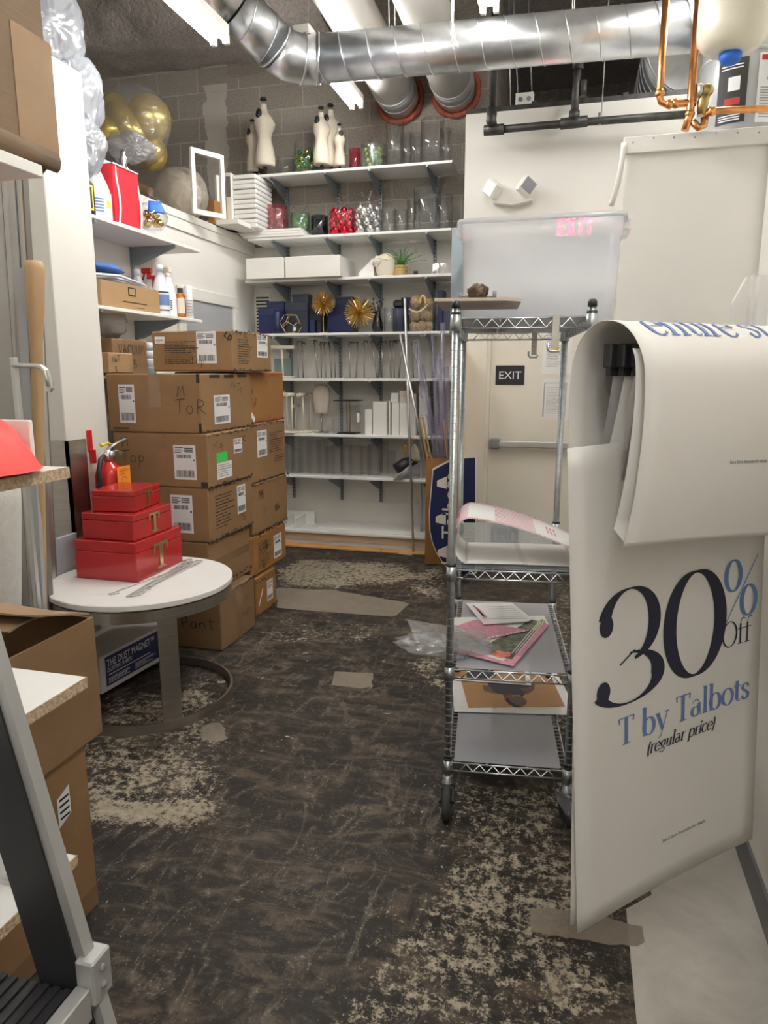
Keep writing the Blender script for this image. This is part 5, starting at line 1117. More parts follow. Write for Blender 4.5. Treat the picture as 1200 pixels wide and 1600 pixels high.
b = MB(); b.box(-3.75, -3.40, 4.9, 5.5, 2.702, 3.04, .01); tag(b.build('loft_carton', cardd), 'brown carton on the loft carrying the bag of balloons', 'carton')
for i, (px, py, r, y, sx, sy, sz, lb) in enumerate(((86,44,.19,3.55,.80,.8,1.35,'uppermost grey plastic bag heaped above the wall end'),(112,150,.215,3.62,.86,.75,1.1,'middle grey plastic bag bulging beside the wall end'),(126,226,.165,3.60,.86,.75,1.05,'lowest grey plastic bag hanging between wall end and white jug'))):
    bag('grey_bag', lb, at(px, py, y), r, sx, sy, sz, greybag, 11+i*3, .26, 2.6)
c = at(284, 310, 5.3); c.z = 2.93; bag('dusty_bag', 'dusty clear bag of beige bundles on the loft behind the white frames', c, .21, 1.02, .8, 1.0, dustbag, 7, .18, 1.6)
b = MB(); b.ball((0,0,0), .15, 24, 14, .9, .7, 1.2, fn=lambda d: 1+.2*noise.noise(d*2)); tag(b.build('beige_bundle', cream, loc=(c.x+.02, c.y, 2.90)), 'beige cloth bundle inside the dusty bag', 'bundle')
def frame(label, q, tilt, w, h, ang, fw=.035):
    t = thing('frame_display', label, 'frame', q, ang); t.rotation_euler = (tilt, 0, ang)
    b = MB(); b.box(0,fw,0,.025,0,h,.002); b.box(w-fw,w,0,.025,0,h,.002); b.box(fw,w-fw,0,.025,0,fw); b.box(fw,w-fw,0,.025,h-fw,h); b.build('frame_bars', trimw, t); return t
q = at(303, 338, 5.18); frame('tall empty white frame standing on the loft edge', (q.x, q.y, 2.757), .0, .30, .47, 1.10)
q = at(341, 344, 5.75); frame('second white frame leaning by the stack of white panels on the loft', (q.x, q.y, 2.757), .0, .22, .42, 1.25, .03)
q = at(357, 350, 5.85); t = thing('shutter_stack', 'stack of white louvred panels standing at the corner of the loft', 'panel', (q.x, q.y-.02, 2.757), .0)
x1_ = SX(400, 6.0, 2.9); ww = .26
b = MB(); b.box(0, .05, -.005, .36, 0, .45, .002); b.build('frame_end', trimw, t)
for i in range(11): MB().box(.052, ww, .02+.01*(i % 2), .36, .012+.039*i, .045+.039*i, .006).build('louvre', melam, t)
b = MB(); b.box(.006,.044,-.009,-.004,.26,.42); b.build('dark_glass', dkpanel, t)
q = at(325, 330, 5.6); o = MB().box(q.x, q.x+.06, 5.6, 5.9, 2.757, 2.95, .003).build('tan_carton', cardo); tag(o, 'small orange carton between the two white frames on the loft', 'carton')
o = MB().box(-3.05, -2.72, 5.62, 5.98, 2.757, 2.795, .003).build('white_tray', trimw); 
tag(o, 'flat white tray overhanging the loft edge by the louvred panels', 'tray')

# ------------------------------------------------------------------ fire extinguisher on the wall end
t = thing('fire_extinguisher', 'red fire extinguisher with an orange tag hung on the white wall end', 'fire extinguisher', (-2.31, 3.16, .74))
b = MB(); b.lathe([(0,0),(.065,0),(.07,.01),(.07,.30),(.055,.345),(.025,.365),(.022,.38),(0,.38)], 28); b.build('cylinder', redpl, t)
b = MB(); b.lathe([(.018,.375),(.026,.38),(.026,.41),(.018,.415),(.018,.43),(0,.43)], 16); b.tube([(0,-.03,.40),(0,.03,.40)], .014, 10); b.lathe([(0,0),(.020,0),(.020,.012),(0,.014)], 16, (.02,0,.405), (1,0,0)); b.build('valve', satin, t)
b = MB(); b.tube([(0,.0,.43),(.01,.05,.455),(.02,.13,.475)], .011, 8, flat=(1,.5)); b.tube([(0,.01,.415),(.01,.06,.42),(.02,.12,.395)], .010, 8, flat=(1,.5)); b.build('handle', satin, t)
b = MB(); b.tube([(0,-.03,.40),(.01,-.075,.385),(.015,-.10,.33),(.015,-.095,.20),(.015,-.06,.06),(.015,-.05,.02)], .013, 10); b.build('hose', black, t)
b = MB(); b.box(.072,.074,-.035,.075,.20,.345); o = b.build('inspection_tag', orange, t)
b = MB(); F = fr((.0745,-.035,.20), (0,1,0), (0,0,1)); printed(b, F, .015,.095,.10,.135,4,3); b.stroke(arc(.055,.07,.022,.022,0,360,16), .003, F); printed(b, F, .015,.095,.01,.035,3,4); b.build('tag_print', inkr, t, recalc=False)
FA2 = -.5; b = MB(); cylab(.0715,FA2+.5,1.3,.06,.20)(b); b.build('instruction_label', lblw, t); b = MB(); cylab(.0718,FA2-.35,.35,.04,.23)(b); b.build('yellow_stripe', yellow, t)
b = MB(); [cylab(.0722,FA2+.5,1.0,.07+.018*i,.079+.018*i)(b) for i in range(7)]; b.build('label_print', inkg, t)
b = MB(); b.box(-.089,-.083,-.04,.0,.42,.53,.002); b.box(-.088,-.06,-.03,-.01,.36,.43,.002); b.build('wall_bracket', redpl, t)
b = MB(); b.tube([(.0,-.05,.452),(.01,-.01,.466),(.01,.02,.455)], .006, 6); b.ball((0,-.04,.458), .012, 8, 6); b.build('safety_seal', yellow, t)

# ------------------------------------------------------------------ pale panel, wire rack things behind the round table
b = MB(); b.box(-2.392, -2.372, 2.10, 2.955, .01, .775, .003); tag(b.build('grey_board', greyl), 'pale grey board standing on edge behind the round table', 'board')
t = thing('black_bag', 'black handled bag wedged between the grey board and the wall end', 'bag', (-2.50, 2.72, 0)); b = MB(); b.box(-.05,.05,-.16,.16,0,.70,.03); b.build('bag_body', black, t)
b = MB(); b.tube([(0,-.11,.69),(0,-.10,.76),(0,-.05,.80),(0,.05,.80),(0,.10,.76),(0,.11,.69)], .013, 8); b.build('handle', black, t)
for i in range(5):
    o = MB().box(-2.47-.012*i, -2.464-.012*i, 2.30+.05*i, 2.50+.05*i, 0, .80+.02*(i % 2)).build('metal_strip', satin); tag(o, 'thin metal fixture strip behind the grey board, %s from the front' % ordn[i], 'strip', 'metal strips behind the board')

# ------------------------------------------------------------------ round table
TX, TY, TR = -1.945, 2.85, .42
t = thing('round_table', 'round white topped side table on a brushed steel C frame', 'table', (TX, TY, 0))
b = MB(); b.lathe([(0,.572),(TR-.004,.572),(TR,.576),(TR,.596),(TR-.004,.60),(0,.60)], 72, smooth=False); b.build('tabletop', melam, t)
def hoop(b, r, z0, z1, th, n=72):
    b.lathe([(r-th,z0),(r,z0),(r,z1),(r-th,z1),(r-th,z0)], n, smooth=False)
b = MB(); hoop(b, TR-.006, .515, .566, .012); b.box(-TR+.02, TR-.02, -.02, .02, .56, .572); b.build('top_ring', brushed, t)
b = MB(); hoop(b, TR-.02, 0, .045, .012); b.build('floor_ring', brushed, t)
b = MB(); a = math.atan2(2.545-TY, -1.612-TX); ca, sa = math.cos(a), math.sin(a); b.M = Matrix.Rotation(a, 4, 'Z'); b.box(TR-.036, TR-.022, -.042, .042, .0, .53, .002); b.M = Matrix.Identity(4); b.build('leg', brushed, t)
b = MB(); a = PI*.93; b.M = Matrix.Rotation(a, 4, 'Z'); b.box(TR-.036, TR-.022, -.042, .042, .0, .53, .002); b.build('leg', brushed, t)
# nested red boxes with a gold T
TS = [((0,0),(.12,0)),]
def redbox(label, cx, cy, z, w, d, h, rz, ts):
    t = thing('red_box', label, 'box', (cx, cy, z), rz, 'nested red lacquer boxes')
    hl = h*.72; b = MB(); b.box(-w, 0, 0, d, 0, hl, .003); b.build('box_body', redlac, t); b = MB(); b.box(-w, 0, 0, d, hl+.0015, h, .003); b.build('lid', redlac, t)
    b = MB(); F = fr((0,d*.5,h*.12), (0,1,0), (0,0,1)); s = ts
    q = [(-.06,0),(.06,0),(.06,.012),(.022,.028),(.022,.19),(.075,.19),(.088,.135),(.105,.135),(.10,.215),(-.10,.215),(-.105,.135),(-.088,.135),(-.075,.19),(-.022,.19),(-.022,.028),(-.06,.012)]
    b.prism([(p*s, q_*s) for p, q_ in q], lambda a, c, e=0: F(a, c, e+.001), .006); o = b.build('letter_t', goldt, t); o['label'] = 'polished gold letter T'; return t
redbox('largest red lacquer box with a gold letter, at the bottom of the three', -1.918, 2.773, .6005, .329, .40, .188, 0, .60)
redbox('middle red lacquer box with a gold letter', -1.937, 2.80, .7895, .278, .325, .124, 0, .44)
redbox('smallest red lacquer box with a gold letter, on top of the three', -1.968, 2.865, .9145, .216, .268, .10, .12, .34)
def hookrod(label, p0, p1, k):
    p0, p1 = V(p0), V(p1); b = MB(); d = (p1-p0).normalized(); s_ = d.cross(V((0,0,1)))
    b.tube([p0+s_*.03+d*.03, p0+s_*.03*.3-d*.0, p0, p0+d*.02, p1-d*.02, p1, p1-s_*.02*.5+d*.01, p1-s_*.03-d*.02], .0028, 6); tag(b.build('wire_hook', satin), label, 'hook', 'loose wire hooks on the table')
for i, (a, c) in enumerate((((198,932),(292,876)),((204,931),(303,878)),((212,928),(300,874)),((170,928),(286,886)),((220,922),(316,876)),((230,915),(296,880)))):
    q0, q1 = atz(*a, .604+.003*(i % 3)), atz(*c, .604+.003*(i % 3)); hookrod('thin wire hook lying on the white table beside the red boxes, %s of the bundle' % ordn[i], q0, q1, i)
# duster carton
t = thing('duster_carton', 'white and navy carton lettered THE DUST MAGNET under the round table', 'carton', (-2.115, 2.715, .047), -.10)
w, d, h = .26, .56, .185; b = MB(); b.box(-w,0,0,d,0,h,.004); b.build('carton_body', pm('grey_white_carton', (.55,.53,.51), .6, var=.08), t)
b = MB(); rect(b, fr((.001,0,0), (0,1,0), (0,0,1)), .035, d-.01, .025, h-.012); b.build('navy_panel', navy, t, recalc=False)
b = MB(); F = fr((.0018,0,0), (0,1,0), (0,0,1)); b.text('THE DUST MAGNET™', .052, lambda a, c: F(.046+a*.68, .120+c), 'LEFT'); b.text('DUSTING SHEETS', .028, lambda a, c: F(.046+a*.8, .094+c), 'LEFT')
printed(b, F, .05,.36,.074,.084,1,1); printed(b, F, .05,.20,.035,.066,4,2); printed(b, F, .24,.40,.035,.068,5,3); b.stroke(arc(.455,.085,.014,.014,0,360,16), .006, F); b.text('edlen', .028, lambda a, c: F(.475+a, .077+c), 'LEFT'); b.build('lettering', lblw, t, recalc=False)
b = MB(); F = fr((0,-.001,0), (1,0,0), (0,0,1)); rect(b, F, -w+.01, -.045, .01, h-.02); b.build('navy_end', navy, t, recalc=False)
b = MB()
for x in (-.05,-.02): b.tube([(x+.008*math.sin(k*1.7), -.006, .005+k*.022) for k in range(9)], .007, 6, flat=(1,.4))
b.build('torn_flap', lblw, t)
o = MB().box(-.01, .0, 0, .62, 0, .21, .002).build('white_board', trimw, loc=(-2.305, 2.62, .047), rot=(0,.0,0)); tag(o, 'thin white board on edge behind the duster carton', 'board')

# ------------------------------------------------------------------ left: leaning panels, channels, wood post
def lean(nm, label, px0, px1, pyt, y, mt, th=.03, zb=0.0, cat='panel', tilt=.10, group=None):
    xa, xb = SX(px0, y, 1.7), SX(px1, y, 1.7); z1 = SZ((px0+px1)/2, pyt, y+tilt)
    b = MB(); b.prism([(0,0),(xb-xa,0),(xb-xa,z1),(0,z1)], lambda a, c, d=0: V((a, tilt*c/z1-d, c)), th); return tag(b.build(nm, mt, loc=(xa, y, zb)), label, cat, group)
pn = 'leaning panels and channels by the wall end'
for a_, c_, tp, y_, m_, th_, lb in ((-70,6,250,2.50,grpanel,.03,'wide off white board at the far left edge, leaning by the grey wall'),(6,9.5,250,2.50,dkpanel,.03,'dark strip put in for the shaded gap between the two widest off white boards'),(9.5,14,262,2.50,grpanel,.04,'narrow pale strip right of the dark one'),  # the dark strip is a shaded gap painted as a solid piece
        (13.5,25,268,2.50,grpanel,.03,'tall pale board in the middle of the leaning group'),(25,28.5,270,2.50,dkpanel,.02,'thin dark strip put in for the shaded gap beside the tall pale board'),(28.5,32.5,272,2.50,greyl,.03,'light grey channel left of the brown one'),(32.5,36.5,274,2.50,beigetrim,.03,'beige brown channel strip near the wood post'),(36.5,39,278,2.50,dkpanel,.03,'dark channel strip nearest the wood post, full height'),  # the thin dark strip paints the shade of a gap between boards
        (42.5,46,455,2.72,satin,.03,'short bright metal channel beside the wood post'),(46,48.5,458,2.74,dkpanel,.02,'short dark metal channel behind the bright one'),(10,24,420,2.36,greyl,.02,'cut off grey board in front of the taller ones')):
    lean('leaning_board', lb, a_, c_, tp, y_, m_, th_, group=pn)
q0 = V((SX(62, 2.42, .4), 2.40, 0)); q1 = at(54, 408, 2.44); d = q1-q0; b = MB()
b.tube([q0+d*s for s in (0,.3,.6,.84,.90,.96,.985,1)], [.022,.022,.022,.024,.032,.036,.038,.030], 10); o = b.build('wood_post', pm('honey_wood', (.50,.33,.17), .55, var=.2, scale=10, stretch=(1,1,.15))); tag(o, 'tan wooden post with a knobbed top leaning at the grey wall', 'post')
y = 2.30; P = lambda px, py: at(px, py, y); t = thing('metal_bracket', 'white enamelled metal arm with a bent down end, at the left', 'bracket', (0,0,0))
b = MB(); b.tube([P(22,571), P(30,571), P(58,572), P(66,574), P(72,580), P(75,590), P(79,604)], .013, 10, flat=(1.3,.7)); b.build('arm', satin, t)
b = MB(); F = lambda a, c, e=0: P(a, c)+V((0,e,0)); b.prism([(70,578),(77,578),(84,606),(81,613),(75,611)], F, -.012); b.build('end_plate', satin, t)
b = MB(); b.box(P(20,571).x-.004, P(20,571).x+.018, y-.012, y+.012, 0, P(22,571).z+.03, .003); b.build('upright', satin, t)
# white padded roll, steel post and sheet below the near shelf
y = 1.95; q0, q1 = at(46, 985, y), at(0, 690, y); P0 = V((SX(20, y, .2)-.085, y, 0)); b = MB(); d = V((SX(2, y, 1.1)-P0.x, 0, 1.25)); b.tube([P0+d*(k/10) for k in range(11)], [.095,.095]+[.088]*8+[.08], 18, flat=(1,.7)); tag(b.build('padded_roll', whitecl), 'white cloth covered padded roll standing under the near shelf', 'roll')

# ------------------------------------------------------------------ near shelf unit at the left edge
XE, YE = -.887, 1.10
t = thing('shelf_unit', 'white shelf unit with raw chipboard edges at the left edge of the picture', 'shelving', (XE-.45, YE-.9, 0))
for z, x1, th in ((1.897,0,.020),(1.384,0,.020),(.975,0,.022),(.575,-.06,.022)):
    b = MB(); b.box(-.45, .45+x1-.0025, 0, .90, z-th, z, .0015); b.build('shelf_board', melam, t)
    if z < 1.8: b = MB(); b.box(.45+x1-.0025, .45+x1, 0, .90, z-th, z); b.build('chipboard_edge', chip, t)
for sx in (-.44, .0):
    for sy in (.04, .60): b = MB(); b.box(sx, sx+.03, sy, sy+.03, 0, 1.876); b.build('upright', satin, t)
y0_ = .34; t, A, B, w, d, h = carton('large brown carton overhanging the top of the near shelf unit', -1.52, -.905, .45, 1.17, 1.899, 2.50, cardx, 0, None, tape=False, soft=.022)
b = MB(); rect(b, lambda a, c: B(a, c, .0012), d-.10, d-.006, .03, .21); b.build('packing_tape', tapem, t, recalc=False); b = MB(); rect(b, lambda a, c: B(a, c, .0012), d-.1, d-.004, .36, .58); b.build('packing_tape', tapem, t, recalc=False)
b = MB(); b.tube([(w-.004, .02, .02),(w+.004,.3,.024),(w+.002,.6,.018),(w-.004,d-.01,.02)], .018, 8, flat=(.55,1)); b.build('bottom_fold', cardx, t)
b = MB()
def pil(u, v):
    x, y = u*2-1, v*2-1; return (x*.17*(1-.18*y*y), y*.095*(1-.16*x*x), .085*(1-x**4)*(1-y**4)*(1+.35*noise.noise(V((x*2.5,y*2.5,1)))))
b.grid(24, 24, pil); b.grid(24, 24, lambda u, v: (lambda p: (p[0], p[1], -p[2]*.05))(pil(u, v))); tag(b.build('red_parcel', redpp, loc=(-1.035, .965, 1.391), rot=(0,0,.0)), 'red tissue parcel lying on the near white shelf', 'parcel')
o = MB().box(-1.25, -.935, 1.065, 1.075, 1.386, 1.470, .002).build('white_card', trimw); tag(o, 'plain white board standing behind the red parcel', 'board')
o = MB().lathe([(0,0),(.035,0),(.04,.01),(.038,.14),(.025,.17),(.023,.17),(.035,.138),(.036,.012),(0,.01)], 20).build('clear_cup', acryl2, loc=(-1.02, 1.02, .577)); tag(o, 'clear plastic cup on the lowest chipboard edged shelf', 'cup')
# cartons behind the shelf unit
t, A, B, w, d, h = carton('tall brown carton on the floor beside the near shelf unit', -1.72, -1.30, 1.16, 1.585, 0, .525, card, 0, None, tape=False, soft=.008)
b = MB(); F = O(B, .0015); b.poly([F(d-.135,.335),F(d-.085,.355),F(d-.085,.44),F(d-.135,.42)]); b.mi = 1; F = O(B, .002); [rect(b, F, d-.128,d-.09,.355+.018*i,.362+.018*i) for i in range(4)]; b.build('small_label', [lblw, inkk], t, recalc=False)
b = MB(); F = O(B, .0015); b.poly([F(d-.25,.13),F(d-.12,.16),F(d-.12,.27),F(d-.25,.16)]); b.mi = 1; F = O(B, .002); printed(b, F, d-.2, d-.13, .165, .20, 5, 3); b.build('address_label', [lblw, inkg], t, recalc=False)
b = MB(); rect(b, lambda a, c: B(a, c, .001), .01, d-.006, .004, .07); b.build('packing_tape', tapem, t, recalc=False)
t = thing('open_carton', 'open brown carton with a raised flap, on the tall carton beside the near shelf unit', 'carton', (-1.80, 1.15, .527)); w, d, h = .515, .49, .35
b = MB(); b.box(0,w,0,d,0,.006); b.box(0,.006,0,d,.006,h); b.box(w-.006,w,0,d,.006,h); b.box(.006,w-.006,0,.006,.006,h); b.box(.006,w-.006,d-.006,d,.006,h); b.build('carton_body', cardd, t)
b = MB(); b.grid(2, 6, lambda u, v: (w-.05-(w-.06)*u*.5-.02, d-.004-.23*v, h+.004+.035*math.sin(v*2.2)*(1-u*.4)), False); solid(b.build('flap', cardi, t), .005)
b = MB(); b.grid(8, 4, lambda u, v: (.01+(w-.02)*u, d-.003-.20*v, h+.012+.06*v+.006*math.sin(u*6)), False); solid(b.build('flap', cardi, t), .005)
b = MB(); b.grid(4, 4, lambda u, v: (.01+.28*u, .004+.22*v, h-.002-.03*v), False); solid(b.build('flap', cardi, t), .005)
# step ladder, folded, leaning at the shelf unit
t = thing('step_ladder', 'folded grey step ladder with black treads at the lower left corner', 'ladder', (0,0,0))
lx = lambda z: -.470-.222*z
for yy in (.735, .30):
    b = MB(); F = lambda a, c, e=0: V((lx(c)+a, yy-e, c)); s_ = -1 if yy > .5 else 1
    b.prism([(-.008,0),(.008,0),(.008,1.55),(-.008,1.55)], lambda a, c, e=0: V((lx(c)+a, yy+e-.010, c)), .020); b.build('front_rail', alum, t)
    b = MB(); b.prism([(-.082,0.01),(-.0085,0.01),(-.0085,1.52),(-.082,1.52)], lambda a, c, e=0: V((lx(c)+a, yy+e-.014, c)), .026); b.build('rear_rail', black, t)
    for z in (.705,.395,.10):
        b = MB(); b.box(lx(z)-.012, lx(z)+.018, yy-.020, yy+.021, z-.03, z+.04, .003); b.mi = 1
        for k in (0,.028): b.lathe([(0,0),(.006,0),(.005,.003),(0,.004)], 10, (lx(z)+.018, yy, z-.008+k), (1,0,0))
        b.mi = 0; b.build('rail_bracket', [alum, greyp], t)
for z in (.70,.39,.095):
    b = MB(); b.box(lx(z)-.215, lx(z)-.012, .318, .716, z-.03, z-.006, .003)
    for k in range(11): b.box(lx(z)-.21+.018*k, lx(z)-.20+.018*k, .32, .714, z-.006, z-.002)
    b.build('tread', black, t); b = MB(); b.box(lx(z)-.013, lx(z)+.010, .318, .716, z-.045, z+.006, .002); b.build('tread_nosing', alum, t)
b = MB(); b.box(lx(1.13)-.012, lx(1.13)-.009, .75, .752, 1.05, 1.12); o = b.build('warning_sticker', orange, t)

# ------------------------------------------------------------------ wire shelving cart
ca = .118; CT = thing('wire_cart', 'chrome four tier wire shelving cart on black casters', 'cart', (-.1675, 2.315, 0), ca)
W2, L = .2075, .765      # local: x across, y along
posts = {(sx, sy): (sx*W2, 0 if sy < 0 else L) for sx in (-1,1) for sy in (-1,1)}
for k, (x, y) in posts.items():
    b = MB(); b.tube([(x,y,.135),(x,y,1.755)], .0127, 16); b.build('post', zincp, CT)
    b = MB()
    for i in range(63): z = .15+.0254*i; b.tube([(x,y,z),(x,y,z+.0016)], .01285, 16)
    b.build('post_groove', greyl, CT)
    b = MB(); b.lathe([(0,0),(.0145,0),(.0145,.012),(.011,.020),(0,.022)], 16, (x,y,1.755)); b.build('post_cap', black, CT)
def cshelf(z, lin):
    b = MB(); x0, x1, y0, y1 = -W2, W2, 0, L
    for zz in (z, z-.030): b.tube([(x0,y0,zz),(x1,y0,zz),(x1,y1,zz),(x0,y1,zz)], .0034, 8, True)
    def truss(p, q, n):
        p, q = V(p), V(q); pts = [p.lerp(q, (i+.5)/n)+V((0,0,-.0015 if i % 2 else -.0285)) for i in range(n)]; b.tube(pts, .0026, 6)
    truss((x0+.03,y0,z),(x1-.03,y0,z),15); truss((x0+.03,y1,z),(x1-.03,y1,z),15); truss((x0,y0+.03,z),(x0,y1-.03,z),27); truss((x1,y0+.03,z),(x1,y1-.03,z),27)
    b.build('shelf_frame', chrome, CT)
    b = MB()
    for i in range(28): y = y0+.02+(y1-y0-.04)*i/27; b.tube([(x0,y,z+.002),(x1,y,z+.002)], .0019, 5)
    for x in (-.07,.07): b.tube([(x,y0,z-.003),(x,y1,z-.003)], .003, 6)
    b.build('shelf_wire', chrome, CT)
    for x, y in posts.values():
        q = MB().lathe([(.0135,-.038),(.019,-.036),(.017,.012),(.0135,.012)], 16, (x,y,z)).build('shelf_collar', zincp, CT)
        MB().lathe([(.0135,0),(.0165,0),(.0155,.008),(.0135,.008)], 14, (x,y,z+.0122)).build('split_sleeve', black, q)
    if lin: b = MB(); b.box(x0+.022, x1-.022, y0+.006, y1-.006, z+.0045, z+.0065); b.build('shelf_liner', lin, CT)
for z, lin in ((1.722, liner), (.905, linerc), (.548, liner), (.196, liner)): cshelf(z, lin)
for i, (k, (x, y)) in enumerate(posts.items()):
    ang = (-.05, .0, .95, .4)[i] if False else {(-1,-1): .0, (1,-1): .75, (-1,1): .3, (1,1): -.4}[k]
    b = MB(); b.lathe([(0,.118),(.024,.118),(.026,.126),(.018,.134),(.018,.146),(.0135,.15),(0,.15)], 18, (x,y,0)); b.build('caster_stem', zincp, CT)
    M = Matrix.Translation((x,y,0)) @ Matrix.Rotation(ang, 4, 'Z'); b = MB(); b.M = M
    for sx in (-.022,.022): b.prism([(.03,.118),(-.03,.118),(-.055,.08),(-.045,.052),(-.02,.052),(.02,.085)], lambda a, c, e=0: V((sx+e-.002, a, c)), .004)
    b.box(-.024,.024,-.032,.032,.108,.120,.003); b.tube([(-.028,-.033,.062),(.028,-.033,.062)], .006, 8); b.build('caster_fork', greyp if k[0] > 0 else black, CT)
    b = MB(); b.M = M; b.lathe([(.0,-.011),(.040,-.011),(.046,-.015),(.058,-.013),(.062,-.006),(.062,.006),(.058,.013),(.046,.015),(.040,.011),(0,.011)], 32, (0,-.033,.062), (1,0,0)); b.build('caster_wheel', blackr, CT)
    b = MB(); b.M = M; b.lathe([(0,-.0115),(.034,-.0115),(.034,-.012),(0,-.0125)], 24, (0,-.033,.062), (1,0,0)); b.lathe([(0,.0125),(.034,.012),(.034,.0115),(0,.0115)], 24, (0,-.033,.062), (1,0,0)); b.build('wheel_hub', greyp, CT)
def cw(x, y, z): c_, s_ = math.cos(ca), math.sin(ca); return V((-.1675+x*c_-y*s_, 2.315+x*s_+y*c_, z))
# hanging chrome clips
for lb, (x, y) in (('chrome hanging clip hooked on the front of the cart\'s top tier', (.100, -.010)), ('chrome hanging clip on the rear of the cart\'s top tier', (.085, L+.008))):
    t = thing('hanging_clip', lb, 'clip', cw(x, y, 1.60), ca, 'hanging clips on the cart'); b = MB(); b.box(-.011,.011,-.004,.002,.03,.128,.001); b.box(-.011,.011,-.004,.014,.126,.129); b.build('strap', brushed, t)
    b = MB(); b.tube([(-.022,-.002,.045),(-.022,-.002,.028),(-.015,-.002,.020),(.012,-.002,.020),(.016,-.002,.030)], .004, 8); b.build('hook', chrome, t)
# top tier: tan board, dark casting, milky bins
b = MB(); F = fr((0,0,0), (1,0,0), (0,1,0)); b.prism([(0,0),(.225,.01),(.275,.05),(.27,.33),(.0,.33)], F, .010); o = b.build('tan_board', tanp, loc=(-.450, 2.325, 1.780), rot=(0,0,.10)); tag(o, 'thin tan board overhanging the left front of the cart top', 'board')
p = V((-.325, 2.43, 1.791)); t = thing('metal_ornament', 'dark antique metal casting lying on the tan board', 'ornament', p)
dkm = pm('dark_bronze', (.10,.07,.05), .45, .7, var=.4, scale=50, bump=.6, bscale=60); b = MB(); b.ball((0,0,.024), .034, 26, 14, 1, .8, .8, fn=lambda d: 1+.28*noise.noise(d*6)); b.build('casting', dkm, t)
b = MB(); b.tube([(-.06,0,.004),(-.03,.0,.01),(.06,.01,.005)], .007, 8); [b.tube([(x,0,.004),(x,0,.026)], .006, 8) for x in (-.058,.055)]; b.build('foot_bar', greyp, t)
def bin_(label, x0, x1, y0, y1, z0, z1, rz=0.0):
    cx, cy = (x0+x1)/2, (y0+y1)/2; w, d, h = (x1-x0)/2, (y1-y0)/2, z1-z0; t = thing('storage_bin', label, 'storage bin', (cx, cy, z0), rz)
    def ring(s, z, r=.05, n=6):
        pts = []
        for sx, sy, a0 in ((1,1,0),(-1,1,90),(-1,-1,180),(1,-1,270)):
            for i in range(n+1): a = math.radians(a0+90*i/n); pts.append((sx*(w*s-r)+r*math.cos(a), sy*(d*s-r)+r*math.sin(a), z))
        return pts
    def shell(levels):
        b = MB(); g = [[b.add(p) for p in ring(s, z)] for s, z in levels]; n = len(g[0])
        for A, B in zip(g, g[1:]):
            for k in range(n): b.face([A[k], A[(k+1) % n], B[(k+1) % n], B[k]], True)
        return b, g
    b, g = shell([(.93,.003),(.95,h*.4),(.965,h*.78),(.985,h*.785),(.995,h*.97)]); b.face(g[0][::-1]); solid(b.build('bin_body', binm, t), .003)
    b, g = shell([(.995,h*.97),(1.03,h*.975),(1.035,h*.93)]); solid(b.build('bin_rim', binm, t), .003)
    b = MB()
    for sx in (-1,1): b.box(sx*w*1.03-.018, sx*w*1.03+.018, -.09, .09, h*.86, h*.975, .008)
    b.build('bin_handle', binm, t); return t
bin_('big milky plastic bin standing on top of the cart', -.435, .137, 2.68, 3.10, 1.7285, 2.105)
t = bin_('second milky bin tipped on its end behind the big one', -.455, -.20, 3.12, 3.42, 1.73, 2.06)
o = MB().box(-.535, -.44, 3.13, 3.15, 1.728, 2.155, .002).build('blue_board', steelb); tag(o, 'pale blue board standing behind the bins at the left', 'board')
# second tier: curled printed header
t = thing('paper_header', 'curled white paper header with pink pattern on the cart tier below the top', 'paper', cw(0,0,.914), ca)
def curl(u, v):   # u along the sheet, v across
    s = u
    if s < .42: k = s/.42; x, z = .20-.37*k, .004+.012*math.sin(k*3)*.2
    elif s < .62: k = (s-.42)/.20; a = -PI/2-PI*k; x, z = -.15+.055*math.cos(a)*1.0, .082+.080*math.sin(a)+.0
    else: k = (s-.62)/.38; x, z = -.15+.40*k, .162-.120*k**1.15+.014*math.sin(k*PI)
    return V((x, .02+.31*v+.03*(1-u), z))
b = MB(); b.grid(60, 2, curl); o = solid(b.build('sheet', paperw, t), .001)
def up_(u, v): p = curl(u, v); q = curl(min(1, u+.003), v)-curl(u-.003, v); n = q.cross(V((0,1,0))); n.normalize(); n = n if n.z > 0 else -n; return p+n*.0016
b = MB()
rr = random.Random(5)
for i in range(60):
    u = .56+.44*i/60
    for v0 in (.0,.92): b.poly([up_(u,v0), up_(u+.005,v0), up_(u+.005,v0+.04+.04*rr.random()), up_(u,v0+.05)])
for i in range(11): v = .1+.075*i; pts = [up_(.70+.13*k/6, v) for k in range(7)]; b.tube(pts, .0008, 4)
for i in range(9): v = .1+.09*i; pts = [up_(.50+.11*k/6, v+.02*math.sin(k)) for k in range(7)]; b.tube(pts, .0009, 4)
for i in range(6): b.poly([up_(.87+.012*(i % 3), .3+.2*(i//3)), up_(.876+.012*(i % 3), .3+.2*(i//3)), up_(.876+.012*(i % 3), .45+.2*(i//3)), up_(.87+.012*(i % 3), .45+.2*(i//3))])
for i in range(30): v = i/30; u = .985; b.poly([up_(u,v), up_(1-.002,v), up_(1-.002,v+.022), up_(u,v+.022)])
b.build('pink_print', inkp, t, recalc=False)
b = MB(); b.grid(1, 6, lambda u, v: up_(.975+.006*u, v)); b.build('orange_line', orange, t, recalc=False)
b = MB(); b.tube([(.04,.0,.008),(-.01,.06,.11),(-.06,.16,.15),(-.055,.18,.14)], .006, 8, flat=(1.6,.5)); tag(b.build('clear_strip', acryl2, loc=cw(0,0,.915), rot=(0,0,ca)), 'clear plastic strip lying across the curled header', 'strip')
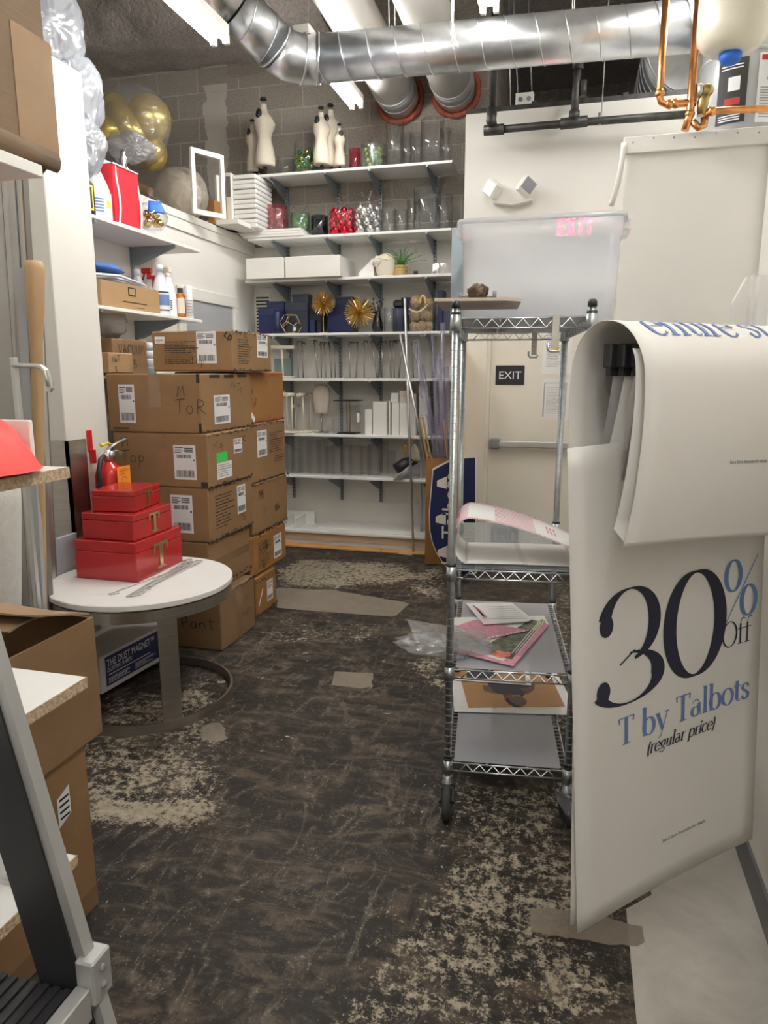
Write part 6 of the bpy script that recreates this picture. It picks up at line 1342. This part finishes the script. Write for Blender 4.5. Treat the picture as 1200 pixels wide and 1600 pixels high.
# third tier: papers in a bag
def sheet(nm, label, pts, z, mt, par=None):
    b = MB(); b.poly([V((x, y, z+(e if len(q) > 2 else 0))) for q in pts for x, y, e in [(*q[:2], q[2] if len(q) > 2 else 0)]]); o = solid(b.build(nm, mt), .0012)
    return tag(o, label, 'paper') if label else o
A3 = lambda px, py, z: (lambda q: (q.x, q.y))(atz(px, py, z))
z = .562
t = thing('print_sheet', 'glossy printed garden poster with a pink border, inside the clear bag on the cart', 'paper', (0,0,0))
Q = lambda pts, dz=0: [V((*A3(px, py, z+dz), z+dz)) for px, py in pts]
b = MB(); b.poly(Q([(716,1000),(700,965),(850,962),(858,976),(802,1041),(716,1020)])); solid(b.build('sheet', paperw, t), .001)
b = MB(); b.poly(Q([(802,1041),(858,976),(846,970),(786,1033)], .0012)); b.poly(Q([(716,1020),(802,1041),(786,1033),(716,1012)], .0012)); b.build('pink_border', inkp, t, recalc=False)
b = MB(); b.poly(Q([(760,1008),(775,1026),(800,1030),(848,972),(830,968)], .0013)); b.build('dark_picture', pm('garden_print', (.10,.12,.08), .4, var=.9, scale=45), t, recalc=False)
b = MB(); b.poly(Q([(766,1022),(776,1016),(800,1020),(796,1026),(780,1028)], .0016)); b.build('orange_flowers', pm('flower_print', (.75,.22,.14), .5, var=.4, scale=60), t, recalc=False)
b = MB(); b.poly(Q([(830,984),(846,967),(853,971),(836,986)], .0018)); b.build('olive_corner', pm('olive_print', (.38,.40,.10), .5), t, recalc=False)
b = MB()
for k in range(3): F = lambda a, c, d=0: V((*A3(a, c, z+.002), z+.002)); b.stroke([(800+5*k,1020),(842+4*k,971)], 1.2, F)
b.build('white_line', paperw, t, recalc=False)
t = thing('pink_sheet', 'pink patterned card lying on the garden poster', 'paper', (0,0,0)); z = .566
b = MB(); b.poly(Q([(708,980),(742,968),(790,978),(826,985),(742,1003)])); solid(b.build('sheet', inkp, t), .001)
b = MB(); rr = random.Random(9)
for k in range(40):
    e = k/40; px, py = (742+84*e, 1003-18*e) if k % 2 else (708+34*e, 980+23*e); F = lambda a, c, d=0: V((*A3(a, c, z+.0012), z+.0012)); b.stroke([(px,py),(px+rr.uniform(-5,5),py-rr.uniform(1,4))], 1.4, F)
b.build('white_flecks', paperw, t, recalc=False)
t = thing('price_sheet', 'white printed letter sheet on top of the pink card', 'paper', (0,0,0)); z = .571
b = MB(); b.poly(Q([(727,942),(800,942),(832,967),(826,971),(756,976)])); solid(b.build('sheet', paperw, t), .001)
b = MB(); b.poly(Q([(742,947),(750,952),(762,965),(756,966)], .0012)); b.poly(Q([(738,946),(741,946),(757,962),(754,963)], .0012)); b.build('pink_heading', inkp, t, recalc=False)
b = MB(); F = lambda a, c, d=0: V((*A3(a, c, z+.0012), z+.0012)); b.stroke([(754,967),(824,966)], .7, F); [b.stroke([(760+3*k,948+3.2*k),(800+4*k,947+3.2*k)], .35, F) for k in range(6)]; b.build('ruled_line', inkg, t, recalc=False)
b = MB(); p = cw(-.215, .13, .585)
def bg(d): return 1+.30*noise.noise(d*2.6+V((1,4,0)))+.12*noise.noise(d*7)
b.ball((0,0,0), .145, 44, 26, 1.15, .62, .26, bg); b2 = tag(b.build('poly_bag', polyb, loc=(p.x-.02, p.y, p.z+.0), rot=(0,.12,.35)), 'crinkled clear plastic bag spilling off the left side of the cart', 'bag')
b = MB(); b.grid(22, 14, lambda u, v: V((-.12+.30*u, -.05+.26*v*(1-.2*u), .012+.012*noise.noise(V((u*7,v*7,0)))+.02*math.sin(v*3.1)*(1-u)))); solid(b.build('bag_flap', polyb, b2), .0006)
# lower tier: portrait prints
z = .207
t = thing('portrait_print', 'white bordered portrait print of a person in black, lying on the bottom tier', 'print', (0,0,0))
b = MB(); b.poly(Q([(706,1060),(710,1112),(890,1117),(893,1095),(868,1048),(706,1045)])); solid(b.build('sheet', paperw, t), .001)
tanb = pm('tan_photo_ground', (.42,.22,.085), .4, var=.15, scale=3); skin = pm('printed_skin', (.10,.05,.033), .45, var=.2, scale=30)
b = MB(); b.poly(Q([(721,1066),(732,1106),(883,1104),(860,1055),(719,1050)], .0012)); b.build('tan_ground', tanb, t, recalc=False)
b = MB(); b.poly(Q([(762,1076),(774,1083),(790,1086),(812,1086),(815,1090),(823,1082),(830,1068),(826,1060),(762,1060)], .0016)); b.build('black_shirt', inkd, t, recalc=False)
b = MB(); b.poly(Q([(786,1086),(800,1084)]+[(808+15*math.cos(a_)+2*math.sin(a_), 1096+8.5*math.sin(a_)) for a_ in [(-2.0+k*.32) for k in range(13)]]+[(790,1095)], .002)); b.poly(Q([(754,1070),(756,1079),(772,1084),(770,1078),(764,1072)], .002)); b.poly(Q([(812,1076),(824,1085),(834,1078),(836,1068),(830,1066),(826,1074)], .002)); b.build('printed_person', skin, t, recalc=False)
b = MB(); b.poly(Q([(789,1094),(795,1100),(805,1105),(818,1105),(806,1101),(797,1095),(793,1090)], .0023)); b.build('printed_hair', inkk, t, recalc=False)
t = thing('portrait_print', 'second portrait print half hidden, lying on the larger one', 'print', (0,0,0)); z = .211
b = MB(); b.poly(Q([(706,1062),(830,1071),(826,1040),(706,1040)])); solid(b.build('sheet', paperw, t), .001)
b = MB(); b.poly(Q([(706,1059),(822,1069),(819,1040),(706,1040)], .0012)); b.build('tan_ground', tanb, t, recalc=False)
b = MB(); b.poly(Q([(730,1061),(760,1064),(775,1056),(770,1045),(728,1046)], .0016)); b.build('black_shirt', inkd, t, recalc=False)

# ------------------------------------------------------------------ exit door fittings, exit sign, emergency light, notices
y = DY+.02
def plate(px0, px1, py0, py1, yy): a, c = at(px0, py1, yy), at(px1, py0, yy); return a.x, c.x, a.z, c.z
x0, x1, z0, z1 = plate(774, 820, 571, 601, y); t = thing('exit_plate', 'black EXIT plate with white letters on the cream door', 'sign', (x0, y, z0)); b = MB(); b.box(0, x1-x0, -.006, 0, 0, z1-z0, .002); b.build('plate', black, t)
b = MB(); F = fr((0,-.0065,0), (1,0,0), (0,0,1)); b.text('EXIT', .085, lambda a, c: F((x1-x0)/2+a, (z1-z0)/2-.030+c)); b.build('lettering', lblw, t, recalc=False)
for lb, (p0, p1, q0, q1), sd in (('upper printed notice in a sleeve on the exit door', (846,896,508,585), 3), ('lower black framed notice on the exit door', (845,895,592,656), 4)):
    x0, x1, z0, z1 = plate(p0, p1, q0, q1, y); t = thing('door_notice', lb, 'notice', (x0, y, z0)); w, h = x1-x0, z1-z0; b = MB(); b.box(0, w, -.002, 0, 0, h); b.build('paper', paperw, t)
    F = fr((0,-.0028,0), (1,0,0), (0,0,1)); b = MB()
    if sd == 4: b.stroke([(.06*w,.08*h),(.08*w,.90*h),(.80*w,.90*h),(.77*w,.08*h)], .012, F)
    printed(b, F, .15*w, .72*w, .15*h, .82*h, 16, sd); b.build('print', inkg if sd == 3 else greyl, t, recalc=False)
    if sd == 3: b = MB(); rect(b, F, .35*w, .75*w, .52*h, .545*h); b.build('highlight', yellow, t, recalc=False)
yw = DY; x0, x1, z0, z1 = plate(862, 926, 334, 374, yw-.05); t = thing('exit_sign', 'white exit sign with glowing red letters above the door, seen through the bin', 'sign', (x0, yw-.05, z0))
b = MB(); b.box(0, x1-x0, 0, .05, 0, z1-z0, .004); b.build('sign_case', trimw, t); b = MB(); F = fr((0,-.001,0), (1,0,0), (0,0,1)); w = x1-x0; h = z1-z0
lw_, lh = .026, h*.72; yb_ = h*.14; x = .045*1
for k, ch in enumerate('EXIT'):
    xx = .04+k*.066
    if ch == 'E': rect(b, F, xx, xx+.016, yb_, yb_+lh); [rect(b, F, xx+.016, xx+.048, yb_+q_, yb_+q_+.016) for q_ in (0, lh/2-.008, lh-.016)]
    elif ch == 'X': b.stroke([(xx+.006,yb_),(xx+.046,yb_+lh)], .018, F); b.stroke([(xx+.046,yb_),(xx+.006,yb_+lh)], .018, F)
    elif ch == 'I': rect(b, F, xx+.016, xx+.034, yb_, yb_+lh)
    else: rect(b, F, xx+.010, xx+.028, yb_, yb_+lh-.016); rect(b, F, xx-.010, xx+.048, yb_+lh-.016, yb_+lh)
b.build('lit_letters', redled, t, recalc=False)
p = at(801, 304, yw-.05); t = thing('emergency_light', 'white twin head emergency light above the exit door', 'emergency light', (p.x, yw, p.z))
b = MB(); b.prism([(-.14,-.05),(.14,-.05),(.14,.045),(-.14,.045)], fr((0,0,0), (1,0,0), (0,0,1)), .07); b.prism([(-.14,-.05),(0,-.075),(.14,-.05)], fr((0,0,0), (1,0,0), (0,0,1)), .07); b.build('case', trimw, t)
for sx, m, m2 in ((-.145, trimw, greyl), (.105, trimw, greyp)):
    b = MB(); b.M = Matrix.Translation((sx,-.11,.035)) @ Matrix.Rotation(.5 if sx > 0 else -.5, 4, 'Z') @ Matrix.Rotation(PI/4*.8, 4, 'Y'); b.box(-.055,.055,-.03,.05,-.055,.055,.012); b.build('lamp_head', m, t)
    b = MB(); b.M = Matrix.Translation((sx,-.11,.035)) @ Matrix.Rotation(.5 if sx > 0 else -.5, 4, 'Z') @ Matrix.Rotation(PI/4*.8, 4, 'Y'); b.box(-.044,.044,-.034,-.029,-.044,.044); b.build('lamp_lens', m2 if sx > 0 else whitepl, t)
o = MB().box(-.862, -.835, 5.10, 5.58, 0, 1.75, .003).build('wood_board', wood); tag(o, 'upright wood board behind the cart at the door jamb', 'board')

# ------------------------------------------------------------------ foam boards in the alcove
for i, (p0, p1, pt, yy) in enumerate(((1145,1172,435,3.05),(1172,1182,432,2.98),(1183,1199,432,2.90))):
    xa, xb = SX(p0, yy, 1.9), SX(p1, yy, 1.9); z1 = SZ((p0+p1)/2, pt, yy); b = MB(); b.prism([(0,0),(xb-xa,0),(xb-xa,z1),(.04 if i == 0 else 0,z1-.0),(0,z1-(.09 if i == 0 else 0))], lambda a, c, e=0: V((a, -e, c)), .05); tag(b.build('foam_board', trimw if i != 2 else melam, loc=(xa, yy, 0)), 'white foam board standing behind the hanging posters, %s of three' % ('leftmost','middle','rightmost')[i], 'board', 'foam boards in the alcove')

# ------------------------------------------------------------------ hanging sale posters
SD = V((.701,.713,0)).normalized(); TD = V((.713,-.701,0)).normalized(); B0 = V((.070,1.588,.200)); PW = .715
def pt(s, t_, z): return V((B0.x, B0.y, 0))+SD*s+TD*t_+V((0,0,z))
# wall arm with clips and bagged signs
t = thing('poster_rack', 'steel poster arm with black clips fixed to the right wall', 'rack', pt(0,0,0)); R0 = pt(0,0,0)
L_ = lambda s, q, z: pt(s, q, z)-R0
b = MB(); b.tube([L_(.11,.0,1.603), L_(.70,.0,1.603)], .010, 10); b.build('arm', satin, t)
b = MB(); q = L_(.70,0,1.603); b.box(q.x-.008, q.x+.012, q.y-.03, q.y+.03, q.z-.05, q.z+.05, .003); b.build('wall_plate', satin, t)
for k, (s, q) in enumerate(((.03,-.030),(.045,-.008),(.06,.014))):
    b = MB(); b.M = Matrix.Translation(L_(s,q,1.592)) @ Matrix.Rotation(PI/4, 4, 'Z'); b.box(-.012,.030,-.012,.012,-.028,.022,.003); b.box(-.004,.02,-.006,.006,-.045,-.026); b.build('clip', black, t)
b = MB(); b.M = Matrix.Translation(L_(.10,.03,1.585)) @ Matrix.Rotation(PI/4, 4, 'Z'); b.box(-.03,.45,-.010,.010,-.035,.030,.004); b.build('clear_rail', polyb, t)
for k in range(4):
    q = -.030+.017*k; b = MB(); b.grid(6, 8, lambda u, v: pt(.045+.012*k+.45*u+.03*v, q+.004*math.sin(v*4+k)-.078*v, 1.565-.30*v)); tag(solid(b.build('sign_sleeve', (whitebag, paperw, paperw, polyb)[k]), .0012), ('white sign sleeve furthest back on the poster arm','second sign sleeve on the poster arm','third sign sleeve on the poster arm','clear sign sleeve nearest on the poster arm')[k], 'sleeve', 'sign sleeves on the poster arm')
b = MB(); c = pt(.10,.062,1.49); F = lambda a, d, e=0: c+SD*a+V((0,0,d))+TD*e; b.prism([(-.03,-.02),(.06,-.02),(.06,.03),(.0,.028),(-.02,.012)], F, .010); tag(b.build('cream_hook', cream), 'cream plastic hanger end between the poster sleeves', 'hanger')
# 30% sheet
SL = .035
def sheetp(s, v, off=0): return pt(s-.050*v, -SL*v+off-.010*math.sin(min(1,max(0,s/PW))*PI), .2+v+.03*s*v/1.2)
t = thing('sale_poster', 'tall hanging white poster with 30 percent off in navy and blue', 'poster', R0)
Z_ = lambda s, v, off=0: sheetp(s, v, off)-R0
b = MB(); b.grid(12, 24, lambda u, v: Z_(PW*u-.012*v*(1-u), v*1.195+.0*u-.02*(1-u)*0)); solid(b.build('sheet', poster, t), .0012)
o = t
FT = lambda a, c, d=0: Z_(a, c, .0022)
def glyphs(b, st, x, y, s, F, wt=.085, wh=.018, slant=0.0, sp=1.0):
    G = {'T': ([[(.28,0),(.28,.69)]], [[(.02,.685),(.55,.685)],[(.15,.008),(.42,.008)]], [[(.02,.69),(.045,.55)],[(.55,.69),(.53,.55)]], .58),
      'b': ([[(.11,.0),(.11,.74)], arc(.27,.22,.19,.225,180,540,24)], [[(.02,.735),(.11,.735)]], [], .52), 'y': ([[(.08,.44),(.27,.0)]], [[(.44,.44),(.27,0),(.2,-.17),(.10,-.2)],[(.0,.44),(.17,.44)],[(.36,.44),(.50,.44)]], [], .50),
      'a': ([[(.33,.34),(.33,.05)],arc(.19,.13,.14,.125,70,430,20)], [arc(.20,.33,.135,.115,160,0,10),[(.33,.03),(.42,.01)]], [], .46), 'l': ([[(.11,0),(.11,.74)]], [[(.02,.735),(.11,.735)],[(.01,.008),(.21,.008)]], [], .24),
      'o': ([arc(.25,.22,.20,.23,0,360,26)], [], [], .50), 't': ([[(.13,.06),(.13,.58)]], [[(.0,.44),(.27,.44)],arc(.20,.07,.075,.065,180,340,8)], [], .30), 's': ([[(.30,.34),(.26,.42),(.17,.44),(.08,.41),(.06,.34),(.1,.28),(.24,.2),(.31,.13),(.29,.05),(.2,.0),(.11,.01),(.05,.10)]], [], [], .38),
      'O': ([arc(.33,.345,.29,.36,0,360,30)], [], [], .66), 'f': ([[(.14,0),(.14,.58)]], [arc(.25,.60,.11,.13,180,40,10),[(.02,.44),(.30,.44)],[(.04,.008),(.25,.008)]], [], .30),
      'r': ([[(.10,0),(.10,.45)]], [arc(.21,.30,.12,.14,170,40,8),[(.0,.008),(.22,.008)]], [], .34), 'e': ([arc(.22,.22,.19,.225,5,320,22)], [[(.05,.235),(.41,.235)]], [], .44), 'g': ([arc(.2,.28,.14,.155,0,360,18)], [arc(.2,-.06,.18,.12,0,360,18),[(.31,.4),(.40,.44)]], [], .42),
      'u': ([[(.10,.44),(.10,.12)],[(.36,.44),(.36,.0)]], [arc(.22,.13,.13,.12,180,330,8)], [], .47), 'p': ([[(.10,-.2),(.10,.45)],arc(.26,.22,.18,.225,180,540,22)], [[(.0,-.195),(.20,-.195)]], [], .50), 'i': ([[(.10,0),(.10,.45)]], [[(.0,.008),(.2,.008)]], [arc(.10,.62,.03,.03,0,360,8)], .22),
      'c': ([arc(.22,.22,.19,.225,45,315,20)], [], [], .42), 'n': ([[(.10,0),(.10,.45)],[(.36,0),(.36,.30)]], [arc(.23,.30,.13,.14,170,0,8),[(.0,.008),(.2,.008)],[(.27,.008),(.46,.008)]], [], .48), 'v': ([], [], [], .4),
      '(': ([arc(.30,.25,.22,.48,130,230,12)], [], [], .22), ')': ([arc(-.08,.25,.22,.48,50,-50,12)], [], [], .22)}
    for ch in st:
        if ch == ' ': x += .26*s*sp; continue
        th, hn, tk, adv = G[ch]; dense = lambda q: [(q[i][0]+(q[i+1][0]-q[i][0])*k/8, q[i][1]+(q[i+1][1]-q[i][1])*k/8) for i in range(len(q)-1) for k in range(8)]+[q[-1]] if len(q) < 7 else q; f = lambda a, c, d=0: F(x+(a+slant*c)*s, y+c*s)
        for q in th: b.stroke(dense(q), wt, f, wh)
        for q in hn: b.stroke(dense(q), wh*1.15, f)
        for q in tk: b.stroke(dense(q), wh*2, f)
        x += adv*s*sp
    return x
b = MB()
# figure three
cx, cy = .190, .757
b.stroke(arc(cx, cy, .092, .090, 165, -78, 40), .046, FT, .004); b.stroke(arc(cx-.002, .618, .108, .068*1.0, 88, 0, 20)+arc(cx-.002, .618, .108, .060, 0, -165, 36)[1:], .052, FT, .004)
b.stroke([(cx-.035,.662),(cx+.02,.690)], .004, FT)
for bx_, by_, r in ((cx-.082, cy+.012, .024), (cx-.093, .607, .024)): b.poly([FT(*q) for q in arc(bx_, by_, r, r*1.12, 0, 342, 18)])
# nought
b.stroke(arc(.440, .708, .100, .139, 0, 360, 60), .050, FT, .006)
glyphs(b, 'Off', .548, .618, .098, FT, .07, .02, .0, .98); glyphs(b, '(regular price)', .256, .398, .051, FT, .115, .036, .26, 1.0); b.build('navy_lettering', inkd, t, recalc=False)
b = MB(); glyphs(b, 'T by Talbots', .150, .452, .103, FT, .122, .024, 0, 1.0); b.stroke(arc(.588, .812, .029, .042, 0, 360, 28), .017, FT, .004); b.stroke(arc(.655, .736, .029, .042, 0, 360, 28), .017, FT, .004); b.stroke([(.562,.685),(.688,.858)], .0035, FT); b.build('blue_lettering', inkb, t, recalc=False)
b = MB(); b.text('See a Store Associate for details.', .0135, lambda a, c: FT(.322+a, .126+c), 'LEFT'); b.build('small_print', inkk, t, recalc=False)
b = MB(); b.grid(8, 20, lambda u, v: pt(-.008+PW*.9*u-.012*v, -SL*(v*1.1)-.016-.008*v, .215+v*1.1)); tag(solid(b.build('rear_poster', poster), .001), 'blank poster sheet hanging just behind the 30 percent one', 'poster')
# draped sheet over the arm
prof = [(-.104,1.34),(-.108,1.37),(-.112,1.41),(-.114,1.53),(-.103,1.60),(-.075,1.640),(-.035,1.660),(.010,1.656),(.045,1.636),(.074,1.60),(.090,1.555),(.097,1.47),(.097,1.40),(.092,1.31),(.084,1.25),(.074,1.195)]
LN = [0.0]
for a, c in zip(prof, prof[1:]): LN.append(LN[-1]+math.hypot(c[0]-a[0], c[1]-a[1]))
def drape(s, l):
    l = max(0, min(LN[-1]-1e-6, l)); i = 0
    while LN[i+1] < l: i += 1
    k = (l-LN[i])/(LN[i+1]-LN[i]); P0, P1 = prof[i], prof[i+1]; Pm = prof[max(0,i-1)]; Pn = prof[min(len(prof)-1,i+2)]
    h = lambda a, b_, c, d: b_+.5*k*(c-a+k*(2*a-5*b_+4*c-d+k*(3*(b_-c)+d-a)))
    return h(Pm[0],P0[0],P1[0],Pn[0]), h(Pm[1],P0[1],P1[1],Pn[1])
def dp(s, l, off=0):
    q, z = drape(s, l); q2, z2 = drape(s, l+.004); tq, tz = q2-q, z2-z; L__ = math.hypot(tq, tz) or 1; nq, nz = -tz/L__, tq/L__
    fz = max(0, (l-LN[8])/(LN[-1]-LN[8])); fl = fz*.085*s
    return pt(s-.014*fz*(1-s), q+nq*off-.012*math.sin(s*4)*fz, z+nz*off-fl+.02*s*(1 if 3 < 4 else 0)*.6)-R0
t = thing('draped_poster', 'large white poster folded over the poster arm with its flap hanging in front', 'poster', R0)
b = MB(); b.grid(14, 60, lambda u, v: dp(PW*u, LN[-1]*v)); solid(b.build('sheet', poster, t), .0012)
b = MB(); l0 = LN[9]-.036
FD = lambda a, c, d=0: dp(.06+a, l0-c, .0022)
glyphs(b, 'entire st', .0, .0, .135, FD, .085, .02, .0, 1.0)
b.build('blue_lettering', inkb, t, recalc=False)
b = MB(); FD2 = lambda a, c, d=0: dp(.305+a, LN[13]-.055-c, .0022); b.text('See a Store Associate for details.', .0108, FD2, 'LEFT'); b.build('small_print', inkk, t, recalc=False)
def dp2(u, v):
    l = LN[9]+(LN[-1]-LN[9])*v*1.0; p = dp(PW*.95*u, l, -.022-.010*v); return p+V((0,0,.012))
b = MB(); b.grid(8, 20, dp2); o = solid(b.build('under_poster', poster, loc=R0), .001); tag(o, 'second poster sheet showing just under the draped flap', 'poster')

# ------------------------------------------------------------------ printing belongs to the label or plate it is on, wheels to their caster
def nest(child, parent):
    for o in list(bpy.data.objects):
        if o.name.split('.')[0] != child or o.parent is None or o.parent.parent is not None or o.location.length > 0: continue
        sib = [c for c in o.parent.children if c.name.split('.')[0] == parent and c.location.length == 0 and c.rotation_euler.x == 0 and c.rotation_euler.z == 0]
        if sib: o.parent = sib[0]
nest('tag_print', 'inspection_tag'); nest('safety_seal', 'valve'); nest('handle', 'valve'); nest('warning_print', 'warning_label'); nest('tank_print', 'tank_label')
nest('lit_letters', 'sign_case'); nest('lettering', 'plate'); nest('lettering', 'navy_face'); nest('yellow_patch', 'bottle_body'); nest('highlight', 'paper'); nest('printed_hair', 'printed_person'); nest('flap_seam', 'carton_body'); nest('slot', 'grille_plate')
for o in [o for o in bpy.data.objects if o.name.split('.')[0] == 'label_print' and o.parent and o.parent.parent is None]:
    for nm in ('jug_label', 'oval_label', 'instruction_label', 'black_label'):
        q = [c for c in o.parent.children if c.name.split('.')[0] == nm]
        if q: o.parent = q[0]; break
kids = {k: [c for c in CT.children if c.name.split('.')[0] == k] for k in ('caster_stem', 'caster_fork', 'caster_wheel', 'wheel_hub', 'post', 'post_groove', 'post_cap', 'shelf_frame', 'shelf_wire')}
for a_, c_ in (('caster_stem','caster_fork'),('caster_stem','caster_wheel'),('caster_stem','wheel_hub'),('post','post_groove'),('post','post_cap'),('shelf_frame','shelf_wire')):
    for p_, q_ in zip(kids[a_], kids[c_]): q_.parent = p_
